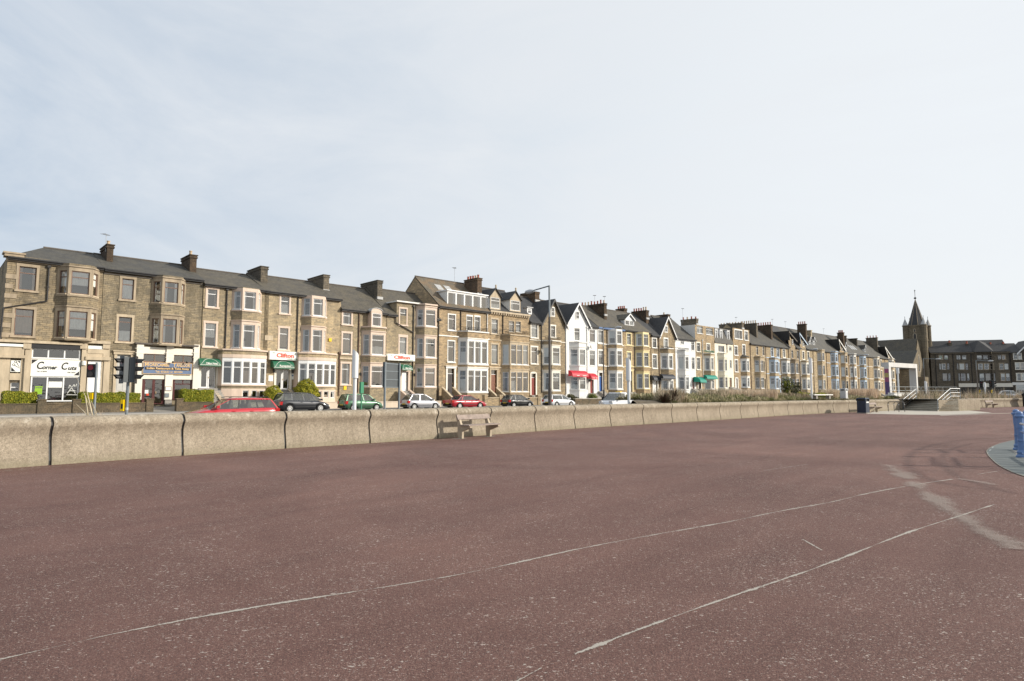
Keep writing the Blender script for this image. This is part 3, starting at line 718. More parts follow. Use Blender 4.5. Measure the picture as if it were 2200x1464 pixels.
# 1: corner shop
h = H_('corner_shop', 'grimy stone corner building with the hairdresser shopfront, leftmost of the terrace', 'house', 'A', 40, 768, (450, 268), (560, 195), 'stone_grimy', 'trim_grimy', 'slate_grey', 'frame_brown', hip=2.6, z0=.4)
h.win(140, 272, 292, 468, ('sides', 'curtain_cream'), mul=0); h.win(107, 250, 607, 808, ('blind', 'curtain_cream'))
h.bay(502, 680, [(325, 496), (625, 822)], None, 848, d=.8, sp=.62, cur=('top', 'curtain_white'), bands=True, wall='stone_grimy')
for i in range(9):                                                       # quoins of the corner
    z = 4.3 + i * .72; h.extra.box((-.04, -.05, z), (.42 if i % 2 else .66, .03, z + .34), 'trim_grimy', 'quoin')
h.extra.box((-.1, -.12, h.ze - .25), (h.W, .03, h.ze - .02), 'trim_grimy'); h.extra.box((.95, -.03, h.ze - .02), (h.W * .42, .1, h.ze + .2), 'stone_grimy')
h.extra.box((-.2, -.2, h.ze + .1), (.95, .8, h.ze + .3), 'trim_grimy'); h.extra.box((-.28, -.28, h.ze + .3), (1.03, .88, h.ze + .42), 'trim_grimy')
h.pipe(360, 285, 545); a, z = h.at(350, 550); b, z2 = h.at(25, 600); g = MB(); g.tube([(a, -.1, z), (b, -.1, z2), (b - .12, -.1, z2 - 3.2)], .06, 'pipe_black', 8); g.build('downpipe', h.root)
# shopfront
zt = h.at(420, 862)[1]; t0 = h.at(-60, 1000)[0]; g = h.mb()
def bx(x0, x1, y0, y1, pr, mat, b=-.0, gg=None):
    a, c, z0, z1 = h.span(x0, x1, y0, y1, -pr); (gg or g).box((a, -pr, z0), (c, b, z1), mat)
bx(180, 230, 850, 1290, .3, 'trim_stone'); bx(606, 648, 850, 1290, .3, 'trim_stone'); bx(775, 822, 850, 985, .3, 'trim_stone'); bx(772, 818, 985, 1290, .22, 'trim_stone')
bx(-80, 182, 890, 965, .34, 'trim_stone'); bx(-80, 190, 950, 972, .42, 'trim_stone'); bx(648, 775, 905, 940, .3, 'trim_stone'); bx(640, 830, 965, 990, .4, 'trim_stone')
bx(648, 775, 940, 966, .26, 'trim_stone'); bx(176, 236, 848, 905, .42, 'trim_stone'); bx(602, 654, 848, 905, .42, 'trim_stone'); bx(772, 826, 852, 905, .42, 'trim_stone')
bx(-80, 620, 845, 864, .5, 'trim_stone', .05); bx(620, 830, 845, 866, .5, 'trim_stone', .05)
bx(-80, 70, 965, 1290, .18, 'trim_stone'); bx(150, 182, 970, 1290, .16, 'trim_stone'); bx(70, 150, 1088, 1140, .2, 'trim_stone'); bx(748, 778, 990, 1290, .15, 'trim_stone')
g.build('shop_surround', h.root)
g = MB(); bx(232, 608, 866, 906, .38, 'gutter_black'); g.build('cornice', h.root)
g = MB(); bx(-80, 175, 866, 886, .44, 'sign_white'); g.build('fascia', h.root); g = MB(); bx(660, 773, 883, 908, .34, 'sign_white'); g.build('fascia', h.root)
def shopwin(x0, x1, y0, y1, n, nm, frame='upvc', pr=.12, post=.09):
    a, c, z0, z1 = h.span(x0, x1, y0, y1, -pr); g = MB(); W_ = c - a; H_2 = z1 - z0
    for i in range(n + 1):
        x = W_ * i / n; g.box((min(max(x - post / 2, 0), W_ - post), -.03, 0), (min(max(x + post / 2, post), W_), .05, H_2), frame)
    g.box((0, -.027, 0), (W_, .048, .09), frame); g.box((0, -.027, H_2 - .08), (W_, .048, H_2), frame)
    o = g.build(nm, h.root, (a, -pr, z0)); g = MB(); g.poly([(0, .01, 0), (W_, .01, 0), (W_, .01, H_2), (0, .01, H_2)], 'glass'); g.build('pane', o)
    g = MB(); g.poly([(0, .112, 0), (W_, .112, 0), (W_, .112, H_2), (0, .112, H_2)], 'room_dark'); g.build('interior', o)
    return o, W_, H_2
shopwin(236, 602, 908, 982, 3, 'transom_window')
o, w_, h_ = shopwin(226, 590, 1112, 1300, 3, 'shop_window')
for q in (((w_ * .09, -.005, .55), (w_ * .24, .004, 1.0), 'sticker_green'), ((w_ * .09, -.005, 1.05), (w_ * .25, .004, 1.14), 'sticker_green'), ((w_ * .36, -.006, 1.05), (w_ * .64, .004, 1.5), 'sign_white')): g = MB(); g.box(*q); g.build('poster', o)
g = MB(); wf = [((.74, .5), (.97, .5)), ((.76, .6), (.84, 1.05)), ((.84, 1.05), (.93, .6)), ((.8, .8), (.93, .82)), ((.78, 1.0), (.80, 1.25)), ((.80, 1.25), (.84, 1.1)), ((.86, 1.1), (.89, 1.3)), ((.89, 1.3), (.91, 1.12)), ((.93, 1.15), (.95, 1.35))]
for (p, q), (r_, s_) in wf: g.tube([(w_ * p, -.005, q), (w_ * r_, -.005, s_)], .022, 'sign_white', 4)
g.build('window_decal', o)
a, c, z0, z1 = h.span(228, 600, 984, 1112, -.2); g = MB(); g.box((0, -.0, 0), (c - a, .09, z1 - z0), 'sign_white')
w_, h_ = c - a, z1 - z0
g.box((.03, -.006, h_ - .05), (w_ - .03, 0, h_ - .03), 'trim_stone'); o = g.build('sign_board', h.root, (a, -.22, z0))
g = MB(); g.poly([(.05, -.008, h_ - .07), (.05, -.008, h_ - .4), (.42, -.008, h_ - .07)], 'sign_black'); g.poly([(w_ - .05, -.008, .1), (w_ - .05, -.008, .42), (w_ - .4, -.008, .1)], 'sign_black'); g.build('corner_mark', o)
text('C', o, (w_ * .17, -.012, h_ * .60), .78, 'text_black', .42, .25, bold=.012); text('orner', o, (w_ * .37, -.012, h_ * .51), .42, 'text_black', w_ * .30, .25, bold=.012)
text('C', o, (w_ * .66, -.012, h_ * .59), .78, 'text_black', .42, .25, bold=.012); text('uts', o, (w_ * .83, -.012, h_ * .50), .42, 'text_black', w_ * .18, .25, bold=.012)
text('Tel: 419094', o, (w_ * .22, -.012, h_ * .27), .15, 'trim_dark', w_ * .2, .3); text('Hair Salon', o, (w_ * .82, -.012, h_ * .25), .15, 'trim_dark', w_ * .17, .3)
a, c, z0, z1 = h.span(80, 153, 992, 1078, -.2); g = MB(); g.box((0, 0, 0), (c - a, .03, z1 - z0), 'sign_white'); o = g.build('scissors_sign', h.root, (a, -.22, z0)); w_, h_ = c - a, z1 - z0
g = MB(); g.poly([(.04, -.006, .04), (.3, -.006, .04), (.04, -.006, .34)], 'sign_black'); g.poly([(w_ - .04, -.006, h_ - .04), (w_ - .2, -.006, h_ - .04), (w_ - .04, -.006, h_ - .2)], 'sign_black')
for cx, cz, tx, tz in ((.3, .62, .95, .30), (.48, .88, .92, .38)):
    ring = [(w_ * cx + .07 * math.cos(t * .7), -.012, h_ * cz + .07 * math.sin(t * .7)) for t in range(10)]
    g.tube(ring, .014, 'text_black', 4); g.tube([(w_ * cx + .06, -.012, h_ * cz - .05), (w_ * tx, -.012, h_ * tz)], .018, 'text_black', 4, r1=.006)
g.build('scissors_mark', o)
h.win(76, 140, 1158, 1290, None, sur=None, frame='upvc')
a, c, z0, z1 = h.span(652, 752, 996, 1290, -.12); g = MB(); g.box((0, -.03, 0), (c - a, .05, z1 - z0), 'door_white'); g.box((.06, -.05, 0), (.62 * (c - a), -.03, (z1 - z0) * .9), 'door_white'); g.box((.66 * (c - a), -.045, .0), (c - a - .05, -.03, (z1 - z0) * .9), 'upvc'); g.build('door', h.root, (a, -.12, z0))
g = MB(); g.lathe([(.02, 0), (.14, .02), (.15, .2), (.13, .34), (.02, .36)], 'sign_white', 8); a, z = h.at(628, 1030, -.4); g.build('alarm_box', h.root, (a, -.36, z))
h.chimney('A', 800, 848, 122, 290, L=2.6, yo=2.4, mat='brick_chimney', pots=1, pot='pot_cream')
aerial(*[0] * 3, 1.1, None, h.root).location = (h.W + .55, 2.8, h.zr + .55)
h.finish()
# 2: restaurant
h = H_('restaurant_building', 'grimy stone terrace house with the cream and blue restaurant front', 'house', 'B', 0, 748, (300, 345), (340, 262), 'stone_grimy', 'trim_grimy', 'slate_grey', 'frame_brown', z0=.4)
h.win(145, 235, 382, 538, ('blind', 'curtain_white')); h.win(118, 218, 668, 852, ('low', 'curtain_white'), sur='trim_stone', tr=.2)
h.bay(440, 578, [(405, 562), (682, 865)], None, 874, d=.8, sp=.62, cur=('sides', 'curtain_white'))
h.band(h.ze - .3, .1, .08, 'trim_dark')
h.door(103, 205, 948, 1236, 'door_pale', sur='trim_stone')
g = MB()
for x0, x1 in ((250, 302), (474, 530), (680, 722)):
    bx(x0, x1, 874, 1286, .34, 'trim_cream')
    for i in range(5): bx(x0 - 1, x1 + 1, 900 + i * 34, 904 + i * 34, .36, 'trim_cream')
bx(302, 474, 893, 944, .24, 'trim_cream'); bx(530, 680, 905, 953, .24, 'trim_cream'); bx(295, 474, 1092, 1132, .24, 'trim_cream'); bx(528, 676, 1098, 1136, .24, 'trim_cream'); bx(468, 520, 1290, 1330, .3, 'concrete_grey')
g.build('shopfront', h.root); g = MB(); bx(248, 722, 868, 880, .4, 'trim_dark', .05); g.build('cornice', h.root)
shopwin(302, 474, 944, 1006, 2, 'transom_window', 'frame_brown', .1, .05); shopwin(530, 680, 953, 1012, 2, 'transom_window', 'frame_brown', .1, .05)
o, w_, h_ = shopwin(528, 668, 1134, 1286, 1, 'shop_window', 'maroon', .1, .12); g = MB(); g.box((.05, -.02, h_ * .74), (w_ - .05, .04, h_ * .79), 'maroon'); g.box((w_ * .5 - .04, -.02, h_ * .79), (w_ * .5 + .04, .04, h_), 'maroon'); g.build('glazing_bar', o)
o, w_, h_ = shopwin(296, 464, 1130, 1320, 2, 'entrance', 'maroon', .1, .2); g = MB(); g.box((w_ * .08, -.014, h_ * .42), (w_ * .28, -.006, h_ * .56), 'sign_white'); g.box((w_ * .2, -.016, h_ * .34), (w_ * .31, -.008, h_ * .42), 'text_red'); g.build('notice', o)
g = MB(); g.tube([(w_ * .6, -.1, h_ * .42), (w_ * .6, -.1, h_ * .5)], .02, 'sign_gold', 6); g.box((w_ * .59, -.1, h_ * .45), (w_ * .61, -.03, h_ * .46), 'sign_gold'); g.build('handle', o)
g = MB(); bx(470, 518, 1188, 1220, .38, 'frame_brown', -.34); bx(474, 514, 1192, 1216, .39, 'sign_white', -.36); g.build('menu_board', h.root); g = MB(); bx(470, 500, 1238, 1268, .42, 'steel_grey', -.34); g.build('letter_box', h.root)
a, c, z0, z1 = h.span(302, 672, 1010, 1096, -.4); w_, h_ = c - a, z1 - z0; g = MB(); g.box((0, 0, 0), (w_, .08, h_), 'sign_gold'); g.box((.04, -.008, .04), (w_ - .04, 0, h_ - .04), 'sign_blue'); g.box((w_ * .04, -.014, h_ * .36), (w_ * .96, -.008, h_ * .60), 'sign_black')
o = g.build('sign_board', h.root, (a, -.42, z0))
text('M', o, (w_ * .07, -.02, h_ * .79), h_ * .44, 'sign_gold', w_ * .075, bold=.01); text('ORECAMBE', o, (w_ * .32, -.02, h_ * .78), h_ * .36, 'sign_gold', w_ * .40, bold=.01); text('T', o, (w_ * .625, -.02, h_ * .79), h_ * .44, 'sign_gold', w_ * .05, bold=.01)
text('ANDOORI', o, (w_ * .81, -.02, h_ * .78), h_ * .36, 'sign_gold', w_ * .29, bold=.01); text('Indian Restaurant & Take Away', o, (w_ * .5, -.026, h_ * .49), h_ * .24, 'sign_gold', w_ * .86, bold=.008); text('Tel: 832633 or 401094', o, (w_ * .52, -.02, h_ * .2), h_ * .22, 'sign_gold', w_ * .55, bold=.006)
for k in (.57, .86):
    g = MB(); g.tube([(0, 0, .1), (0, -.25, .16)], .015, 'iron_black', 5); g.lathe([(.06, -.02), (.09, .06), (.05, .14)], 'iron_black', 8, (0, -.27, .06)); g.build('sign_light', o, (w_ * k, 0, h_ - .06))
h.chimney('B', 655, 705, 200, 362, L=2.6, yo=2.4, mat='brick_chimney', pots=1); h.finish()
# 3, 4: the two tall Clifton houses
h = H_('guest_house', 'tan stone guest house with green door awning, directly right of the restaurant', 'house', 'B', 750, 1244, (950, 443), (900, 345), 'stone_tan', 'trim_pink', 'slate_brown', z0=.4)
h.win(786, 858, 460, 592); h.win(768, 848, 714, 888)
h.door(735, 850, 1040, 1200, 'upvc', glazed=True, sur='trim_cream', steps=1); h.awning(722, 880, 975, 1036, 'awning_green', rows='Clifton Hotel', kind='piped')
h.v = 'C'; h.bay(236, 366, [(345, 496), (626, 822)], None, 842, d=.8, sp=.66, cur=('sides', 'curtain_white')); h.bow(84, 440, 938, 1126, 5)
wall_lamp(h, 46, 1010); h.pipe(98, 318, 1090, 'pipe_black'); h.chimney('C', 398, 456, 128, 276, L=3.4, yo=2.4, pots=0); h.finish()
h = H_('guest_house', 'tan stone guest house with white Clifton sign over its green Reception awning', 'house', 'C', 424, 1076, (720, 374), (640, 253), 'stone_tan', 'trim_pink', 'slate_brown', z0=.4)
h.win(568, 638, 388, 530); h.win(556, 628, 655, 836); h.door(526, 640, 1006, 1176, 'upvc', glazed=True, sur='trim_cream', steps=1); h.awning(497, 672, 930, 1000, 'awning_green', rows='Reception', kind='piped')
h.bay(826, 934, [(405, 548), (670, 853)], None, 868, d=.8, sp=.66, cur=('sides', 'curtain_white')); h.bow(732, 1036, 958, 1138, 5)
def clifton(x0, x1, y0, y1):
    a, c, z0, z1 = h.span(x0, x1, y0, y1, -.5); w_, h_ = c - a, z1 - z0; g = MB(); g.box((0, 0, 0), (w_, .4, h_), 'sign_white'); o = g.build('sign_board', h.root, (a, -.5, z0))
    text('Clifton', o, (w_ * .52, -.012, h_ * .50), h_ * .66, 'text_red', w_ * .58, bold=.018); text('THE', o, (w_ * .13, -.012, h_ * .78), h_ * .16, 'text_green', w_ * .07); text('LICENSED  HOTEL', o, (w_ * .76, -.012, h_ * .12), h_ * .16, 'text_green', w_ * .34)
clifton(472, 725, 853, 925); wall_lamp(h, 500, 1015); wall_lamp(h, 662, 1020)
g = MB(); bx(462, 502, 1056, 1106, .06, 'sign_white'); g.build('crest_plaque', h.root); g = MB(); bx(656, 678, 1040, 1090, .05, 'sign_white'); bx(660, 674, 1052, 1064, .056, 'sign_blue', -.05); g.build('rating_plate', h.root); g = MB(); bx(978, 1000, 740, 768, .12, 'yellow_box'); g.build('alarm_box', h.root)
g = MB(); bx(432, 500, 716, 758, .05, 'trim_stone'); g.build('date_stone', h.root)
h.pipe(706, 376, 1090); h.pipe(1064, 860, 1230, 'pipe_rust'); h.chimney('C', 930, 978, 200, 332, L=3.6, yo=2.4, pots=0); h.finish()
# 5, 6: the two lower Clifton houses
h = H_('guest_house', 'tan stone guest house with arched lead dormer and yellow plaque, behind the green notice post', 'house', 'D', 130, 556, (380, 428), (340, 232), 'stone_tan', 'trim_pink', 'slate_brown', z0=.4, sl=True)
h.win(160, 235, 440, 548); h.win(156, 231, 632, 820); h.win(147, 219, 912, 1103, ('sides', 'curtain_white'))
h.bay(412, 545, [(645, 828), (936, 1118)], 580, None, d=.8, sp=.62, cap='flat'); a, c, z0, z1 = h.span(432, 514, 412, 566, -.75); h.dormer(0, 0, 0, 0, yo=-.72, L=2.2, kind='arch', mat='trim_pink', m=(a - .12, c + .12, z0 - .15, z1 - .25), cur=('sides', 'curtain_pink'))
g = MB(); bx(166, 192, 1120, 1155, .06, 'yellow_box'); g.build('plaque', h.root); wall_lamp(h, 312, 1008); h.pipe(303, 425, 1180, 'pipe_rust'); h.band(h.at(200, 865)[1], .2, .14, 'trim_stone', 0, 2.2)
h.chimney('D', 478, 524, 140, 298, L=3.6, yo=2.4, pots=0); h.finish()
h = H_('guest_house', 'tan stone guest house with Clifton sign and cream porch steps, behind the grey road sign', 'house', 'D', 560, 1052, (620, 458), (730, 268), 'stone_tan', 'trim_pink', 'slate_brown', z0=.4)
a, b, zt = h.at(655, 450)[0], h.at(850, 450)[0], h.at(750, 352)[1]; g = h.mb(); t0, t1, z0, z1 = h.span(685, 745, 405, 552); g.facet((a, -.01), (b, -.01), h.ze - .35, zt, 'stone_tan', [(t0 - a, t1 - a, z0, z1)], .15); g.poly([(a, -.01, h.ze - .35), (a, -.01, zt), (a, 4, zt), (a, 4, h.ze - .35)], 'stone_tan'); g.box((a - .2, -.35, zt), (b + .1, 4, zt + .14), 'trim_white'); g.build('dormer', h.root); h.gables.append((a, b)); window(h.root, (a, -.01), 0, t0 - a, t1 - a, z0, z1, 'upvc', .27, 0, ('sides', 'curtain_white'), 'trim_pink', sw=.14)
h.win(682, 745, 668, 826, head=.3); h.door(700, 760, 985, 1165, 'door_white', sur='trim_pink', steps=1); h.awning(690, 786, 915, 975, 'awning_green', rows='Clifton Hotel', kind='piped', d=1.0)
P_, zt_ = h.bay(912, 1022, [(415, 564), (680, 852), (952, 1122)], 372, None, d=.8, sp=.66, cap='flat')
clifton(572, 826, 826, 885); wall_lamp(h, 812, 1015); wall_lamp(h, 680, 1015); h.pipe(808, 375, 1230); h.pipe(1042, 395, 1250)
a, z = h.at(640, 465); b, z2 = h.at(805, 625); g = MB(); g.tube([(a, -.12, z), (a + .05, -.12, z - .8), (b, -.12, z2)], .06, 'pipe_black', 8); g.build('downpipe', h.root); h.finish()
# 7: tall house with long white dormer
h = H_('tall_house', 'tall brown stone house with long white glazed dormer and white bay, behind the crimson saloon', 'house', 'E', 392, 866, (640, 402), (430, 150), 'stone_brown', 'trim_white', 'slate_moss', z0=.5)
h.zr = on(*px('E', 300, 135), 4.8)[1]
h.win(488, 550, 460, 600, sw=.1); h.win(484, 543, 704, 893, sw=.1); h.door(477, 540, 955, 1185, 'door_dark', fan=.22, steps=1)
h.win(657, 708, 475, 612, sw=.06, head=.2); h.win(730, 778, 480, 614, sw=.06, head=.2)
h.bay(664, 855, [(708, 910), (975, 1168)], 622, None, d=.9, sp=.7, n=3, cap='parapet', wall='stone_brown', trim='trim_white'); h.rail(622, 850, 578, 612)
h.band(h.at(540, 660)[1], .12, .08, 'trim_white'); h.band(h.ze - .1, .2, .18, 'trim_stone')
h.dormer(0, 0, 0, 0, yo=.25, L=4.2, kind='strip', m=(h.at(478, 300, .25)[0], h.at(862, 300, .25)[0], h.ze + .05, h.at(670, 262, .25)[1]), n=5, mat='upvc', side='trim_white', cur=('right', 'curtain_blue'), tr=0)
g = MB()
for x in (2.0, 3.4):                                                     # roof lights on the slope
    y0, y1 = 2.7, 3.7; zf = lambda y: h.ze + (h.zr - h.ze) * y / h.ry + .24
    g.hexa([(x, y0, zf(y0) - .1), (x + 1.0, y0, zf(y0) - .1), (x + 1.0, y1, zf(y1) - .1), (x, y1, zf(y1) - .1), (x, y0, zf(y0)), (x + 1.0, y0, zf(y0)), (x + 1.0, y1, zf(y1)), (x, y1, zf(y1))], 'frame_grey')
    g.poly([(x + .08, y0 + .07, zf(y0 + .07) + .006), (x + .92, y0 + .07, zf(y0 + .07) + .006), (x + .92, y1 - .07, zf(y1 - .07) + .006), (x + .08, y1 - .07, zf(y1 - .07) + .006)], 'lead_flash')
g.build('roof_light', h.root)
h.pipe(602, 410, 1220); h.pipe(848, 440, 615, 'pipe_white')
h.chimney('E', 757, 797, 118, 262, L=2.6, yo=1.6, mat='brick_chimney', pots=5, pot='pot_red'); aerial(0, 0, 0, 1.5, None, h.root).location = (h.W - 2.4, 4, h.zr + .4)
h.finish()
# 8: pedimented dormers
h = H_('tall_house', 'brown stone house with two pointed stone dormers above a bracketed cornice', 'house', 'F', 97, 488, (290, 425), (270, 226), 'stone_brown', 'trim_stone', 'slate_dark', z0=.5)
h.win(118, 180, 488, 627, ('top', 'curtain_white')); h.win(118, 180, 735, 926, ('blind', 'curtain_white')); h.door(112, 170, 985, 1213, 'door_brown', fan=.2, steps=1)
h.win(290, 340, 506, 610, sw=.06); h.win(358, 405, 510, 612, sw=.06)
h.bay(302, 486, [(740, 930), (1008, 1196)], 650, None, d=.9, sp=.7, n=3, cap='parapet'); h.rail(248, 484, 600, 642)
h.band(h.at(140, 690)[1], .12, .08); h.band(h.at(140, 960)[1], .12, .08); h.band(h.ze - .05, .22, .3)
for i in range(17): h.extra.box((.15 + i * h.W / 17.2, -.26, h.ze - .42), (.3 + i * h.W / 17.2, .02, h.ze - .16), 'trim_stone', 'bracket')
h.dormer(106, 206, 262, 392, yo=.05, L=3.4, kind='pedi', apex=190, mat='trim_stone', side='trim_white', ov=.18); h.dormer(300, 404, 292, 412, yo=.05, L=3.4, kind='pedi', apex=218, mat='trim_stone', side='trim_white', ov=.18)
h.pipe(232, 420, 1215); h.chimney('F', 548, 590, 216, 300, L=3.0, yo=3.4, mat='brick_chimney', pots=0); h.finish(gut=None)
# 9: dark gabled
h = H_('gabled_house', 'brown stone house with dark bargeboard gable and arched red door, behind the tall lamp post', 'house', 'F', 492, 842, (550, 515), (560, 300), 'stone_brown', 'trim_cream', 'slate_dark', z0=.5)
h.win(510, 570, 537, 666); h.win(510, 568, 762, 922); h.door(508, 552, 1020, 1232, 'door_red', fan=.2, arch=True, sur='trim_cream', steps=1); h.win(702, 744, 554, 662)
h.gable(608, 842, 722, 296, 528, 'gutter_black', win=(703, 735, 372, 455)); h.bay(715, 796, [(768, 926), (1014, 1182)], 704, None, d=.95, sp=.9, cap='parapet', trim='trim_cream'); h.rail(645, 796, 664, 698)
dish(h, 592, 800); h.band(h.at(540, 690)[1], .1, .06); h.pipe(612, 520, 1210); h.dormer(470, 515, 375, 440, yo=1.2, L=2.5, kind='flat', mat='upvc'); h.finish()
# 10: white with red awnings
h = H_('gabled_house', 'white painted house with pointed white gable and red awnings', 'house', 'G', 176, 520, (480, 515), (470, 325), 'render_white', 'trim_white', 'slate_dark', z0=.5, frame='upvc')
h.win(440, 497, 550, 684, sur=None); h.win(440, 497, 776, 938, ('top', 'curtain_white'), sur=None); h.door(440, 480, 1092, 1238, 'door_red', steps=1); h.win(275, 330, 534, 668, sur=None)
h.gable(186, 432, 322, 268, 505, 'upvc', win=(286, 321, 352, 432), orn=False); h.bay(324, 400, [(765, 935), (1066, 1196)], 690, None, d=.95, sp=.95, cap='parapet', bands=True)
for aw in (h.awning(235, 408, 992, 1062, 'awning_red', off=.9, d=.8), h.awning(436, 505, 1020, 1088, 'awning_red', d=1.1)):
    bb = [v.co for v in aw.data.vertices]; x0, x1 = min(v.x for v in bb), max(v.x for v in bb); y0 = min(v.y for v in bb); z0 = min(v.z for v in bb)
    for k, (s0_, s1_) in enumerate(((.25, .42), (.62, .86))): g = MB(); g.box((x0 + (x1 - x0) * s0_, y0 - .02, z0 + .2), (x0 + (x1 - x0) * s1_, y0 - .006, z0 + .27), 'sign_white'); g.build('awning_mark', aw)
wall_lamp(h, 430, 1100); dish(h, 428, 740); h.pipe(414, 520, 1200, 'pipe_white'); h.pipe(184, 500, 1250, 'pipe_white')
h.finish()
h = H_('bay_house', 'brown stone house with white three storey bay and bright blue door', 'house', 'G', 522, 808, (660, 533), (700, 350), 'stone_gold', 'trim_white', 'slate_brown', z0=.5)
h.win(530, 580, 558, 690); h.win(535, 584, 778, 928, ('top', 'curtain_white')); h.door(538, 576, 1015, 1218, 'door_blue', fan=.2, steps=1)
h.bay(733, 796, [(565, 700), (780, 936), (1022, 1188)], 545, None, d=.95, sp=.85); h.pipe(632, 535, 1200); h.chimney('G', 597, 624, 262, 384, L=6.2, yo=1.8, mat='brick_chimney', pots=10, pot='pot_red', potr=.12, poth=.55)
aerial(0, 0, 0, 1.6, None, h.root).location = (5.2, 4.6, h.zr + .5); h.band(h.at(550, 702)[1], .12, .08); h.band(h.at(550, 942)[1], .12, .08); h.finish(gut='rail_blue')
h = H_('bay_house', 'stone house with pale yellow bay and trim and a white pointed dormer', 'house', 'G', 810, 1098, (900, 558), (900, 385), 'stone_gold', 'trim_yellow', 'slate_brown', z0=.5)
h.win(842, 885, 592, 712); h.win(845, 888, 796, 936, ('blind', 'curtain_white')); h.door(855, 900, 1000, 1225, 'door_pale', fan=.2, sur='trim_yellow', steps=1)
h.bay(1022, 1086, [(600, 722), (800, 946), (1030, 1184)], 575, None, d=.95, sp=.85, trim='trim_yellow'); h.pipe(928, 560, 1200); h.dormer(820, 920, 440, 512, yo=1.0, L=3, kind='gable', apex=385, n=2, mat='upvc', tr=0)
aerial(0, 0, 0, 1.8, None, h.root).location = (1.2, 4.6, h.zr + .5); h.band(h.at(860, 722)[1], .12, .08); h.band(h.at(860, 950)[1], .12, .08); h.chimney('G', 815, 843, 318, 372, L=1.8, yo=5.2, mat='brick_chimney', pots=4, pot='pot_red'); h.finish()
# 13..17
h = H_('gabled_house', 'brown stone house with sharp white gable and black awnings', 'house', 'H', 318, 600, (370, 548), (350, 345), 'stone_brown', 'trim_white', 'slate_dark', z0=.5)
h.win(335, 378, 585, 688); h.win(338, 384, 777, 928); h.door(342, 392, 1078, 1228, 'door_white', steps=1); h.awning(334, 416, 1012, 1075, 'awning_black', d=.9); h.win(470, 512, 588, 690)
h.gable(412, 602, 508, 338, 565, 'upvc', win=(476, 507, 440, 508), orn=False); h.bay(525, 578, [(785, 930), (1076, 1176)], 706, None, d=.95, sp=.92, cap='parapet'); h.rail(436, 570, 682, 702)
h.awning(446, 590, 1000, 1058, 'awning_black', off=.9, d=.7); h.dormer(222, 298, 398, 455, yo=1.4, L=2.5, kind='flat', n=2, mat='upvc', tr=0) if False else None
h.pipe(415, 565, 1150, 'pipe_rust'); h.chimney('H', 512, 540, 302, 370, L=3, yo=3.6, mat='brick_chimney', pots=1, pot='pot_cream'); h.chimney('H', 262, 292, 255, 345, L=3.0, yo=2.6, mat='brick_chimney', pots=6, pot='pot_red', poth=.55); h.finish()
h = H_('bay_house', 'bright white rendered house with iron balcony rail, right of the sharp white gable', 'house', 'H', 602, 836, (720, 588), (640, 375), 'render_white', 'render_white', 'slate_grey', z0=.5)
h.win(663, 702, 612, 650, sur=None); h.win(787, 823, 628, 722, sur=None); h.win(792, 826, 806, 942, sur=None); h.door(796, 822, 1040, 1168, 'door_red', arch=True, sur='render_white', steps=1)
h.bay(718, 764, [(800, 940), (1036, 1176)], 725, None, d=.95, sp=.85, cap='parapet'); h.rail(630, 758, 700, 718); h.finish()
h = H_('tall_house', 'brown stone house with flat topped attic storey and teal green awnings', 'house', 'H', 838, 1062, (950, 608), (950, 440), 'stone_brown', 'trim_cream', 'slate_grey', z0=.5)
h.win(852, 920, 442, 524, mul=1, sur=None); h.win(958, 1038, 462, 540, mul=1, sur=None); h.win(850, 888, 636, 734); h.win(966, 1003, 650, 724); h.win(852, 888, 810, 944); h.door(866, 900, 1050, 1170, 'door_dark', steps=1)
aerial(0, 0, 0, 2.2, None, h.root).location = (1.0, 3, h.zr + .1); h.bay(1016, 1056, [(812, 950), (1076, 1170)], 762, None, d=.9, sp=.8, cap='parapet'); h.rail(940, 1056, 728, 748, mat='awning_teal'); h.awning(862, 935, 1030, 1098, 'awning_teal', d=1.4); h.awning(956, 1080, 1010, 1058, 'awning_teal', off=.8, d=.7)
h.pipe(925, 600, 1150, 'pipe_white'); h.chimney('H', 845, 868, 352, 412, L=3.2, yo=1.6, mat='stone_black', pots=4, pot='pot_red'); h.finish(zflat=h.at(950, 440)[1], left_side='trim_white')
h = H_('mansard_house', 'cream house with slate mansard roof and three white dormers', 'house', 'I', 220, 460, (340, 542), (340, 340), 'render_cream', 'render_cream', 'slate_grey', z0=.5)
h.win(262, 344, 568, 652, sur=None, mul=1, tr=0); h.win(404, 438, 578, 636, sur=None); h.win(412, 440, 758, 862, sur=None); h.door(410, 438, 990, 1108, 'door_brown', fan=.2, arch=True, steps=1)
h.bay(346, 388, [(750, 898), (982, 1118)], 672, None, d=.9, sp=.82, cap='flat'); zt = h.at(340, 335)[1]; g = h.mb()
g.hexa([(0, -.2, h.ze), (h.W, -.2, h.ze), (h.W, h.depth, h.ze), (0, h.depth, h.ze), (0, .9, zt), (h.W, .9, zt), (h.W, h.depth, zt), (0, h.depth, zt)], 'slate_grey'); g.build('mansard_roof', h.root)
for x in (240, 303, 396): h.dormer(x - 17, x + 17, 352 + (x - 240) * .13, 478 + (x - 240) * .1, yo=.15, L=1.2, kind='flat', mat='upvc', ov=.05)
h.noroof = True; h.pipe(380, 548, 670, 'pipe_rust'); h.finish()
h = H_('tall_house', 'brown stone house with square attic storey and long dark chimney, right of the mansard roof', 'house', 'I', 462, 680, (570, 540), (570, 350), 'stone_brown', 'trim_white', 'slate_grey', z0=.5)
h.win(480, 572, 368, 478, mul=2, tr=0); h.win(607, 648, 382, 494); h.win(474, 514, 578, 690); h.win(582, 614, 562, 690); h.win(482, 516, 758, 908); h.door(488, 516, 998, 1128, 'door_white', arch=True, steps=1)
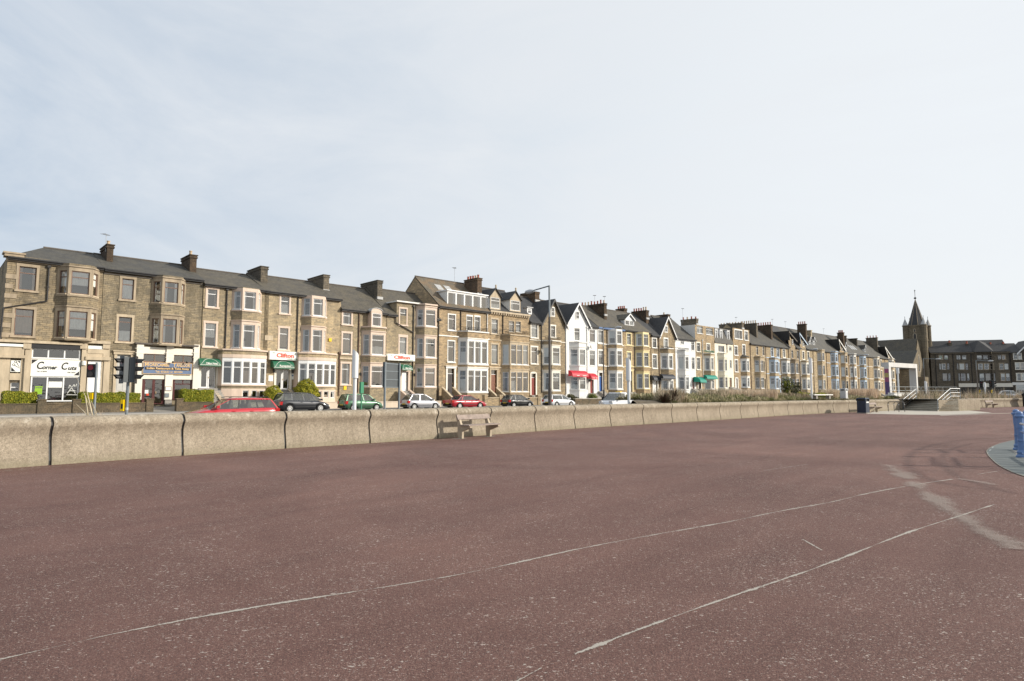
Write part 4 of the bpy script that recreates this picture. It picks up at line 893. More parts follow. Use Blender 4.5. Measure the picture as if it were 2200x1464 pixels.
h.bay(642, 674, [(766, 898), (990, 1108)], 716, None, d=.9, sp=.8, cap='hip'); h.chimney('I', 572, 598, 268, 336, L=5, yo=1.6, mat='stone_black', pots=8, pot='pot_cream', poth=.25); h.finish(zflat=h.at(570, 350)[1], left_side='stone_black')
# 18..: the far end of the terrace; storey levels shared, each house with its own trim and roof
zA = [(on(*px('J', 845, b), -.9)[1], on(*px('J', 845, a), -.9)[1]) for a, b in ((542, 658), (732, 872), (952, 1088))]
zE = on(*px('J', 900, 515), 0)[1]; zR = on(*px('J', 900, 285), 4.8)[1]; zE2 = on(*px('I', 900, 562), 0)[1]; zR2 = on(*px('I', 800, 352), 4.8)[1]
def far(lab, s0, s1, bc, trim, door, gab=None, wall='stone_gold', three=True, bayw=1.7, dorm=0, chim=None, pots=4, pot='pot_cream', ze=None, zr=None, name='bay_house', rl=0, roof='slate_grey', frame='upvc'):
    h = House(name, lab, 'house', 'P', 0, 0, None, None, wall, trim, roof, frame, z0=.6, srange=(s0, s1), ze=ze or zE, zr=zr or zR)
    b0 = bc - s0 - bayw / 2; lv = zA if three else zA[1:]
    h.bay(0, 0, None, None, None, d=.9, sp=.8, m=(b0, b0 + bayw, lv, (h.ze - .05) if three else zA[1][1] + .75, .2), cap='flat' if three else 'parapet')
    if not three: h.win(0, 0, 0, 0, m=(b0 + .3, b0 + 1.25, zA[0][0], zA[0][1] - .1))
    xs = b0 + bayw + 1.35
    if xs + 1.1 < h.W:
        for k, (z0, z1) in enumerate(zA):
            if k < 2: h.win(0, 0, 0, 0, m=(xs + .1, xs + 1.05, z0, z1 - .05))
        if door: h.door(0, 0, 0, 0, door, m=(xs + .05, xs + 1.1, zA[2][0] - .9, zA[2][1] - .2), fan=.2, arch=True, steps=1)
    if xs + 4.2 < h.W:
        for z0, z1 in zA: h.win(0, 0, 0, 0, m=(xs + 2.6, xs + 3.6, z0, z1 - .05))
    for z0, z1 in zA[:2]: h.band(z0 - .35, .13, .07)
    if gab:
        a, b = b0 - .75, b0 + bayw + .85; h.gable(0, 0, 0, 0, 0, gab, m=(a, b, 0, h.ze + 3.3, h.ze), win=(0, ((a + b) / 2 - .32, (a + b) / 2 + .32, h.ze + .5, h.ze + 1.6)), orn=False, roof='slate_dark')
    for k in range(dorm):
        x = .8 + k * 2.3; h.dormer(0, 0, 0, 0, yo=1.0, L=2.6, kind='gable', apex=h.ze + 3.1, m=(x, x + 1.25, h.ze + .7, h.ze + 2.2), mat='upvc', tr=.5)
    if rl:
        g = MB()
        for k in range(rl):
            x = .7 + k * 1.6; zf = lambda y: h.ze + (h.zr - h.ze) * y / h.ry + .24; y0, y1 = 1.4, 2.5
            g.hexa([(x, y0, zf(y0) - .1), (x + .8, y0, zf(y0) - .1), (x + .8, y1, zf(y1) - .1), (x, y1, zf(y1) - .1), (x, y0, zf(y0)), (x + .8, y0, zf(y0)), (x + .8, y1, zf(y1)), (x, y1, zf(y1))], 'steel_pale')
        g.build('roof_light', h.root)
    if chim:
        L, yo, top, mt = chim; g = h.mb(); W = h.W; g.box((W - .35, yo, h.ze - .5), (W + .35, yo + L, top - .2), mt); g.box((W - .45, yo - .1, top - .2), (W + .45, yo + L + .1, top), mt); c = g.build('chimney', h.root)
        for i in range(pots):
            k = MB(); k.lathe([(.15, 0), (.13, .1), (.11, .5), (.15, .55), (.15, .62)], pot, 8, (W, yo + .3 + (L - .6) * i / max(1, pots - 1), top)); k.build('chimney_pot', c)
    if int(s0) % 3 == 1: aerial(0, 0, 0, 1.5, None, h.root).location = (h.W * .6, 4.8, h.zr + .3)
    g = MB(); g.tube([(.12, -.08, .5), (.12, -.08, h.ze - .15)], .06, 'pipe_rust', 6); g.build('downpipe', h.root)
    h.finish(); return h
far('brown stone house with dark iron balcony over its bay and a small twin arched dormer', 121.4, 128.3, 124.7, 'trim_stone', 'door_pale', three=False, chim=(3.5, 1.6, zR2 + .5, 'stone_black'), pots=7, ze=zE2, zr=zR2, dorm=0, name='bay_house')
far('brown stone house with pale blue bay and blue edged windows, behind the reeds', 128.3, 135.4, 131.6, 'trim_blue', 'door_white', three=False, chim=(4.2, 1.6, zR2 + .7, 'brick_chimney'), pots=8, pot='pot_red', ze=zE2, zr=zR2)
far('stone house with white capped bay, directly left of the paired dark gables', 135.4, 139.6, 137.4, 'trim_white', None, three=False, ze=zE2, zr=zR2, bayw=1.5)
far('left house of the paired dark gables, with grimy brown stone bay', 139.6, 145.3, 141.9, 'trim_grimy', None, 'trim_dark', three=False, wall='stone_brown', name='gabled_house', bayw=1.8, roof='slate_dark')
far('right house of the paired dark gables, with cream bay below', 145.3, 153.2, 147.9, 'trim_cream', 'door_white', 'trim_blue', three=False, name='gabled_house', chim=(2.0, 1.2, zR + 1.2, 'brick_chimney'), pots=4, pot='pot_red')
far('stone bay house with two white pointed dormers', 153.2, 161.4, 157.3, 'trim_stone', 'door_white', dorm=2, chim=(3.2, 3.2, zR + .4, 'stone_tan'), pots=0, wall='stone_gold')
far('stone bay house with pale blue trim between the white dormers and the single dark gable', 161.4, 169.6, 165.9, 'trim_blue', None, wall='stone_gold')
far('single dark gabled stone house with white rooflight on its left slope', 169.6, 176.6, 172.6, 'trim_stone', 'door_red', 'trim_white', name='gabled_house', chim=(1.5, .8, zR + .7, 'brick_chimney'), pots=4, pot='pot_red')
far('stone bay house with small white dormer, directly right of the single dark gable', 176.6, 183.4, 179.0, 'trim_white', None, dorm=1, bayw=1.5, chim=(2.8, 2.5, zR + .4, 'stone_dark'), pots=0)
far('stone bay house with pale blue bay and two skylights', 183.4, 191.8, 186.6, 'trim_blue', 'door_brown', rl=3, chim=(2.8, 2.5, zR + .2, 'stone_dark'), pots=0)
far('stone bay house with cream bay and skylights, last but one of the terrace', 191.8, 206.5, 197.9, 'trim_cream', 'door_blue', rl=2, dorm=1, chim=(3, 1.6, zR + 1.3, 'stone_black'), pots=4, pot='pot_red')
far('dark gabled stone house at the church end of the terrace', 206.5, 216.5, 211.4, 'trim_cream', None, 'trim_white', name='gabled_house', roof='slate_dark')
# ------------------------------------------------------------------ church (own axes follow the street)
Zc = 205.0; c0 = D(1990, 800, Zc); sx = (c0 - FT).dot(U); yx = -(c0 - FT).dot(N)
def hz(py, Z=Zc): return CH + (HOR - py) * Z / F
ch = empty('church', row(sx, yx), TH, 'dark stone church with square tower, corner turrets and tall spire', 'church')
g = MB(); TW = 5.4; TD = 5.3; zt = hz(697); zm = hz(792)
g.box((0, 0, 0), (TW, TD, zt), 'stone_church')
for z in (hz(822), zm, hz(731)): g.box((-.2, -.2, z), (TW + .2, TD + .2, z + .35), 'stone_church')
g.box((-.15, -.15, zt - .5), (TW + .15, TD + .15, zt), 'stone_church'); g.build('tower', ch)
g = MB(); s8 = lambda cx, cy, r: [(cx + r * math.cos(math.pi / 8 + k * math.pi / 4), cy + r * math.sin(math.pi / 8 + k * math.pi / 4)) for k in range(8)]
for cx, cy in ((0, 0), (TW, 0), (0, TD), (TW, TD)):
    g = MB(); g.prism(s8(cx, cy, .95), 0, zm, 'stone_church'); g.prism(s8(cx, cy, .85), zm, hz(731), 'stone_church'); g.prism(s8(cx, cy, .8), hz(731), hz(699), 'stone_church'); g.prism(s8(cx, cy, .95), hz(699), hz(697), 'stone_church')
    p = s8(cx, cy, .85); 
    for k in range(8): g.poly([(*p[k], hz(697)), (*p[(k + 1) % 8], hz(697)), (cx, cy, hz(681))], 'lead_flash')
    g.tube([(cx, cy, hz(682)), (cx, cy, hz(677))], .06, 'iron_black', 4); g.build('turret', ch)
g = MB(); p = s8(TW / 2, TD / 2, 2.45); za = hz(638)
for k in range(8): g.poly([(*p[k], zt), (*p[(k + 1) % 8], zt), (TW / 2, TD / 2, za)], 'slate_dark')
for k in range(8): g.tube([(*p[k], zt), (TW / 2, TD / 2, za)], .09, 'trim_grimy', 4, r1=.05)
g.build('spire', ch); g = MB(); g.tube([(TW / 2, TD / 2, za - .3), (TW / 2, TD / 2, hz(618))], .07, 'iron_black', 5); g.lathe([(.05, 0), (.4, .3), (.4, .5), (.05, .8)], 'iron_black', 8, (TW / 2, TD / 2, za - .1)); g.box((TW / 2 - .6, TD / 2 - .03, hz(622)), (TW / 2 + .5, TD / 2 + .03, hz(622) + .12), 'iron_black'); g.lathe([(.02, 0), (.25, .2), (.02, .4)], 'iron_black', 6, (TW / 2, TD / 2, hz(620))); g.build('weather_vane', ch)
def lancet(par, x, z0, z1, w, face, y=0.0, mat='room_dark', tr='trim_stone'):
    g = MB()
    def q(a, b, c): return (a, y - c, b) if face == 'f' else (y - c, -a, b)
    n = 5; out = [(-w / 2, z0), (w / 2, z0)] + [(w / 2 * math.cos(t * math.pi / 2 / n) , z1 - w + w * 1.1 * math.sin(t * math.pi / 2 / n)) for t in range(n + 1)] + [(-w / 2 * math.cos((n - t) * math.pi / 2 / n), z1 - w + w * 1.1 * math.sin((n - t) * math.pi / 2 / n)) for t in range(n + 1)]
    o2 = [(a * 1.45, b + (.12 if b > z0 + .1 else -.12)) for a, b in out]
    g.poly([q(x + a, b, .06) for a, b in o2], tr); g.poly([q(x + a, b, .09) for a, b in out], mat); g.build('lancet_window', par)
for x in (1.9, 3.6): lancet(ch, x, hz(815), hz(796), .7, 'f', 0); 
lancet(ch, TW / 2, hz(725), hz(706), 1.0, 'f', 0); lancet(ch, TW / 2, hz(775), hz(745), .5, 'f', 0)
lancet(ch, -TD * .5, hz(727), hz(716), .8, 's', 0); lancet(ch, -TD * .5, hz(712), hz(706), .5, 's', 0); lancet(ch, -TD * .3, hz(775), hz(755), .6, 's', 0); lancet(ch, -TD * .7, hz(775), hz(755), .6, 's', 0)
lancet(ch, TW / 2, 1.0, hz(826), 1.5, 'f', 0, 'door_dark')
g = MB(); x0, x1 = -10.2, -.9; xm = (x0 + x1) / 2; ye = 16.0; ze_, zr_ = hz(785), hz(731)
g.poly([(x0, .6, 0), (x1, .6, 0), (x1, .6, ze_), (xm, .6, zr_), (x0, .6, ze_)], 'stone_church'); g.poly([(x0, ye, 0), (x0, .6, 0), (x0, .6, ze_), (x0, ye, ze_)], 'stone_church'); g.poly([(x1, .6, 0), (x1, ye, 0), (x1, ye, ze_), (x1, .6, ze_)], 'stone_church')
g.poly([(x1, ye, 0), (x0, ye, 0), (x0, ye, ze_), (xm, ye, zr_), (x1, ye, ze_)], 'stone_church'); g.build('nave', ch)
g = MB()
for a, b, dd in ((x0 - .4, xm, 0), (xm, x1 + .4, 1)):
    za_, zb_ = (ze_ - .4, zr_) if not dd else (zr_, ze_ - .4); g.hexa([(a, .8, za_), (b, .8, zb_), (b, ye, zb_), (a, ye, za_), (a, .8, za_ + .25), (b, .8, zb_ + .25), (b, ye, zb_ + .25), (a, ye, za_ + .25)], 'slate_brown')
g.build('roof', ch); lancet(ch, xm, hz(800), hz(765), 1.6, 'f', .6)
g = MB(); ax0 = x0 - 7.5; g.box((ax0, 0.0, 0), (x0 - .02, 13, hz(795)), 'stone_church'); g.box((x0 - 2.2, -2.5, 0), (x0 + 1.6, .6, hz(812)), 'stone_church')
g.poly([(ax0 - .2, -.2, hz(796)), (x0, -.2, hz(796) + .1), (x0, -.2, hz(757)), ], 'stone_church'); g.build('aisle', ch); g = MB(); g.hexa([(ax0 - .4, -.3, hz(797)), (x0, -.3, hz(758)), (x0, 13, hz(758)), (ax0 - .4, 13, hz(797)), (ax0 - .4, -.3, hz(797) + .25), (x0, -.3, hz(758) + .25), (x0, 13, hz(758) + .25), (ax0 - .4, 13, hz(797) + .25)], 'slate_grey'); g.build('aisle_roof', ch)
for x in (ax0 + 2.2, ax0 + 3.7): lancet(ch, x, hz(813), hz(791), .7, 'f', 0, 'maroon')
lancet(ch, x0 - .3, 1.0, hz(824), 1.6, 'f', -2.5, 'door_dark')
# ------------------------------------------------------------------ the dark block across the end of the street
pL, pR = D(2001, 800, 206), D(2172, 800, 199); dv = (pR - pL); dv.z = 0; WB = dv.length; ang = math.atan2(dv.y, dv.x)
bk = empty('corner_block', (pL.x, pL.y, 0), ang, 'long dark stone four storey block across the street end, right of the church tower', 'building')
def bxz(X, Y): a, b = px('L', X, Y); t = (a - 2001) / 171.0; return t * WB, CH + (HOR - b) * (206 - 7 * t) / F
holes = []; g = MB(); ze_ = bxz(700, 425)[1]; zr_ = bxz(700, 250)[1] + .5
W1 = []
for cx, wd in ((320, 56), (408, 56), (605, 60), (695, 60), (935, 76), (1030, 70), (1110, 50), (1245, 45), (1308, 45)): W1.append((cx, wd, 470, 530))
for cx, wd in ((302, 22), (358, 66), (432, 30), (585, 22), (650, 76), (727, 36), (942, 72), (1038, 72), (1118, 50), (1268, 60), (1343, 60)): W1.append((cx, wd, 600, 690))
for cx, wd in ((370, 68), (440, 34), (600, 24), (662, 72), (740, 32), (955, 70), (1050, 74), (1132, 54), (1280, 60), (1355, 56)): W1.append((cx, wd, 755, 865))
for cx, w_, y0, y1 in W1:
    a, zt = bxz(cx - w_ / 2, y0); b, zb = bxz(cx + w_ / 2, y1); holes.append((a, b, zb, zt))
g.facet((0, 0), (WB, 0), 0, ze_, 'stone_black', holes, .2); g.poly([(0, 10, 0), (0, 0, 0), (0, 0, ze_), (0, 5, zr_), (0, 10, ze_)], 'stone_black'); g.poly([(WB, 0, 0), (WB, 10, 0), (WB, 10, ze_), (WB, 5, zr_), (WB, 0, ze_)], 'stone_black'); g.build('wall', bk)
for h4 in holes: window(bk, (0, 0), 0, *h4, 'upvc', .5, 0, rc(), 'trim_dark' if R.random() < .6 else 'trim_grimy', sw=.18)
g = MB()
for y0, y1, a, b in ((-.4, 5, ze_, zr_), (5, 10.4, zr_, ze_)): g.hexa([(-.2, y0, a), (WB, y0, a), (WB, y1, b), (-.2, y1, b), (-.2, y0, a + .2), (WB, y0, a + .2), (WB, y1, b + .2), (-.2, y1, b + .2)], 'slate_dark')
a = bxz(840, 410)[0]; b = bxz(1140, 410)[0]; c = (a + b) / 2 - .4; zp = bxz(965, 262)[1] + .8; q = [(a, -1.0, ze_ + .1), (b, -1.0, ze_ + .1), (b + .4, 4, ze_ + 2.9), (a - .4, 4, ze_ + 2.9)]
for k in range(4): g.poly([q[k], q[(k + 1) % 4], (c, 2.2, zp)], 'slate_dark')
g.build('roof', bk); g = MB(); g.facet((a, 0), (a + .6, -.9), 3.6, ze_ + .1, 'stone_black'); g.facet((b - .6, -.9), (b, 0), 3.6, ze_ + .1, 'stone_black'); g.build('corner_pier', bk)
for X, w_, Yt in ((527, 50, 268), (805, 36, 285), (1180, 36, 300), (1380, 50, 292)):
    a, zt = bxz(X, Yt); ww = w_ / 2 * WB / 1252; g = MB(); g.box((a - ww, 2.6, zr_ - 2.5), (a + ww, 5.4, zt), 'stone_black'); g.box((a - ww - .1, 2.5, zt), (a + ww + .1, 5.5, zt + .2), 'stone_black'); cc = g.build('chimney', bk)
    g = MB(); g.lathe([(.3, 0), (.25, .7), (.3, .8)], 'pot_red', 8, (a, 3.2, zt + .2)); g.build('chimney_pot', cc)
for X in (230, 515, 800, 1400):
    a = bxz(X, 500)[0]; g = MB(); g.tube([(a, -.12, 0), (a, -.12, ze_)], .12, 'pipe_black', 6); g.build('downpipe', bk)
g = MB(); g.box((0, -.5, ze_ - .3), (WB, .05, ze_ + .05), 'stone_black')
for Y in (565, 715, 885): g.box((0, -.12, bxz(700, Y)[1] - .12), (WB, .05, bxz(700, Y)[1] + .12), 'stone_black')
g.build('cornice', bk)
a, zt = bxz(575, 910); b, zb = bxz(1410, 965); g = MB(); g.box((a, -.5, zb), (b, .02, zt), 'trim_cream'); g.build('shop_fascia', bk)
g = MB(); x = a + .3
while x < b - 2: g.box((x, -.06, .6), (x + 2.0, .0, zb - .15), 'room_dark'); g.box((x - .15, -.12, .4), (x - .02, .0, zb), 'trim_stone'); x += 2.4
g.build('shop_window', bk)
g = MB(); 
for cx in (335, 412):
    a, z = bxz(cx, 490); g.box((a - .5, .30, z - .1), (a + .45, .33, z + .25), 'sticker_green'); a, z = bxz(cx, 515); g.box((a - .5, .30, z - .1), (a + .45, .33, z + .2), 'sticker_green')
g.build('yellow_poster', bk)
gb = empty('gabled_block', (pR.x, pR.y, 0), ang, 'pale fronted building with white gable at the right edge of the photo', 'building')
g = MB(); hs = []
for X0, X1, Y0, Y1 in ((50, 110, 440, 530), (120, 165, 440, 530), (70, 130, 590, 690), (150, 210, 590, 690), (75, 140, 755, 865), (160, 220, 755, 865), (250, 320, 590, 690), (250, 320, 755, 865), (60, 220, 930, 1060)):
    hs.append((X0 * WB / 1252, X1 * WB / 1252, bxz(1500, Y1)[1], bxz(1500, Y0)[1]))
WG = 9.5; g.facet((.02, -.3), (WG, -.3), 0, ze_ - .4, 'stone_dark', hs, .2); g.poly([(.02, 9, 0), (.02, -.3, 0), (.02, -.3, ze_ - .4), (.02, 9, ze_ - .4)], 'stone_dark'); g.poly([(WG, -.3, 0), (WG, 9, 0), (WG, 9, ze_), (WG, -.3, ze_)], 'stone_dark'); g.build('wall', gb)
for k in hs: window(gb, (0, -.3), 0, *k, 'upvc', .5 if k[2] > 3 else .25, 0 if k[2] > 3 else 3, rc(), 'trim_cream', sw=.15)
g = MB(); g.poly([(2.0, -.32, ze_ - .4), (WG, -.32, ze_ - .4), ((2 + WG) / 2, -.32, ze_ + 3.6)], 'stone_dark'); g.box((0, -.5, bxz(1500, 910)[1] - .5), (WG, -.31, bxz(1500, 910)[1] + .3), 'trim_white'); g.build('gable_wall', gb)
for sgn in (1, -1):
    g = MB(); xa = (2 - .4) if sgn > 0 else WG + .4; xm = (2 + WG) / 2
    p = [(xa, -.7, ze_ - .9), (xm, -.7, ze_ + 3.5), (xm, 9, ze_ + 3.5), (xa, 9, ze_ - .9)]; p = p if sgn > 0 else [p[1], p[0], p[3], p[2]]
    g.hexa(p + [(a_, b_, c_ + .25) for a_, b_, c_ in p], 'slate_dark'); g.build('roof', gb)
    g = MB(); q = [(xa, -.8, ze_ - 1.1), (xm, -.8, ze_ + 3.3), (xm, -.71, ze_ + 3.3), (xa, -.71, ze_ - 1.1)]; q = q if sgn > 0 else [q[1], q[0], q[3], q[2]]
    g.hexa(q + [(a_, b_, c_ + .5) for a_, b_, c_ in q], 'upvc'); g.build('bargeboard', gb)
g = MB(); g.hexa([(0, -.6, ze_ - .4), (3, -.6, ze_ - .4), (3, 4.5, ze_ + 2.8), (0, 4.5, ze_ + 2.8), (0, -.6, ze_ - .2), (3, -.6, ze_ - .2), (3, 4.5, ze_ + 3), (0, 4.5, ze_ + 3)], 'slate_dark'); g.build('roof', gb)
# ------------------------------------------------------------------ setting
def poly_sheet(name, pts, mat, z=None, sub=0):
    g = MB(); g.poly([(p[0], p[1], (p[2] if len(p) > 2 else 0) if z is None else z) for p in pts], mat)
    o = g.build(name); return tag(o, kind='structure')
def prom_material():
    m, nt, b = newmat('prom_asphalt'); tc = nd(nt, 'ShaderNodeTexCoord').outputs['Object']
    big = noise(nt, mapping(nt, tc, (.5, .5, 1)), .35, 5, .6, 1.0)
    base = rampn(nt, big, [(.3, (.112, .060, .050)), (.5, (.146, .080, .067)), (.7, (.188, .105, .086))])
    mp = nd(nt, 'ShaderNodeMapping'); mp.inputs['Rotation'].default_value = (0, 0, math.radians(-47)); nt.links.new(tc, mp.inputs['Vector'])
    st = rampn(nt, noise(nt, mapping(nt, mp.outputs[0], (.09, 1.0, 1)), 1.5, 6, .65), [(.30, (.82, .80, .80)), (.48, (1, 1, 1)), (.70, (1.14, 1.13, 1.12))])
    col = mixc(nt, .9, base, st, 'MULTIPLY')
    grain = rampn(nt, noise(nt, tc, 85, 3, .75), [(.30, (.40, .38, .38)), (.5, (1, 1, 1)), (.70, (1.7, 1.6, 1.52))])
    col = mixc(nt, .9, col, grain, 'MULTIPLY')
    g2 = rampn(nt, noise(nt, tc, 24, 4, .8), [(.34, (.74, .72, .72)), (.62, (1.16, 1.15, 1.14))]); col = mixc(nt, .8, col, g2, 'MULTIPLY')
    # pale chips showing where the red surface has worn through, more of them in worn patches
    def M_(op, a, b_, c=False):
        n = nd(nt, 'ShaderNodeMath', operation=op, use_clamp=c)
        for i, v in enumerate((a, b_)):
            if isinstance(v, (int, float)): n.inputs[i].default_value = v
            else: nt.links.new(v, n.inputs[i])
        return n.outputs[0]
    wear = noise(nt, tc, .55, 6, .75, .8); wear2 = noise(nt, tc, 4.5, 4, .7)
    wv = M_('ADD', M_('MULTIPLY', wear, .8), M_('MULTIPLY', wear2, .45))
    dn = nd(nt, 'ShaderNodeTexNoise'); dn.inputs['Scale'].default_value = 60; dn.inputs['Detail'].default_value = 2; nt.links.new(tc, dn.inputs['Vector'])
    ds = nd(nt, 'ShaderNodeVectorMath', operation='SCALE'); nt.links.new(dn.outputs['Color'], ds.inputs[0]); ds.inputs['Scale'].default_value = .03
    dv = nd(nt, 'ShaderNodeVectorMath', operation='ADD'); nt.links.new(tc, dv.inputs[0]); nt.links.new(ds.outputs[0], dv.inputs[1])
    for scl_, rot, sx, dens, size, amt, c1_, c2_ in ((21, .9, 2.2, 1.60, .42, .8, (.50, .42, .36), (.62, .58, .52)), (38, .5, 2.0, 1.53, .44, .75, (.50, .42, .36), (.60, .56, .50)), (70, -.4, 1.6, 1.44, .5, .75, (.45, .33, .27), (.55, .48, .42)), (120, 1.2, 1.4, 1.32, .6, .6, (.38, .22, .18), (.46, .36, .30)), (95, .2, 1.5, 1.38, .5, .55, (.055, .04, .04), (.09, .06, .055))):
        mq = nd(nt, 'ShaderNodeMapping'); mq.inputs['Rotation'].default_value = (0, 0, rot); mq.inputs['Scale'].default_value = (1, sx, 1); mq.inputs['Location'].default_value = (scl_, scl_ * .37, 0); nt.links.new(dv.outputs[0], mq.inputs['Vector'])
        vo = nd(nt, 'ShaderNodeTexVoronoi'); vo.inputs['Scale'].default_value = scl_; nt.links.new(mq.outputs[0], vo.inputs['Vector'])
        sep = nd(nt, 'ShaderNodeSeparateColor'); nt.links.new(vo.outputs['Color'], sep.inputs[0])
        keep = M_('GREATER_THAN', M_('ADD', sep.outputs[0], wv), dens); near = M_('LESS_THAN', vo.outputs['Distance'], M_('MULTIPLY', sep.outputs[1], size))
        col = mixc(nt, M_('MULTIPLY', M_('MULTIPLY', keep, near), amt), col, mixc(nt, sep.outputs[2], c1_, c2_))
    nt.links.new(col, b.inputs['Base Color']); b.inputs['Roughness'].default_value = .82; b.inputs['Specular IOR Level'].default_value = .3
    hgt = M_('ADD', noise(nt, tc, 85, 3, .8), M_('MULTIPLY', noise(nt, tc, 24, 3, .8), 1.2)); bump(nt, b, hgt, .85, .014)
    MATS['prom_asphalt'] = m
prom_material()
def patchmat(name, c, thr, scale, amount, rough=.85, wt=1.4, span=.28, n2=0):
    """worn or stained patch with a ragged edge: fades out across its width (uv.y) with a noise edge"""
    m, nt, b = newmat(name); o = nt.nodes['Material Output']; uv = nd(nt, 'ShaderNodeUVMap').outputs[0]; tc = nd(nt, 'ShaderNodeTexCoord').outputs['Object']
    sp = nd(nt, 'ShaderNodeSeparateXYZ'); nt.links.new(uv, sp.inputs[0]); 
    a = nd(nt, 'ShaderNodeMath', operation='PINGPONG'); nt.links.new(sp.outputs[1], a.inputs[0]); a.inputs[1].default_value = .5
    n = noise(nt, tc, scale, 5, .8)
    if n2:
        k_ = nd(nt, 'ShaderNodeMath', operation='MULTIPLY_ADD'); nt.links.new(noise(nt, tc, n2, 3, .6), k_.inputs[0]); k_.inputs[1].default_value = .8; nt.links.new(n, k_.inputs[2]); k2_ = nd(nt, 'ShaderNodeMath', operation='SUBTRACT'); nt.links.new(k_.outputs[0], k2_.inputs[0]); k2_.inputs[1].default_value = .25; n = k2_.outputs[0]
    s_ = nd(nt, 'ShaderNodeMath', operation='MULTIPLY_ADD'); nt.links.new(a.outputs[0], s_.inputs[0]); s_.inputs[1].default_value = wt; nt.links.new(n, s_.inputs[2])
    r = rampn(nt, s_.outputs[0], [(thr, (0, 0, 0)), (thr + span, (amount,) * 3)])
    t = nd(nt, 'ShaderNodeBsdfTransparent'); mx = nd(nt, 'ShaderNodeMixShader'); nt.links.new(r, mx.inputs[0]); nt.links.new(t.outputs[0], mx.inputs[1]); nt.links.new(b.outputs[0], mx.inputs[2]); nt.links.new(mx.outputs[0], o.inputs[0])
    b.inputs['Base Color'].default_value = (*c, 1); b.inputs['Roughness'].default_value = rough; MATS[name] = m
patchmat('tyre_dark', (.085, .058, .058), .60, 5, .20, wt=1.0, span=.8); patchmat('scuff_pale', (.42, .36, .31), .84, 60, .40, wt=.75, span=.45, n2=1.0); patchmat('crack_fill', (.44, .40, .345), .93, 60, .85, wt=1.0, span=.16, n2=3.0); patchmat('edge_dirt', (.40, .35, .27), .9, 9, .8, wt=1.2, span=.3)
def concrete_wall():
    m, nt, b = newmat('wall_concrete'); tc = nd(nt, 'ShaderNodeTexCoord').outputs['Object']; geo = nd(nt, 'ShaderNodeNewGeometry')
    n1 = noise(nt, tc, .9, 6, .7); col = rampn(nt, n1, [(.3, (.262, .224, .175)), (.7, (.365, .318, .252))])
    agg = rampn(nt, noise(nt, tc, 70, 3, .8), [(.3, (.45, .43, .40)), (.5, (1, 1, 1)), (.7, (1.55, 1.52, 1.48))]); col = mixc(nt, 1.0, col, agg, 'MULTIPLY')
    g2 = rampn(nt, noise(nt, tc, 14, 5, .75), [(.35, (.72, .70, .67)), (.65, (1.16, 1.15, 1.13))]); col = mixc(nt, .9, col, g2, 'MULTIPLY')
    vs = rampn(nt, noise(nt, mapping(nt, tc, (1, 1, .12)), 7, 5, .7), [(.36, (.80, .78, .75)), (.6, (1.05, 1.05, 1.05))]); col = mixc(nt, .5, col, vs, 'MULTIPLY')
    sp = nd(nt, 'ShaderNodeSeparateXYZ'); nt.links.new(tc, sp.inputs[0])
    zr = rampn(nt, sp.outputs[2], [(.0, (0, 0, 0)), (1.1, (1, 1, 1))])                      # pale lime bloom and gull droppings on the rounded top
    bl = noise(nt, mapping(nt, tc, (1, 1, .5)), 5, 6, .75); f = nd(nt, 'ShaderNodeMath', operation='MULTIPLY'); nt.links.new(rampn(nt, bl, [(.55, (0, 0, 0)), (.70, (.7, .7, .7))]), f.inputs[0])
    nt.links.new(rampn(nt, sp.outputs[2], [(.72, (0, 0, 0)), (.95, (1, 1, 1))]), f.inputs[1]); col = mixc(nt, f.outputs[0], col, (.66, .60, .50))
    bl2 = rampn(nt, noise(nt, mapping(nt, tc, (1, 1, .35)), 4.2, 6, .7), [(.66, (0, 0, 0)), (.76, (.5, .5, .5))]); col = mixc(nt, bl2, col, (.58, .52, .42))
    lo = nd(nt, 'ShaderNodeMath', operation='MULTIPLY'); nt.links.new(rampn(nt, sp.outputs[2], [(.0, (1, 1, 1)), (.22, (0, 0, 0))]), lo.inputs[0]); nt.links.new(noise(nt, tc, 3, 4), lo.inputs[1]); col = mixc(nt, lo.outputs[0], col, (.22, .20, .13))
    nt.links.new(col, b.inputs['Base Color']); b.inputs['Roughness'].default_value = .95; b.inputs['Specular IOR Level'].default_value = .15
    bump(nt, b, noise(nt, tc, 60, 3, .8), .5, .012); MATS['wall_concrete'] = m
concrete_wall()
# sea wall line on the promenade surface
WL = [(-330, 1032), (-150, 1019), (0, 1008), (107, 1000), (385, 980), (600, 965), (783, 953.5), (935, 943.5), (1170, 926), (1265, 919.5), (1350, 914.3), (1423, 910), (1487, 906), (1548, 902.3), (1605, 898.8), (1647, 895.8), (1694, 892.6), (1737, 890.2), (1778, 888.2), (1815, 886.8), (1845, 885.6), (1900, 883.2), (1938, 881.6)]
WP = [G(*p) for p in WL]
WP2 = [G(2060, 882.2) + Vector((.3, .8, 0)), G(2066, 877.5), G(2095, 876.4), G(2130, 875.6), G(2192, 874.2), G(2260, 873.2), G(2420, 871.5)]
def resample(P, step, s0=0.0):
    out = []; acc = -s0; 
    L = [0]; 
    for i in range(1, len(P)): L.append(L[-1] + (P[i] - P[i - 1]).length)
    t = s0
    while t < L[-1] + 1e-6:
        k = max(i for i in range(len(L)) if L[i] <= t + 1e-9); k = min(k, len(P) - 2)
        out.append(P[k].lerp(P[k + 1], (t - L[k]) / (L[k + 1] - L[k]))); t += step
    return out
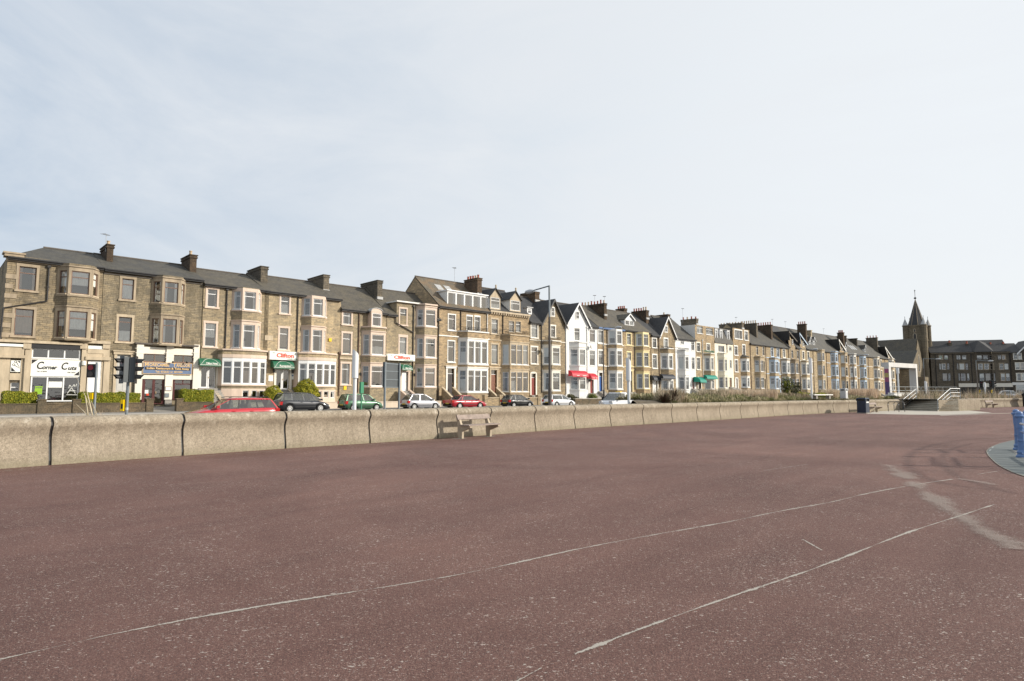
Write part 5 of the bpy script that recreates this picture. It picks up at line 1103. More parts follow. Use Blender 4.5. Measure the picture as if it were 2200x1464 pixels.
# smooth the line
def smooth(P, n=2):
    for _ in range(n): P = [P[0]] + [(P[i - 1] + P[i] * 2 + P[i + 1]) / 4 for i in range(1, len(P) - 1)] + [P[-1]]
    return P
PROF = [(0, .0), (.0, .10), (.045, .32), (.08, .52), (.085, .66), (.055, .76), (.01, .84), (-.025, .91), (0, .985), (.045, 1.045), (.14, 1.082), (.30, 1.09), (.42, 1.07), (.46, 1.0), (.46, -.1)]
def wall_run(P, name, label, plen=2.87, start=0.0, gap=.06):
    fine = resample(smooth(resample(P, .41)), plen / 7.0, start); root = empty(name, fine[0], 0, label, 'sea wall'); n = (len(fine) - 1) // 7
    def dirn(i): a = fine[max(0, i - 1)]; b = fine[min(len(fine) - 1, i + 1)]; d = (b - a).normalized(); return d, Vector((-d.y, d.x, 0))
    segs = [(k, 7) for k in range(n)]; rem = (len(fine) - 1) - n * 7
    if rem >= 2: segs.append((n, rem))
    for k, M in segs:
        g = MB(); rings = []
        for j in range(M + 1):
            i = k * 7 + j; p = fine[i].copy(); d, q = dirn(i)
            if j == 0: p += d * gap / 2
            if j == M: p -= d * gap / 2
            rings.append([p + q * a + Vector((0, 0, z)) - fine[0] for a, z in PROF])
        m = len(PROF)
        for r in rings: g.v += [tuple(x) for x in r]
        ki = g.mi('wall_concrete')
        for j in range(M):
            for c in range(m - 1): g.f.append((j * m + c, (j + 1) * m + c, (j + 1) * m + c + 1, j * m + c + 1)); g.m.append(ki)
        g.poly(rings[0][::-1], 'wall_concrete'); g.poly(rings[M], 'wall_concrete')
        o = g.build('wall_panel', root)
        for pgon in o.data.polygons: pgon.use_smooth = len(pgon.vertices) == 4
    g = MB()                                                             # dark packing seen in the joints
    for k in range(n + 1):
        i = k * 7; d, q = dirn(i); p = fine[i] - fine[0]; 
        pts = [p + q * (a + .035) + Vector((0, 0, z - .02 if z > .5 else z)) for a, z in PROF[:11]] + [p + q * .3 + Vector((0, 0, 1.0)), p + q * .3]
        if k in (0, n): continue
        a = [x - d * .036 for x in pts]; b = [x + d * .036 for x in pts]; nn = len(pts)
        g.poly(a, 'gutter_black'); g.poly(b[::-1], 'gutter_black')
        for c in range(nn): g.poly([a[c], a[(c + 1) % nn], b[(c + 1) % nn], b[c]], 'gutter_black')
    g.build('joint_packing', root)
    return fine
j0 = (WP[3] - WP[2]).length + (WP[2] - WP[1]).length + (WP[1] - WP[0]).length
FW = wall_run(WP, 'sea_wall', 'long low concrete sea wall with rounded top, in jointed panels from the left edge to the steps', 2.87, (j0 % 2.87))
FW2 = wall_run(WP2, 'sea_wall', 'low concrete sea wall behind the lone bench, right of the steps', 2.87, 0)
def wn(i): a = FW[max(0, i - 1)]; b = FW[min(len(FW) - 1, i + 1)]; d = (b - a).normalized(); return Vector((-d.y, d.x, 0))
# ground
pr = [(-60, -60, 0), (160, -60, 0), (160, 160, 0)] + []
poly_sheet('promenade', [(-90, -40, 0), (140, -40, 0), (140, 118, 0), (60, 95, 0), (40, 66, 0)] + [tuple(p + wn(i) * .2) for i, p in list(enumerate(FW))[::-6]] + [(-90, -30, 0)], 'prom_asphalt')
poly_sheet('ground', [(-2500, -2500), (2500, -2500), (2500, 2500), (-2500, 2500)], 'tarmac', -.06)
def rs(name, y0, y1, z0, z1, mat, s0=-60, s1=330):
    a, b, c, d = row(s0, y0), row(s1, y0), row(s1, y1), row(s0, y1); g = MB()
    n = 40
    for i in range(n):
        t0, t1 = i / n, (i + 1) / n; g.poly([(*a.lerp(b, t0)[:2], z0), (*a.lerp(b, t1)[:2], z0), (*d.lerp(c, t1)[:2], z1), (*d.lerp(c, t0)[:2], z1)], mat)
    return tag(g.build(name), kind='structure')
rs('road', -(PD - 31), -(PD - 52.2), .0, .10, 'tarmac')
rs('pavement', -(PD - 52.35), -(PD - 54.8), .2, .22, 'pavement_grey')
g = MB(); g.box((-60, -(PD - 52.2), -.05), (330, -(PD - 52.35), .205), 'kerb_stone'); tag(g.build('kerb', None, FT, TH), kind='structure')
rs('garden_ground', -(PD - 54.8), 0.4, .225, .62, 'concrete_grey')
rs('pavement', -(PD - 28.6), -(PD - 31), .06, .06, 'pavement_grey', -60, 42)
# markings and wear on the promenade
def ribbon(pts, w, mat, z, name, jit=.35, step=.12):
    P = [G(*p) for p in pts]; P = resample(smooth(resample(P, .5), 1), step); g = MB(); uv = []; me_f = []
    for i, p in enumerate(P):
        a = P[max(0, i - 1)]; b = P[min(len(P) - 1, i + 1)]; d = (b - a).normalized(); q = Vector((-d.y, d.x, 0))
        ww = (w if not callable(w) else w(i / len(P))) * R.uniform(1 - jit, 1 + jit) / 2; c = q * R.uniform(-.12, .12) * ww * jit
        g.v += [tuple(p + q * ww + c + Vector((0, 0, z))), tuple(p - q * ww + c + Vector((0, 0, z)))]
    k = g.mi(mat)
    for i in range(len(P) - 1): g.f.append((2 * i + 1, 2 * i + 3, 2 * i + 2, 2 * i)); g.m.append(k)
    o = g.build(name); u = o.data.uv_layers[0].data
    for p in o.data.polygons:
        for li in p.loop_indices:
            v = o.data.loops[li].vertex_index; u[li].uv = (v // 2 * step, v % 2)
    return tag(o, kind='structure')
L1 = [(-900, 1640), (-400, 1512), (-60, 1432), (0, 1418), (145, 1385), (270, 1355), (420, 1328), (600, 1295), (700, 1282), (905, 1251), (960, 1241), (1100, 1215), (1180, 1192), (1330, 1163), (1415, 1149), (1440, 1143), (1550, 1126), (1640, 1106), (1700, 1094), (1790, 1080), (1850, 1063), (1965, 1042), (2055, 1029)]
L2 = [(700, 1700), (960, 1545), (1110, 1462), (1170, 1433), (1235, 1407), (1290, 1383), (1400, 1343), (1480, 1315), (1590, 1275), (1665, 1252), (1760, 1220), (1810, 1200), (1900, 1164), (1960, 1141), (2060, 1110), (2150, 1080)]
ribbon(L1, lambda t: .055 + .022 * math.sin(t * 40) + .014 * math.sin(t * 97), 'crack_fill', .004, 'surface_joint', .12, .06); ribbon(L2[4:], lambda t: .055 + .022 * math.sin(t * 33) + .014 * math.sin(t * 81), 'crack_fill', .004, 'surface_joint', .12, .06)
ribbon(L2[:5], .03, 'crack_fill', .004, 'surface_joint', .5, .03); ribbon([(1725, 1160), (1750, 1175), (1775, 1188), (1795, 1198)], .04, 'crack_fill', .004, 'surface_joint', .4, .04); ribbon([(2100, 1020), (2130, 1015), (2160, 1011)], .04, 'crack_fill', .004, 'surface_joint', .4, .06)
ribbon([(1640, 1012), (1700, 1003), (1745, 997)], .03, 'crack_fill', .004, 'surface_joint', .4, .1)
ribbon([(2190, 940), (2073, 945), (2000, 957), (1966, 969), (1950, 984), (1950, 998), (1964, 1016), (2000, 1034), (2073, 1049), (2205, 1058)], .42, 'tyre_dark', .008, 'tyre_mark', .05, .2)
ribbon([(2190, 946), (2130, 950), (2091, 953), (2045, 965), (2026, 980), (2028, 1002), (2055, 1024), (2109, 1044), (2205, 1068)], .32, 'tyre_dark', .008, 'tyre_mark', .05, .2)
ribbon([(1905, 1000), (1940, 1020), (1965, 1042), (1990, 1060), (2020, 1085), (2060, 1108), (2110, 1140), (2160, 1168), (2210, 1195)], lambda t: .75 - .2 * t, 'scuff_pale', .012, 'surface_wear', .1, .15)
ribbon([(2060, 1030), (2110, 1038), (2160, 1047), (2210, 1056)], .4, 'scuff_pale', .012, 'surface_wear', .1, .2)
ribbon([(-40, 1016), (107, 1004), (385, 984), (600, 969), (783, 956.5), (935, 946.5), (1170, 928.5), (1350, 916.4), (1487, 907.6), (1605, 900.5), (1737, 891.6), (1845, 887)], .13, 'edge_dirt', .006, 'wall_foot_edge', .5, .12)
poly_sheet('concrete_apron', [tuple(G(*p)) for p in ((1863, 889.4), (1960, 891.4), (2024, 891.8), (2085, 889.6), (2132, 887.3), (2062, 880.5), (2012, 880), (1940, 880.5), (1880, 884.5))], 'concrete_pale', .005)
poly_sheet('apron_edge', [tuple(G(*p)) for p in ((2020, 892.6), (2140, 888.8), (2200, 887.6), (2200, 888.2), (2140, 889.5), (2020, 893.6))], 'concrete_pale', .009)
# slabbed circle round the blue railing
def slabmat():
    m, nt, b = newmat('slabs'); tc = nd(nt, 'ShaderNodeTexCoord').outputs['Object']; mp = nd(nt, 'ShaderNodeMapping'); mp.inputs['Rotation'].default_value = (0, 0, math.radians(40)); nt.links.new(tc, mp.inputs['Vector'])
    k = nd(nt, 'ShaderNodeTexBrick'); nt.links.new(mp.outputs[0], k.inputs['Vector'])
    for s, v in (('Color1', (.125, .14, .135)), ('Color2', (.09, .105, .105)), ('Mortar', (.30, .32, .30))): k.inputs[s].default_value = (*v, 1)
    for s, v in (('Scale', 1), ('Mortar Size', .018), ('Brick Width', 2.4), ('Row Height', .62)): k.inputs[s].default_value = v
    col = mixc(nt, .7, k.outputs[0], rampn(nt, noise(nt, tc, 3, 6, .7), [(.3, (.75, .75, .75)), (.7, (1.2, 1.2, 1.2))]), 'MULTIPLY'); nt.links.new(col, b.inputs['Base Color']); b.inputs['Roughness'].default_value = .8; MATS['slabs'] = m
slabmat()
arc = [(2240, 938), (2200, 942), (2182, 945.5), (2150, 953), (2132, 960), (2121, 967), (2119, 972), (2125, 982), (2140, 997), (2158, 1008), (2180, 1018), (2200, 1024.5), (2260, 1042)]
A_ = [G(*p) for p in arc]; cx_, cy_ = 16.6, 15.4; far_ = [(cx_ + 6.6 * math.cos(t), cy_ + 6.6 * math.sin(t), 0) for t in [math.radians(q) for q in range(-70, 71, 14)]]; poly_sheet('slab_paving', [tuple(A_[-1])] + far_ + [tuple(p) for p in A_[:-1]], 'slabs', .010)
print('SLAB', [tuple(round(v, 1) for v in p) for p in (A_[0], A_[6], A_[-1])])
ribbon(arc[1:], .05, 'edge_dirt', .014, 'slab_edging', .15, .1)
ribbon([(2176, 970), (2184, 972), (2190, 976), (2194, 984), (2206, 990)], .28, 'crack_fill', .014, 'kerb_ring', .1, .1)
# ------------------------------------------------------------------ world and sun
w = bpy.data.worlds.new('World'); bpy.context.scene.world = w; w.use_nodes = True; nt = w.node_tree; bg = nt.nodes['Background']
SAZ = math.radians(96); SEL = math.radians(22)
sk = nd(nt, 'ShaderNodeTexSky'); sk.sky_type = 'NISHITA'; sk.sun_disc = False; sk.sun_elevation = SEL; sk.sun_rotation = SAZ; sk.air_density = 1.0; sk.dust_density = 2.5; sk.ozone_density = 1.5
tc = nd(nt, 'ShaderNodeTexCoord').outputs['Generated']
mp = nd(nt, 'ShaderNodeMapping'); mp.inputs['Scale'].default_value = (1, 1, 3.2); mp.inputs['Rotation'].default_value = (0, .12, .5); nt.links.new(tc, mp.inputs['Vector'])
c1 = noise(nt, mp.outputs[0], 1.6, 7, .62, .8)
sp = nd(nt, 'ShaderNodeVectorMath', operation='DOT_PRODUCT'); nt.links.new(tc, sp.inputs[0]); sp.inputs[1].default_value = (math.sin(SAZ - .35), math.cos(SAZ - .35), .05)
tm = nd(nt, 'ShaderNodeMapRange', interpolation_type='SMOOTHSTEP'); nt.links.new(sp.outputs['Value'], tm.inputs[0]); tm.inputs[1].default_value = -.5; tm.inputs[2].default_value = .75
tone = mixc(nt, tm.outputs[0], (4.65, 5.45, 6.45), (8.1, 8.4, 8.6))
tone = mixc(nt, rampn(nt, c1, [(.34, (0, 0, 0)), (.66, (.75, .75, .75))]), tone, (7.8, 8.0, 8.2))
skc = mixc(nt, .86, sk.outputs[0], tone); nt.links.new(skc, bg.inputs[0]); bg.inputs[1].default_value = .10
sun = bpy.data.lights.new('sun', 'SUN'); sun.energy = 4.2; sun.angle = math.radians(2.2); sun.color = (1, .93, .82)
so = bpy.data.objects.new('sun', sun); COL.objects.link(so)
sd = Vector((math.sin(SAZ) * math.cos(SEL), math.cos(SAZ) * math.cos(SEL), math.sin(SEL))); so.rotation_euler = sd.to_track_quat('Z', 'Y').to_euler(); so.location = (30, -20, 60)
cam = bpy.data.cameras.new('camera'); co = bpy.data.objects.new('camera', cam); COL.objects.link(co); co.location = (0, 0, CH); co.rotation_euler = (math.pi / 2 + PIT, 0, 0)
cam.sensor_width = 36; cam.lens = F * 36 / 2200; cam.clip_end = 6000; cam.clip_start = .05
S = bpy.context.scene; S.camera = co; S.view_settings.view_transform = 'Standard'; S.view_settings.look = 'None'; S.view_settings.exposure = 0.25; S.view_settings.gamma = 1
# ------------------------------------------------------------------ cars
def car(name, label, paint, prof, glass, L, Wd, wx, r=.31, loc=(0, 0, 0), rz=0, pillars=(), side='door', mirror=None, rails=False, tail=True, est=False):
    """x forward. prof: (x, z) along bonnet, belt and boot from rear to front; glass: rear-base x, rear-roof x, front-roof x, front-base x, belt z, roof z"""
    root = empty(name, loc, rz, label, 'car', 'cars on the seafront road'); w = Wd / 2
    xs = sorted({*[p[0] for p in prof], *[L * i / 22 for i in range(23)]})
    def zt(x):
        for (a, b), (c, d) in zip(prof, prof[1:]):
            if a <= x <= c: return b + (d - b) * (x - a) / (c - a + 1e-9)
        return prof[-1][1]
    g = MB(); rings = []
    for x in xs:
        e = min(x, L - x); tp = 1 - .16 * max(0, 1 - e / .55) ** 2; zb = .20 + .10 * max(0, 1 - e / .5) ** 2
        z = zt(x); wl = w * tp; zm = zb + (z - zb) * .55
        arch = 0
        for c in wx:
            d = abs(x - c)
            if d < r + .06: arch = max(arch, math.sqrt((r + .06) ** 2 - d * d) + r)
        zs = max(zb, arch) if arch else zb; zs = min(zs, z - .12)
        rings.append([(x, -wl * .97, zs), (x, -wl, max(zm, zs + .02)), (x, -wl * .985, max(z - .16, zs + .04)), (x, -wl * .93, max(z - .03, zs + .06)), (x, -wl * .80, z + .01), (x, 0, z + .035), (x, wl * .80, z + .01), (x, wl * .93, max(z - .03, zs + .06)), (x, wl * .985, max(z - .16, zs + .04)), (x, wl, max(zm, zs + .02)), (x, wl * .97, zs)])
    m = 11; k = g.mi(paint); kt = g.mi('trim_car')
    for q in rings: g.v += q
    for i in range(len(rings) - 1):
        for c in range(m - 1): g.f.append((i * m + c, (i + 1) * m + c, (i + 1) * m + c + 1, i * m + c + 1)[::-1]); g.m.append(k)
        g.f.append((i * m + m - 1, (i + 1) * m + m - 1, (i + 1) * m, i * m)[::-1]); g.m.append(kt)
    g.f.append(tuple(range(m))); g.m.append(k); g.f.append(tuple((len(rings) - 1) * m + c for c in reversed(range(m)))); g.m.append(k)
    body = g.build('body', root, (-L / 2, 0, 0), smooth=True)
    # cabin: a glasshouse ring stack and painted roof and pillars laid over it
    rb, rr, fr, fb, zb, zr = glass; wb = w * .90; wr = w * .70
    def gl(x, t, s): return (x - L / 2, s * (wb + (wr - wb) * t), zb - .03 + (zr - .035 - zb) * t)
    g = MB(); P = [gl(rb, 0, -1), gl(fb, 0, -1), gl(fb, 0, 1), gl(rb, 0, 1), gl(rr, 1, -1), gl(fr, 1, -1), gl(fr, 1, 1), gl(rr, 1, 1)]
    for f in ((0, 1, 5, 4), (1, 2, 6, 5), (2, 3, 7, 6), (3, 0, 4, 7)): g.poly([P[i] for i in f], 'glass_car')
    g.build('windows', root)
    g = MB(); n = 6; rings = []
    for i in range(n + 1):
        t = i / n; x = rr + (fr - rr) * t; bulge = .05 * math.sin(math.pi * t) ; rings.append([(x - L / 2, -wr - .02, zr - .06), (x - L / 2, -wr * .9, zr - .005 + bulge * .5), (x - L / 2, 0, zr + bulge), (x - L / 2, wr * .9, zr - .005 + bulge * .5), (x - L / 2, wr + .02, zr - .06)])
    k = g.mi(paint)
    for q in rings: g.v += q
    for i in range(n):
        for c in range(4): g.f.append((i * 5 + c, (i + 1) * 5 + c, (i + 1) * 5 + c + 1, i * 5 + c + 1)); g.m.append(k)
        g.f.append((i * 5 + 4, (i + 1) * 5 + 4, (i + 1) * 5, i * 5)); g.m.append(k)
    g.f.append((0, 1, 2, 3, 4)); g.m.append(k); g.f.append(tuple(n * 5 + c for c in reversed(range(5)))); g.m.append(k)
    g.build('roof', root, smooth=True)
    for s in (-1, 1):
        for j, (xb, xt, wdt, mt) in enumerate([(rb, rr, .09, paint), (fb, fr, .06, paint)] + [(a, b, c, d) for a, b, c, d in pillars]):
            g = MB(); a = Vector(gl(xb, 0, s)); b = Vector(gl(xt, 1, s)); o = Vector((0, s * .012, 0)); dx = Vector((wdt / 2, 0, 0)); i_ = Vector((0, -s * .03, 0))
            p = [a - dx + o, a + dx + o, b + dx * .8 + o, b - dx * .8 + o]; q = [v + i_ for v in p]
            if s < 0: g.hexa([p[0], p[1], q[1], q[0], p[3], p[2], q[2], q[3]], mt)
            else: g.hexa([q[0], q[1], p[1], p[0], q[3], q[2], p[2], p[3]], mt)
            g.build('pillar', root)
        for c in wx:
            g = MB(); cy = s * (w - .12)
            def wheel(rad, wd, mt, yo):
                n = 20; b = len(g.v); kk = g.mi(mt)
                for y in (cy + s * yo - s * wd / 2, cy + s * yo + s * wd / 2):
                    for q in range(n): t = 2 * math.pi * q / n; g.v.append((c - L / 2 + rad * math.cos(t), y, r + rad * math.sin(t)))
                for q in range(n): e = (q + 1) % n; g.f.append((b + q, b + e, b + n + e, b + n + q)[::s]); g.m.append(kk)
                g.f.append(tuple(b + n + q for q in range(n))[::-s]); g.m.append(kk); g.f.append(tuple(b + q for q in range(n))[::s]); g.m.append(kk)
            wheel(r, .2, 'rubber', 0); t_ = g.build('wheel', root); g = MB(); wheel(r * .64, .02, 'rim', .105); g.build('rim', t_)
            g = MB()
            for q in range(7): t = 2 * math.pi * q / 7; x, z = c - L / 2 + math.cos(t) * r * .42, r + math.sin(t) * r * .42; g.box((x - .03, cy + s * .115, z - .03), (x + .03, cy + s * .1235, z + .03), 'trim_car')
            g.build('rim_holes', t_)
        g = MB(); mx = fb - L / 2 - .25; g.box((mx - .07, s * (w + .0), zb + .02), (mx + .07, s * (w + .17), zb + .15), mirror or paint); g.build('mirror', root)
        g = MB(); g.box((-L / 2 + wx[0] + .45, s * (w - .004), .42 * 1.0), (-L / 2 + wx[1] - .45, s * (w + .008), .47), 'trim_car'); g.build('side_strip', root)
        g = MB()
        for xx in (fb - 1.05, fb - 1.95): g.box((xx - L / 2 - .09, s * (w - .01), zb - .16), (xx - L / 2 + .07, s * (w + .012), zb - .12), 'trim_car' if paint == 'paint_silver' else paint)
        g.build('door_handle', root)
        g = MB(); g.box((-L / 2 + .0, s * w * .60, .62 if tail else .7), (-L / 2 + .24, s * w * .93, .62 + .26), 'lamp_red'); g.build('tail_light', root)
        g = MB(); z = zt(L - .1); g.box((L / 2 - .30, s * w * .52, z - .2), (L / 2 - .03, s * w * .86, z - .06), 'lamp_clear'); g.build('headlight', root)
    g = MB(); g.box((-L / 2 - .02, -.27, .5), (-L / 2 + .1, .27, .62), 'plate_yellow'); g.build('number_plate', root); g = MB(); g.box((L / 2 - .1, -.27, .36), (L / 2 + .02, .27, .48), 'plate_white'); g.build('number_plate', root)
    g = MB(); g.box((-L / 2 - .035, -w * .82, .26), (-L / 2 + .3, w * .82, .42), 'trim_car'); g.build('bumper', root); g = MB(); g.box((L / 2 - .3, -w * .8, .24), (L / 2 + .02, w * .8, .34), 'trim_car'); g.build('bumper', root)
    for s in (-1, 1):
        for x in (fb - 1.0, fb - 1.9):
            g = MB(); g.box((x - L / 2 - .1, s * .4 - .22, .5), (x - L / 2 + .08, s * .4 + .22, zb + .22), 'seat_cloth'); g.box((x - L / 2 - .1, s * .4 - .12, zb + .24), (x - L / 2 + .0, s * .4 + .12, zb + .40), 'seat_cloth'); g.build('seat', root)
    if rails:
        for s in (-1, 1):
            g = MB(); g.tube([(rr - L / 2 + .1, s * wr * .92, zr + .03), (rr - L / 2 + .2, s * wr * .92, zr + .08), (fr - L / 2 - .2, s * wr * .92, zr + .09), (fr - L / 2, s * wr * .92, zr + .04)], .018, 'trim_car', 6); g.build('roof_rail', root)
    return root
def carpos(x, y, P):                        # centre of a car seen at pixel column x on the line P metres from the camera
    s, z = on(x, y, P - PD); return row(s, P - PD, 0)
RT = TH; LT = TH + math.pi
def rz_at(P): return .0 + .10 * max(0, min(1, (P - 31) / 21.2))
def put(px_, P, flip=False):
    p = carpos(px_, 865, P); p.z = rz_at(P); return p, (LT if flip else RT)
hatch = [(0, .55), (.03, .80), (.12, .92), (.9, .93), (2.6, .90), (3.3, .84), (3.65, .70), (3.72, .5)]
p, a = put(496, 33.6, True); p.z = -.03
car('estate_car', 'bright red estate car with black roof rails, nearest car, half hidden by the sea wall', 'paint_red', [(0, .55), (.04, .86), (.15, .93), (1.6, .92), (3.2, .88), (3.7, .82), (4.35, .66), (4.5, .45)], (.10, .42, 2.55, 3.45, .90, 1.40), 4.5, 1.74, (.85, 3.6), loc=p, rz=a, pillars=((1.15, 1.2, .08, 'trim_car'), (2.15, 2.05, .08, 'trim_car')), rails=True)
p, a = put(648, 50.9); car('people_carrier', 'charcoal grey people carrier with large red tail lights, parked before the golden bushes', 'paint_charcoal', [(0, .5), (.02, .9), (.08, 1.02), (1.8, .99), (3.3, .94), (3.9, .80), (4.32, .62), (4.4, .42)], (.08, .35, 2.75, 3.75, .97, 1.60), 4.4, 1.80, (.80, 3.48), .33, loc=p, rz=a, pillars=((1.0, 1.0, .10, 'paint_charcoal'), (2.05, 1.95, .07, 'paint_charcoal')))
p, a = put(775, 50.9); car('hatchback', 'metallic green tall hatchback parked behind the white column', 'paint_green', [(0, .5), (.02, .85), (.1, .96), (1.6, .95), (2.9, .90), (3.5, .76), (3.75, .6), (3.8, .42)], (.08, .30, 2.35, 3.0, .94, 1.50), 3.8, 1.66, (.72, 3.08), .30, loc=p, rz=a, pillars=((.85, .85, .10, 'paint_green'), (1.8, 1.7, .07, 'paint_green')))
p, a = put(903, 50.9); a -= .045; car('hatchback', 'small silver hatchback parked right of the grey road sign', 'paint_silver', [(0, .5), (.03, .82), (.18, .92), (1.5, .92), (2.8, .90), (3.35, .78), (3.66, .58), (3.7, .42)], (.15, .62, 2.05, 3.0, .92, 1.50), 3.7, 1.66, (.68, 3.08), .30, loc=p, rz=a, pillars=((1.35, 1.45, .09, 'paint_silver'),), mirror='trim_car')
p, a = put(999, 50.9); car('saloon_car', 'crimson saloon car parked between the silver and black hatchbacks', 'paint_crimson', [(0, .55), (.03, .84), (.12, .90), (.85, .90), (1.6, .91), (3.5, .88), (4.1, .74), (4.55, .58), (4.6, .42)], (.75, 1.35, 2.65, 3.6, .90, 1.36), 4.6, 1.75, (.95, 3.65), .31, loc=p, rz=a, pillars=((1.25, 1.55, .10, 'paint_crimson'), (2.2, 2.15, .06, 'trim_car')), mirror='trim_car')
p, a = put(1111, 50.9); car('hatchback', 'glossy black hatchback parked beside the tall lamp post', 'paint_black', [(0, .5), (.04, .80), (.2, .92), (1.5, .93), (2.75, .89), (3.35, .76), (3.75, .58), (3.8, .42)], (.16, .65, 2.15, 3.1, .92, 1.42), 3.8, 1.65, (.66, 3.1), .30, loc=p, rz=a, pillars=((.95, 1.0, .10, 'paint_black'), (1.75, 1.7, .06, 'paint_black')))
p, a = put(1201, 50.4); car('estate_car', 'white estate car parked behind the tall lamp post', 'paint_white', [(0, .5), (.02, .86), (.1, .92), (1.6, .91), (3.0, .87), (3.75, .72), (4.15, .56), (4.2, .42)], (.08, .30, 2.35, 3.2, .91, 1.42), 4.2, 1.7, (.82, 3.33), .30, loc=p, rz=a, pillars=((1.05, 1.05, .08, 'trim_car'), (1.95, 1.9, .07, 'paint_white')))
p, a = put(1386, 48.5, False); car('hatchback', 'dark teal hatchback beyond the white pickup', 'paint_teal', [(0, .5), (.04, .84), (.3, .95), (1.5, .95), (2.9, .92), (3.6, .8), (3.95, .6), (4.0, .42)], (.3, .85, 2.3, 3.2, .94, 1.46), 4.0, 1.7, (.75, 3.25), .30, loc=p, rz=a, pillars=((1.9, 1.85, .07, 'paint_teal'),))
p, a = put(1412, 37.5, True); p.z = -.1; car('hatchback', 'dark blue car with pale rear, half hidden by the sea wall and reeds', 'paint_blue', [(0, .5), (.03, .80), (.15, .9), (1.5, .9), (2.8, .88), (3.4, .76), (3.75, .58), (3.8, .42)], (.15, .5, 2.2, 3.0, .9, 1.36), 3.8, 1.65, (.7, 3.1), .30, loc=p, rz=a, pillars=((1.8, 1.75, .07, 'paint_blue'),))
q = D(2172, 850, 118); q.z = .1
car('hatchback', 'small white car beyond the reeds at the right edge, before the dark block', 'paint_white', [(0, .5), (.03, .80), (.15, .9), (1.5, .9), (2.8, .88), (3.4, .76), (3.75, .58), (3.8, .42)], (.15, .5, 2.2, 3.0, .9, 1.46), 3.8, 1.65, (.7, 3.1), .30, loc=(q.x, q.y, .75), rz=-.45, pillars=((1.8, 1.75, .07, 'paint_white'),))
# white pickup, heading left
p, a = put(1338, 41.0, True); p.z = -.10
root = empty('pickup_truck', p, a, 'white flatbed pickup truck heading left behind the sea wall', 'pickup', 'cars on the seafront road')
g = MB(); w = .95
sec = [(.2, .25, 1.05), (.35, .25, 1.12), (2.0, .25, 1.15), (2.55, .25, 1.02), (2.9, .25, .85), (3.05, .3, .6)]
for i in range(len(sec) - 1):
    (x0, b0, t0), (x1, b1, t1) = sec[i], sec[i + 1]; g.hexa([(x0, -w, b0), (x1, -w, b1), (x1, w, b1), (x0, w, b0), (x0, -w * .97, t0), (x1, -w * .93, t1), (x1, w * .93, t1), (x0, w * .97, t0)], 'paint_white')
g.build('cab_body', root)
g = MB(); zr = 1.80; wr = .80; A = [(.3, -w * .95, 1.08), (2.45, -w * .92, 1.04), (2.45, w * .92, 1.04), (.3, w * .95, 1.08), (.38, -wr, zr), (1.45, -wr, zr), (1.45, wr, zr), (.38, wr, zr)]
for f in ((0, 1, 5, 4), (1, 2, 6, 5), (2, 3, 7, 6), (3, 0, 4, 7)): g.poly([A[i] for i in f], 'glass_car')
g.build('windows', root); g = MB(); g.hexa([(.3, -wr - .03, zr - .02), (1.5, -wr - .02, zr - .03), (1.5, wr + .02, zr - .03), (.3, wr + .03, zr - .02), (.36, -wr * .9, zr + .08), (1.35, -wr * .9, zr + .07), (1.35, wr * .9, zr + .07), (.36, wr * .9, zr + .08)], 'paint_white'); g.build('roof', root)
for s in (-1, 1):
    for (xb, xt, wd, mt) in ((2.45, 1.45, .09, 'trim_car'), (1.75, 1.35, .10, 'trim_car'), (.55, .55, .5, 'paint_white')):
        g = MB(); zb_ = 1.05; a0 = Vector((xb, s * w * .945, zb_)); b0 = Vector((xt, s * (wr + .005), zr)); dx = Vector((wd / 2, 0, 0)); i_ = Vector((0, -s * .04, 0)); o = Vector((0, s * .012, 0))
        pp = [a0 - dx + o, a0 + dx + o, b0 + dx * .8 + o, b0 - dx * .8 + o]; qq = [v + i_ for v in pp]
        g.hexa([pp[0], pp[1], qq[1], qq[0], pp[3], pp[2], qq[2], qq[3]] if s < 0 else [qq[0], qq[1], pp[1], pp[0], qq[3], qq[2], pp[2], pp[3]], mt); g.build('pillar', root)
    g = MB(); g.box((1.95, s * (w + .04), 1.05), (2.1, s * (w + .26), 1.4), 'trim_car'); g.build('mirror', root)
    for x in (2.3, -1.6):
        g = MB(); n = 20; rr_ = .34; k = g.mi('rubber')
        for y in (s * (w - .2), s * (w + .005)):
            for q in range(n): t = 2 * math.pi * q / n; g.v.append((x + rr_ * math.cos(t), y, rr_ + rr_ * math.sin(t)))
        for q in range(n): e = (q + 1) % n; g.f.append((q, e, n + e, n + q)[::s]); g.m.append(k)
        g.f.append(tuple(n + q for q in range(n))[::-s]); g.m.append(k); g.build('wheel', root)
    g = MB(); g.box((2.8, s * w * .5, .78), (3.0, s * w * .92, .98), 'lamp_clear'); g.build('headlight', root)
    g = MB(); g.box((-2.9, s * w - .02, .72), (.1, s * w + .02, 1.14), 'paint_white'); g.build('side_board', root)
g = MB(); g.box((-2.9, -w, .62), (.15, w, .72), 'trim_car'); g.box((-2.95, -w, .72), (-2.9, w, 1.14), 'paint_white'); g.box((.02, -w, .72), (.12, w, 1.5), 'trim_car'); g.box((-2.7, -.4, .3), (.2, .4, .62), 'trim_car'); g.build('load_bed', root)
g = MB(); g.box((.55, -.3, zr + .08), (.85, .3, zr + .16), 'yellow_box'); g.build('beacon', root)
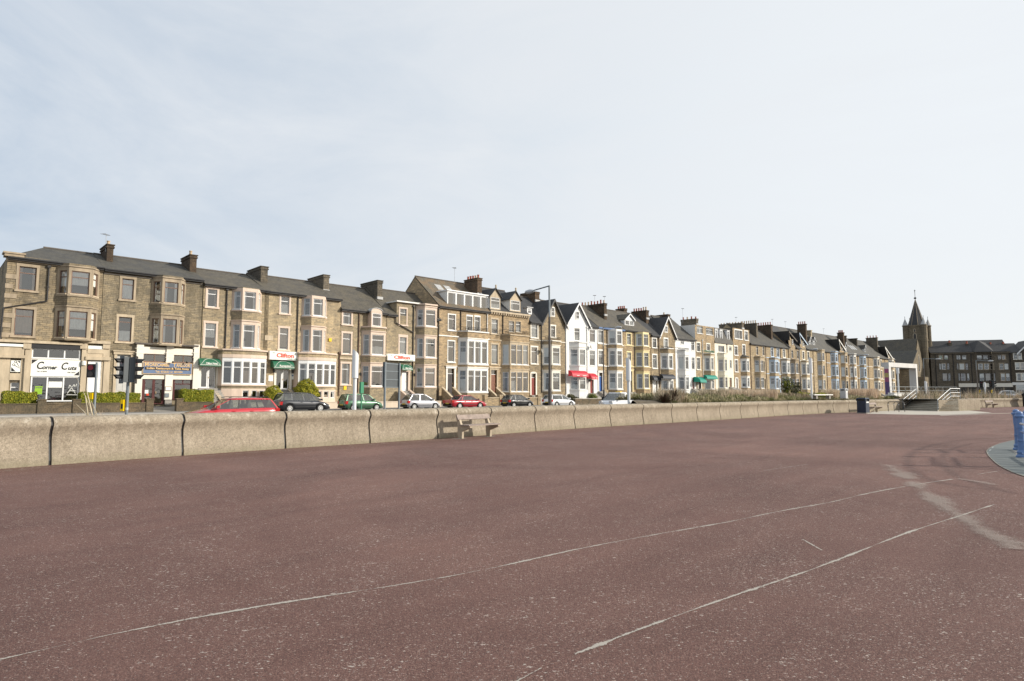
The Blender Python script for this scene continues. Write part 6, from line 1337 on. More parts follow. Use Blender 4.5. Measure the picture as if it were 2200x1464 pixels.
# ------------------------------------------------------------------ benches: timber slats on concrete frames
def bench(loc, rz, label, L=1.75):
    root = empty('bench', loc, rz, label, 'bench', 'seafront benches')     # x along the bench, -y towards the sitter
    for x in (-L / 2 + .12, L / 2 - .12):
        g = MB()
        pr_ = [(.10, .0), (-.08, .0), (-.085, .26), (-.48, .40), (-.48, .46), (-.03, .47), (.145, .86), (.25, .86), (.14, .45), (.14, .2)]
        a_ = [(x - .05, y, z) for y, z in pr_]; b_ = [(x + .05, y, z) for y, z in pr_]; n = len(pr_)
        g.poly(a_[::-1], 'bench_concrete'); g.poly(b_, 'bench_concrete')
        for i in range(n): j = (i + 1) % n; g.poly([a_[i], a_[j], b_[j], b_[i]], 'bench_concrete')
        g.build('leg', root)
    g = MB(); g.hexa([(-L / 2, .045, .68), (L / 2, .045, .68), (L / 2, .085, .665), (-L / 2, .085, .665), (-L / 2, .125, .85), (L / 2, .125, .85), (L / 2, .165, .835), (-L / 2, .165, .835)], 'wood_grey'); g.build('backrest', root)
    for k in range(4): g = MB(); g.box((-L / 2, -.50 + k * .125, .463), (L / 2, -.40 + k * .125, .503), 'wood_grey'); g.build('seat_slat', root)
    return root
bl, br = G(985, 945.6), G(1067, 940.5); bd = (br - bl); bm = (bl + br) / 2; 
i0 = min(range(len(FW)), key=lambda i: (FW[i] - bm).length); dw = (FW[i0 + 2] - FW[i0 - 2]).normalized(); wq = Vector((-dw.y, dw.x, 0))
def bench_at(cx, cy, label, FWx, dist=None, L=1.75):
    p = G(cx, cy); i = min(range(len(FWx)), key=lambda k: (FWx[k] - p).length); i = max(2, min(len(FWx) - 3, i)); d = (FWx[i + 2] - FWx[i - 2]).normalized(); q = Vector((-d.y, d.x, 0))
    if dist is not None:
        t = (FWx[i] - p).dot(q); p = p + q * (t - dist)
    return bench(p, math.atan2(d.y, d.x), label, L), p, d, q
b1, p1, d1, q1 = bench_at(1048, 942, 'weathered timber and concrete bench standing against the near sea wall', FW, .60)
tag(poly_sheet('bench_pad', [tuple(p1 + d1 * a + q1 * b) for a, b in ((-1.05, -.14), (-.55, -.14), (-.55, .2), (-1.05, .2))], 'concrete_grey', .006)); tag(poly_sheet('bench_pad', [tuple(p1 + d1 * a + q1 * b) for a, b in ((.5, -.14), (1.0, -.14), (1.0, .2), (.5, .2))], 'concrete_grey', .006))
bench_at(1876, 886.2, 'dark bench between the navy litter bin and the cycle stands', FW, None, 1.9)
bench_at(2136, 876.6, 'lone bench casting its shadow on the far sea wall, right of the steps', FW2, 1.0, 1.9)
# ------------------------------------------------------------------ litter bins
def bin_(loc, rz, label, mat='bin_navy', s=1.0, hood=None):
    root = empty('litter_bin', loc, rz, label, 'litter bin', None); w = .36 * s; g = MB(); h = 1.02 * s
    g.prism([(-w + .04, -w), (w - .04, -w), (w, -w + .04), (w, w - .04), (w - .04, w), (-w + .04, w), (-w, w - .04), (-w, -w + .04)], .05, h, mat); g.box((-w - .02, -w - .02, 0), (w + .02, w + .02, .06), 'concrete_grey'); g.build('body', root)
    g = MB(); u = w + .02; z = h + .005
    for x in (-u + .05, u - .05):
        for y in (-u + .05, u - .05): g.box((x - .05, y - .05, z), (x + .05, y + .05, z + .17 * s), mat)
    g.hexa([(-u, -u, z + .17 * s), (u, -u, z + .17 * s), (u, u, z + .17 * s), (-u, u, z + .17 * s), (-u * .8, -u * .8, z + .27 * s), (u * .8, -u * .8, z + .27 * s), (u * .8, u * .8, z + .27 * s), (-u * .8, u * .8, z + .27 * s)], hood or mat)
    g.box((-u + .1, -u + .1, z), (u - .1, u - .1, z + .16 * s), 'sign_black'); g.box((-w * .6, -w - .008, z - .16), (w * .6, -w - .001, z - .05), 'sign_white'); g.build('hood', root); return root
p = G(1855, 888.5); bin_(p, math.radians(38), 'large navy litter bin with a white slot label, left of the dark bench')
# ------------------------------------------------------------------ cycle stands
g = MB(); 
def stand(p0, p1, h, label):
    g = MB(); c = (p0 + p1) / 2; a = p0 - c; b = p1 - c; pts = [a, a + Vector((0, 0, h * .75)), a.lerp(b, .06) + Vector((0, 0, h * .93)), a.lerp(b, .2) + Vector((0, 0, h)), a.lerp(b, .8) + Vector((0, 0, h)), a.lerp(b, .94) + Vector((0, 0, h * .93)), b + Vector((0, 0, h * .75)), b]
    g.tube(pts, .03, 'steel_dark', 8); g.tube([a + Vector((0, 0, h * .68)), a + Vector((0, 0, h * .74))], .036, 'steel_pale', 8); g.tube([b + Vector((0, 0, h * .68)), b + Vector((0, 0, h * .74))], .036, 'steel_pale', 8)
    o = g.build('cycle_stand', None, c); return tag(o, label, 'cycle stand', 'cycle stands by the steps')
stand(G(1908.6, 884.3), G(1931.5, 885.8), .92, 'left hoop of the two steel cycle stands'); stand(G(1921.3, 884.0), G(1944, 885.3), .92, 'right hoop of the two steel cycle stands, next to the steps')
# ------------------------------------------------------------------ steps, cheek block, plaza
Ls, Rs = G(1938, 881.6), G(2014.5, 884.2); up = Vector((2.05, 1.05, 0)); NR = 7; PZ = 1.12
steps = empty('concrete_steps', Ls, 0, 'broad flight of concrete steps through the sea wall between pale handrails', 'steps')
for k in range(NR):
    a = Ls + up * (k / NR) - Ls; b = Rs + up * (k / NR) - Ls; c = Rs + up * 1.5 - Ls; d = Ls + up * 1.5 - Ls; z = PZ * (k + 1) / NR; g = MB()
    if k == 0: g.prism([a[:2], b[:2], c[:2], d[:2]][::1], 0, z - .05, 'step_stone')
    else: g.prism([a[:2], b[:2], c[:2], d[:2]][::1], PZ * k / NR - .03, z - .05, 'step_stone')
    n_ = up.normalized() * -.03
    g.prism([(a + n_)[:2], (b + n_)[:2], c[:2], d[:2]], z - .049, z, 'nosing_shadow_line', 'step_stone'); g.build('step', steps)
blk = MB(); c0 = Rs + up * .18 + Vector((.05, -.1, 0)); c1_ = G(2058, 882.6); c3 = Rs + up * 1.6; c2 = c1_ + (c3 - c0) * 1.3
o_ = c0.copy(); z_ = PZ
blk.prism([(Rs + up * .10 - o_)[:2], (c1_ - o_)[:2], (c2 - o_)[:2], (c3 - o_)[:2]], -.02, z_ - .05, 'wall_concrete')
tag(blk.build('stair_wall', None, (o_.x, o_.y, 0)), 'plain concrete cheek wall on the right of the steps', 'wall')
lk = MB(); n__ = wn(len(FW) - 1); q_ = [Ls - FW[-1].lerp(Ls, 1.0), Vector(up * 1.6), Vector(up * 1.6) + n__ * .45, n__ * .45]
lk.prism([v[:2] for v in q_], -.02, PZ - .03, 'wall_concrete'); tag(lk.build('stair_wall', None, (Ls.x, Ls.y, 0)), 'short concrete cheek wall where the sea wall meets the left of the steps', 'wall')
def handrail(a, b, z0, z1, label, tail=0):
    root = empty('handrail', a, 0, label, 'handrail', 'handrails of the steps'); b = b - a; a = Vector((0, 0, 0)); e = b + (b.normalized() * tail if tail else Vector())
    for h_, nm in ((1.0, 'top_rail'), (.62, 'middle_rail'), (.28, 'lower_rail')):
        g = MB(); pts = [a + Vector((0, 0, z0 + h_)), b + Vector((0, 0, z1 + h_))]; 
        if tail: pts.append(e + Vector((0, 0, z1 + h_)))
        g.tube(pts, (.030 if h_ == 1.0 else .022), 'steel_pale', 8); g.build(nm, root)
    for t in (0, .5, 1.0):
        p_ = a.lerp(b, t); zz = z0 + (z1 - z0) * t; g = MB(); g.tube([p_ + Vector((0, 0, zz)), p_ + Vector((0, 0, zz + 1.0))], .03, 'steel_grey', 8); g.build('post', root)
    if tail: g = MB(); g.tube([e + Vector((0, 0, z1)), e + Vector((0, 0, z1 + 1.0))], .03, 'steel_grey', 8); g.build('post', root)
handrail(Ls + Vector((.1, -.05, 0)), Ls + up + Vector((.1, -.05, 0)), .05, PZ, 'pale tubular handrail on the left side of the steps')
handrail(Rs + Vector((.1, .1, 0)), Rs + up * .95 + Vector((.1, .1, 0)), .05, PZ, 'pale tubular handrail on the right side of the steps', 1.6)
# raised planting bed and plaza behind the wall
def inw(i, d): return FW[i] + wn(i) * d
def bw(i): return min(1, max(0, (i - i1) / 34.0))
i1 = min(range(len(FW)), key=lambda i: (FW[i] - G(1395, 911.6)).length); i2 = len(FW) - 1
def strip(name, fn0, fn1, idx, z0, z1, mat):
    g = MB()
    for a, b in zip(idx, idx[1:]):
        p, q, r, s = fn0(a), fn0(b), fn1(b), fn1(a); g.poly([(p.x, p.y, z0), (q.x, q.y, z0), (r.x, r.y, z1), (s.x, s.y, z1)], mat)
    return tag(g.build(name), kind='structure')
idx = list(range(i1, i2 + 1, 3)) + [i2]
strip('planting_bed', lambda i: inw(i, .44), lambda i: inw(i, .9 + 2.1 * bw(i)), idx, .93, 1.22, 'soil'); strip('planting_bed', lambda i: inw(i, .9 + 2.1 * bw(i)), lambda i: inw(i, 1.0 + 8.5 * bw(i)), idx, 1.22, 1.25, 'soil'); strip('planting_bed', lambda i: inw(i, 1.0 + 8.5 * bw(i)), lambda i: inw(i, 1.8 + 10 * bw(i)), idx, 1.25, -.03, 'soil')
def in2(i, d): v = (FW2[min(i + 1, len(FW2) - 1)] - FW2[max(i - 1, 0)]).normalized(); return FW2[i] + Vector((-v.y, v.x, 0)) * d
pz = [Ls + up * 1.0, Rs + up * 1.05, c2, in2(4, .44), in2(12, .44), in2(12, 30), Ls + Vector((6, 30, 0)), inw(i2, 9.5), inw(i2, .44)]
poly_sheet('plaza', [tuple(p) for p in pz], 'pavement_grey', 1.1)
strip('planting_bed', lambda i: in2(i, .44), lambda i: in2(i, 11), list(range(len(FW2))), .95, 1.13, 'soil')
# plaza railing
def railing(a, b, n, label, h=1.1, z=1.1, mat='steel_grey'):
    root = empty('railing', (a.x, a.y, z), 0, label, 'railing'); v = b - a; v.z = 0
    for h_ in (h, h * .68, h * .30): g = MB(); g.tube([(0, 0, h_), (v.x, v.y, h_)], .025, mat, 6); g.build('rail', root)
    for k in range(n + 1): g = MB(); p_ = v * k / n; g.tube([(p_.x, p_.y, 0), (p_.x, p_.y, h)], .028, mat, 6); g.build('post', root)
railing(D(1912, 840, 70), D(1977, 840, 72), 4, 'grey railing left of the steps landing, in front of the white portal', 1.3, 1.1); railing(D(1980, 840, 72), D(2056, 840, 73), 5, 'grey railing behind the top of the steps', 1.3, 1.1)
# portal, banner, seat block
def frame_at(p, q, name, label, cat): v = q - p; return empty(name, (p.x, p.y, 1.08), math.atan2(v.y, v.x), label, cat), math.hypot(v.x, v.y)
Zp = 84.0; pa, pb = D(1911, 820, Zp), D(1972, 820, Zp + 5); pt, Lp = frame_at(pa, pb, 'portal', 'tall pale concrete portal frame standing beyond the steps', 'portal'); Hp = (HOR - 779) * Zp / F + CH - 1.08
for nm, a_, b_ in (('column', (0, 0, 0), (.62, .62, Hp - .6)), ('column', (Lp - .42, 0, 0), (Lp, .9, Hp - .6)), ('beam', (-.0, -.02, Hp - .6), (Lp, .92, Hp))): g = MB(); g.box(a_, b_, 'portal_pale'); g.build(nm, pt)
plain('banner_purple', (.13, .09, .22), .6, .3, 1.2); plain('banner_pink', (.36, .10, .20), .6, .3, 2); plain('banner_yellow', (.45, .38, .14), .6, .2, 2)
g = MB(); hb = Hp
for z0, z1, mt in ((.1, .45, 'banner_purple'), (.45, .58, 'banner_pink'), (.58, .70, 'banner_yellow'), (.70, .82, 'banner_pink')): g.box((-.012, .05, hb * z0), (-.003, .57, hb * z1), mt)
g.build('banner', pt)
ps, Ls_ = frame_at(D(1921, 846, 80), D(1962, 846, 82), 'seat_block', 'long low white seat block inside the portal', 'seat'); g = MB(); g.box((0, 0, 0), (Ls_, .8, .62), 'trim_white'); g.box((.1, -.06, .62), (Ls_ - .1, .86, .70), 'trim_white'); g.build('block', ps)
# ------------------------------------------------------------------ street furniture
def column(pxx, ytop, Z, h, z0, label, r=.07):
    p = D(pxx, 847, Z); root = empty('marker_column', (p.x, p.y, z0), TH, label, 'column', 'white slant topped columns'); g = MB()
    g.tube([(0, 0, 0), (0, 0, h - 1.3)], r, 'column_white', 12); g.build('shaft', root); g = MB(); rr = r * 1.75; n = 12; t = [(rr * math.cos(2 * math.pi * k / n), rr * math.sin(2 * math.pi * k / n)) for k in range(n)]
    k = g.mi('column_white'); g.v += [(x, y, h - 1.32) for x, y in t] + [(x, y, h - .1 - x * 1.0) for x, y in t]
    for i in range(n): j = (i + 1) % n; g.f.append((i, j, n + j, n + i)); g.m.append(k)
    g.f.append(tuple(range(n, 2 * n))); g.m.append(k); g.f.append(tuple(reversed(range(n)))); g.m.append(k); g.build('slanted_head', root)
column(762, 753, 30.0, 3.68, 0.0, 'white slant topped column in front of the green hatchback', .085); column(1351, 771, 37.3, 3.7, .0, 'white slant topped column in front of the white pickup', .085)
column(1744, 770, 54, 3.5, 1.2, 'white slant topped column standing in the planting bed', .085); column(1931, 787, 110, 5.4, 1.1, 'white column seen through the portal', .14); column(1990, 818, 100, 2.5, 1.1, 'white column behind the steps, in front of the church tower', .1); column(2117, 821, 120, 2.9, .9, 'white column among the reeds before the dark block', .1)
def lamp(pxx, ytop, Z, arm, label, z0=.1, L=1.6, r=.075, dirv=None):
    p = D(pxx, 800, Z); h = CH + (HOR - ytop) * Z / F - z0; root = empty('street_lamp', (p.x, p.y, z0), 0, label, 'street lamp', 'street lamps along the seafront road'); v = N * -1 if arm < 0 else N
    g = MB(); g.tube([(0, 0, 0), (0, 0, h * .22)], r * 1.35, 'steel_dark', 12); g.tube([(0, 0, h * .22), (0, 0, h * .76)], r, 'steel_dark', 12, r1=r * .85); g.tube([(0, 0, h * .76), (0, 0, h)], r * .72, 'steel_grey', 12); g.build('pole', root)
    e = v * L; g = MB(); g.tube([(0, 0, h - .03), (e.x * .95, e.y * .95, h - .16)], r * .55, 'steel_grey', 8); g.build('arm', root)
    g = MB(); c = v * (L + .35); q = v.cross(Vector((0, 0, 1))); pts = []
    for t, w_, hh in ((-.42, .05, .05), (-.3, .13, .12), (0, .17, .17), (.3, .15, .13), (.45, .05, .05)):
        b = c + v * t; pts.append([b + q * w_ * math.cos(k * math.pi / 4) + Vector((0, 0, h - .2 + hh * math.sin(k * math.pi / 4))) for k in range(8)])
    k = g.mi('steel_pale')
    for r_ in pts: g.v += [tuple(x) for x in r_]
    for i in range(4):
        for j in range(8): g.f.append((i * 8 + j, i * 8 + (j + 1) % 8, (i + 1) * 8 + (j + 1) % 8, (i + 1) * 8 + j)); g.m.append(k)
    g.f.append(tuple(range(8))); g.m.append(k); g.f.append(tuple(32 + j for j in range(8))); g.m.append(k); g.build('lamp_head', root, smooth=True)
lamp(1181, 612, 42.5, -1, 'tall nearest street lamp with square arm pointing left, right of the black hatchback', 0, 1.55, .085); lamp(1296.8, 703, 69, 1, 'slim street lamp with arm pointing right, in front of the blue door house', .1, 1.7, .075)
lamp(1719, 750, 106, 1, 'far street lamp beside the paired dark gables', .1, 2.2, .09); lamp(1833, 762, 115, 1, 'thin far street lamp before the pale blue bay near the church', .1, 1.9, .08); lamp(1985, 771, 133, 1, 'street lamp in front of the church tower', .3, 2.3, .10); lamp(2098, 775, 125, 1, 'street lamp in front of the dark corner block', .3, 2.0, .09)
# traffic signals
def signal_head(root, v, zc, nm='signal_head'):
    q = v.cross(Vector((0, 0, 1))); g = MB(); b = v * .12
    def B(c, a, bb, h, mt): g.hexa([c - v * a - q * bb + Vector((0, 0, -h)), c + v * a - q * bb + Vector((0, 0, -h)), c + v * a + q * bb + Vector((0, 0, -h)), c - v * a + q * bb + Vector((0, 0, -h)), c - v * a - q * bb + Vector((0, 0, h)), c + v * a - q * bb + Vector((0, 0, h)), c + v * a + q * bb + Vector((0, 0, h)), c - v * a + q * bb + Vector((0, 0, h))], mt)
    B(v * .16 + Vector((0, 0, zc)), .10, .15, .52, 'sign_back'); B(v * .265 + Vector((0, 0, zc)), .008, .24, .57, 'signal_black'); o = g.build(nm, root)
    for k in range(3):
        z = zc + .33 - k * .33; g = MB(); n = 10; L0, L1_ = .28, .56; kk = g.mi('signal_black'); base = len(g.v)
        for t in range(n + 1):
            an = -.35 + (math.pi + .7) * t / n
            for dd, rr in ((L0, .135), (L1_ - .12 * (1 - math.sin(max(0, min(math.pi, an)))), .125)): g.v.append(tuple(v * dd + q * rr * math.cos(an) + Vector((0, 0, z + rr * math.sin(an)))))
        for t in range(n): g.f.append((2 * t, 2 * t + 1, 2 * t + 3, 2 * t + 2)); g.m.append(kk)
        g.poly([v * .285 + q * .115 * math.cos(t * .628) + Vector((0, 0, z + .115 * math.sin(t * .628))) for t in range(10)], 'lens_red' if k == 0 else 'lens_dark'); g.build('hood', o)
def signal(pxx, Z, h, label, vs, zc, z0=.05):
    p = D(pxx, 847, Z); root = empty('traffic_light', (p.x, p.y, z0), 0, label, 'traffic light', 'traffic lights'); g = MB(); g.tube([(0, 0, 0), (0, 0, h)], .057, 'steel_grey', 12); g.build('pole', root); g = MB(); g.tube([(0, 0, h), (0, 0, h + .02)], .062, 'steel_dark', 12); g.tube([(0, 0, .9), (0, 0, 1.0)], .06, 'steel_pale', 12); g.build('pole_band', root)
    for v in vs: signal_head(root, v.normalized(), zc)
    v = Vector((-.9, .1, 0)).normalized(); g = MB(); g.box((-.20, -.12, .86), (-.075, .06, 1.32), 'yellow_box'); g.box((-.17, -.13, .95), (-.1, -.121, 1.15), 'signal_black'); g.build('push_button_box', root); return root
Zs = 26.0; signal(274, Zs, 3.0, 'traffic light with black hooded heads facing left and right, in front of the restaurant', [-U * .93 + N * .1, U * .8 + N * .35], 2.55)
p = D(204.5, 847, 27.5); root = empty('crossing_signal', (p.x, p.y, .05), 0, 'slim grey crossing post with a black two lens box, in front of the hairdresser door', 'crossing signal'); g = MB(); g.tube([(0, 0, 0), (0, 0, 2.93)], .05, 'steel_grey', 10); g.build('pole', root)
g = MB(); g.box((-.42, -.02, 2.27), (-.08, .22, 2.86), 'signal_black'); g.box((-.1, .05, 2.35), (0, .1, 2.4), 'signal_black'); g.box((-.1, .05, 2.7), (0, .1, 2.75), 'signal_black'); o = g.build('signal_box', root)
for z, mt in ((2.70, 'lens_red'), (2.42, 'lens_dark')): g = MB(); g.lathe([(.115, 0), (.115, .02)], mt, 14); l_ = g.build('lens', o, (-.25, -.025, z)); l_.rotation_euler = (math.pi / 2, 0, 0)
g = MB(); g.box((-.17, -.1, 1.33), (-.055, .05, 1.6), 'yellow_box'); g.build('push_button_box', root)
signal(2107, 95, 2.6, 'distant traffic light standing among the reeds', [Vector((-.1, -1, 0))], 2.1, .9) ; signal(2133, 95, 2.7, 'distant twin headed traffic light right of the slim white column', [Vector((-1, -.2, 0)), Vector((.7, -.7, 0))], 2.2, .9)
# back of the road sign
pa, pb = D(826.5, 850, 30), D(857.5, 850, 31.2); v = pb - pa; an = math.atan2(v.y, v.x); Lq = math.hypot(v.x, v.y); root = empty('road_sign', (pa.x, pa.y, 0), an, 'large grey road sign seen from behind on two posts', 'road sign')
for x in (0, Lq): g = MB(); g.tube([(x, 0, 0), (x, 0, 3.13)], .055, 'steel_grey', 10); g.build('post', root)
g = MB(); g.box((-.06, .05, 1.9), (Lq + .16, .09, 3.12), 'sign_back'); o = g.build('sign_panel', root); g = MB()
for z in (1.93, 2.3, 2.7, 3.06): g.box((-.04, .03, z - .02), (Lq + .14, .055, z + .02), 'steel_grey')
g.build('brace', o)
p = D(776.5, 850, 41); root = empty('notice_post', (p.x, p.y, .03), an, 'green notice board on a post, between the white column and the road sign', 'notice board'); g = MB(); g.tube([(0, 0, 0), (0, 0, 1.75)], .05, 'text_green', 8); g.build('post', root); g = MB(); g.box((-.17, -.06, 1.62), (.17, .06, 2.35), 'text_green'); g.build('board', root)
# white bench slab and pale bin in the bed
p = D(1750, 850, 52); root = empty('slab_seat', (p.x, p.y, 1.2), math.radians(36), 'long thin white slab seat in the planting bed', 'seat'); g = MB(); g.box((0, 0, .30), (3.0, .45, .38), 'trim_white'); g.build('slab', root); 
for x in (.4, 2.5): g = MB(); g.box((x, .08, 0), (x + .25, .38, .30), 'concrete_grey'); g.build('leg', root)
p = D(1813, 847, 55); bin_(Vector((p.x, p.y, 1.2)), math.radians(40), 'pale grey litter bin in the planting bed beside the slab seat', 'steel_pale', .68)
p = G(2212, 874.5); bin_(Vector((p.x, p.y, 0)), .3, 'black kiosk sized bin at the right edge of the photo', 'signal_black', 1.35)
# ------------------------------------------------------------------ blue railing at the right edge
def blue_post(p, h, r, label=None, root=None):
    g = MB(); g.lathe([(r * 1.9, 0), (r * 1.9, .05), (r * 1.4, .09), (r * 1.6, .14), (r * 1.1, .2), (r * 1.05, .4), (r * 1.25, .43), (r, .47), (r, h * .62), (r * 1.15, h * .66), (r * 1.2, h * .86), (r * 1.6, h * .89), (r * 1.7, h * .92), (r * 1.15, h * .94), (r * 1.2, h * .97), (r * .9, h), (r * .1, h + .02)], 'rail_blue', 16); return g.build('post', root, p, smooth=False)
bp = [G(2188, 968), G(2196, 984), G(2211, 975), G(2232, 1004)]; bp += [bp[3] + Vector((1.1 * k + .12 * k * k, -1.35 * k, 0)) for k in range(1, 5)]
rt = empty('seafront_railing', bp[0], 0, 'blue cast iron seafront railing with panels at the right edge of the photo', 'railing'); 
for k, p in enumerate(bp): blue_post(p - bp[0], 1.15, .066, None, rt)
for a_, b_ in list(zip(bp[3:], bp[4:])) + [(bp[1], bp[3]), (bp[0], bp[2])]:
    v = (b_ - a_); a_ = a_ - bp[0]; g = MB(); q = v.normalized().cross(Vector((0, 0, 1))) * .02; A = a_ + v * .06; B_ = a_ + v * .94
    for t in range(1, 8): x_ = A.lerp(B_, t / 8); g.tube([x_ + Vector((0, 0, .12)), x_ + Vector((0, 0, .64))], .014, 'panel_blue', 6)
    g.tube([A + Vector((0, 0, .12)), B_ + Vector((0, 0, .12))], .025, 'panel_blue', 6); g.build('panel', rt)
    for z in (.66, .86): g = MB(); g.tube([A + Vector((0, 0, z)), B_ + Vector((0, 0, z))], .03, 'steel_pale' if z > .8 else 'rail_blue', 8); g.build('rail', rt)
# ------------------------------------------------------------------ garden walls, hedges, steps (street coordinates)
def sl(xp, P, y=870): return on(xp, y, P - PD)[0]
def gwall(x0, x1, P, z0, z1, mat, label, cope=None, piers=(), th=.28, cat='garden wall'):
    a, b = sl(x0, P), sl(x1, P); root = empty('garden_wall', row(a, P - PD), TH, label, cat, 'front garden walls'); g = MB(); g.uv = (R.uniform(0, 5), 0); g.box((0, 0, z0 - .1), (b - a, th, z1), mat); g.build('wall', root)
    g = MB(); g.box((-.03, -.04, z1), (b - a + .03, th + .04, z1 + .07), cope or mat); g.build('coping', root)
    for x in piers:
        g = MB(); t = sl(x, P) - a; g.uv = (R.uniform(0, 5), 0); g.box((t - .25, -.08, z0 - .1), (t + .25, th + .1, z1 + .28), mat); g.box((t - .3, -.12, z1 + .28), (t + .3, th + .14, z1 + .36), cope or mat); g.build('pier', root)
    return root
gwall(-40, 322, 54.9, .2, .88, 'brick_wall', 'low brown brick garden wall below the two hedges, in front of the hairdresser', None, (90, 165, 322))
gwall(383, 456, 54.9, .2, .90, 'brick_wall', 'short low brick garden wall below the hedge right of the restaurant entrance', None, (386,))
gwall(462, 824, 54.9, .2, .80, 'garden_render', 'long low cream painted wall in front of the first Clifton houses', 'garden_render'); gwall(826, 948, 54.9, .2, .80, 'garden_render', 'low cream painted wall behind the silver hatchback', 'garden_render')
gwall(1042, 1078, 54.9, .2, 1.15, 'stone_brown', 'short brown stone garden wall between the crimson and black cars', 'trim_stone', (1044, 1076)); gwall(1118, 1160, 54.9, .2, 1.15, 'stone_brown', 'short brown stone garden wall behind the black hatchback', 'trim_stone', (1120, 1158))
gwall(1236, 1296, 54.9, .2, .95, 'brick_wall', 'brown garden wall with pale coping in front of the white gabled house', 'concrete_pale'); gwall(1300, 1470, 54.9, .2, .95, 'stone_gold', 'long stone garden wall behind the white pickup', 'concrete_pale', (1340, 1390, 1440)); gwall(1472, 1900, 54.9, .2, 1.0, 'stone_brown', 'far garden wall running behind the reeds to the church', 'concrete_pale')
LEAF = {}
def foliage(name, n, fn, size, mats, parent=None, loc=(0, 0, 0), rz=0, core=None, part='foliage'):
    """n leaf faces; fn() gives (point, outward normal)"""
    g = MB(); ks = [g.mi(m) for m in mats]
    for _ in range(n):
        p, nv = fn(); d = Vector((R.gauss(0, 1), R.gauss(0, 1), R.gauss(0, 1))).normalized(); nn = (nv * 1.0 + d * .9).normalized(); a = nn.orthogonal().normalized(); b = nn.cross(a); t = R.uniform(0, 6.28); a, b = a * math.cos(t) + b * math.sin(t), b * math.cos(t) - a * math.sin(t); s_ = size * R.uniform(.6, 1.3); base = len(g.v)
        g.v += [tuple(p - a * s_ * .5), tuple(p + b * s_ * .3), tuple(p + a * s_ * .5), tuple(p - b * s_ * .3)]; g.f.append((base, base + 1, base + 2, base + 3)); g.m.append(R.choice(ks))
    if core:
        for c in core: c(g)
    return g.build(part, parent, loc, rz)
def hedge(x0, x1, P, z0, z1, label, depth=.9, mat='leaf_hedge'):
    a, b = sl(x0, P), sl(x1, P); W = b - a; root = empty('hedge', row(a, P - PD, 0), TH, label, 'hedge', 'clipped green hedges')
    def fn():
        f = R.random(); u = R.random(); v = R.random(); j = lambda: R.uniform(-.07, .05); bmp = .05 * math.sin(u * W * 3.1) + .04 * math.sin(u * W * 7.7)
        if f < .5: return Vector((u * W, j() - .02 + bmp * .6, z0 + v * (z1 - z0))), Vector((0, -1, 0))
        if f < .8: return Vector((u * W, v * depth, z1 + j() + bmp)), Vector((0, 0, 1))
        if f < .9: return Vector((j(), v * depth, z0 + u * (z1 - z0))), Vector((-1, 0, 0))
        return Vector((W + j(), v * depth, z0 + u * (z1 - z0))), Vector((1, 0, 0))
    foliage('hedge', int(2000 * W), fn, .09, [mat, mat, mat, 'leaf_gold'], root); g = MB(); g.box((.05, .05, z0 - .2), (W - .05, depth - .05, z1 - .06), 'leaf_hedge'); g.build('stems', root)
hedge(5, 78, 55.3, .75, 1.72, 'square clipped green hedge left of the hairdresser window'); hedge(172, 300, 55.3, .75, 1.66, 'long clipped green hedge between the hairdresser and restaurant doors'); hedge(391, 459, 55.3, .8, 1.92, 'clipped green hedge right of the restaurant entrance')
def bush(x, P, z0, rx, rz_, label, mats=('leaf_gold', 'leaf_gold', 'leaf_hedge'), n=3600, size=.12, ball=False, name='bush', trunk=False, lean=0, world=None, grp='garden bushes', core=1.0):
    loc = row(sl(x, P), P - PD, z0) if world is None else world; root = empty(name, loc, TH, label, 'bush' if name == 'bush' else 'tree' if name == 'tree' else 'shrub', grp)
    lobes = [(Vector((0, 0, rz_)), rx, rz_)] if ball else [(Vector((R.uniform(-.55, .55) * rx, R.uniform(-.5, .5) * rx, rz_ * R.uniform(.55, 1.45))), rx * R.uniform(.42, .68), rz_ * R.uniform(.4, .62)) for _ in range(9)]
    def fn():
        c, a, b = R.choice(lobes); d = Vector((R.gauss(0, 1), R.gauss(0, 1), R.gauss(0, 1))).normalized(); k = R.uniform(.84, 1.05) * (1 + (.07 * math.sin(d.x * 9 + d.z * 7) + .05 * math.sin(d.z * 15 + d.x * 4) if ball else 0))
        return c + Vector((d.x * a, d.y * a, d.z * b)) * k, d
    foliage('bush', n, fn, size, list(mats), root, part='foliage'); g = MB()
    for c, a, b in [(c, a * core, b * core) for c, a, b in lobes]: g.lathe([(a * .05, -b * .75), (a * .5, -b * .62), (a * .76, 0), (a * .5, b * .62), (a * .05, b * .75)], mats[-1], 8, tuple(c))
    g.build('inner_branches', root); g = MB()
    g.tube([(0, 0, -.15), (lean, 0, rz_)], .09 if rx > .8 else .05, 'bark', 6, r1=.04); g.build('stem', root)
bush(586, 56.3, .35, .85, .98, 'small rounded golden bush behind the charcoal people carrier', ball=True, n=5000); bush(657, 56.6, .35, 1.08, 1.28, 'larger rounded golden bush by the Reception steps', n=9000, ball=True)
bush(1232, 56.3, .4, .85, .70, 'olive bush at the left of the white gabled house', ('leaf_olive', 'leaf_dark', 'leaf_olive')); bush(1273, 56.2, .4, .72, .62, 'round clipped green ball bush below the red door awning', ('leaf_hedge', 'leaf_hedge', 'leaf_dark'), ball=True, n=2800, size=.08)
bush(553, 56.8, .35, .9, .32, 'low straggly shrub beside the basement window', ('leaf_olive', 'leaf_hedge'), n=900); bush(905, 56.5, .35, .55, .42, 'spiky low plant behind the silver hatchback', ('leaf_olive', 'leaf_straw'), n=500)
bush(352, 56.0, .3, .0001 + .45, .5, 'small green shrub left of the restaurant hedge', ('leaf_hedge', 'leaf_dark'), n=700) if False else None
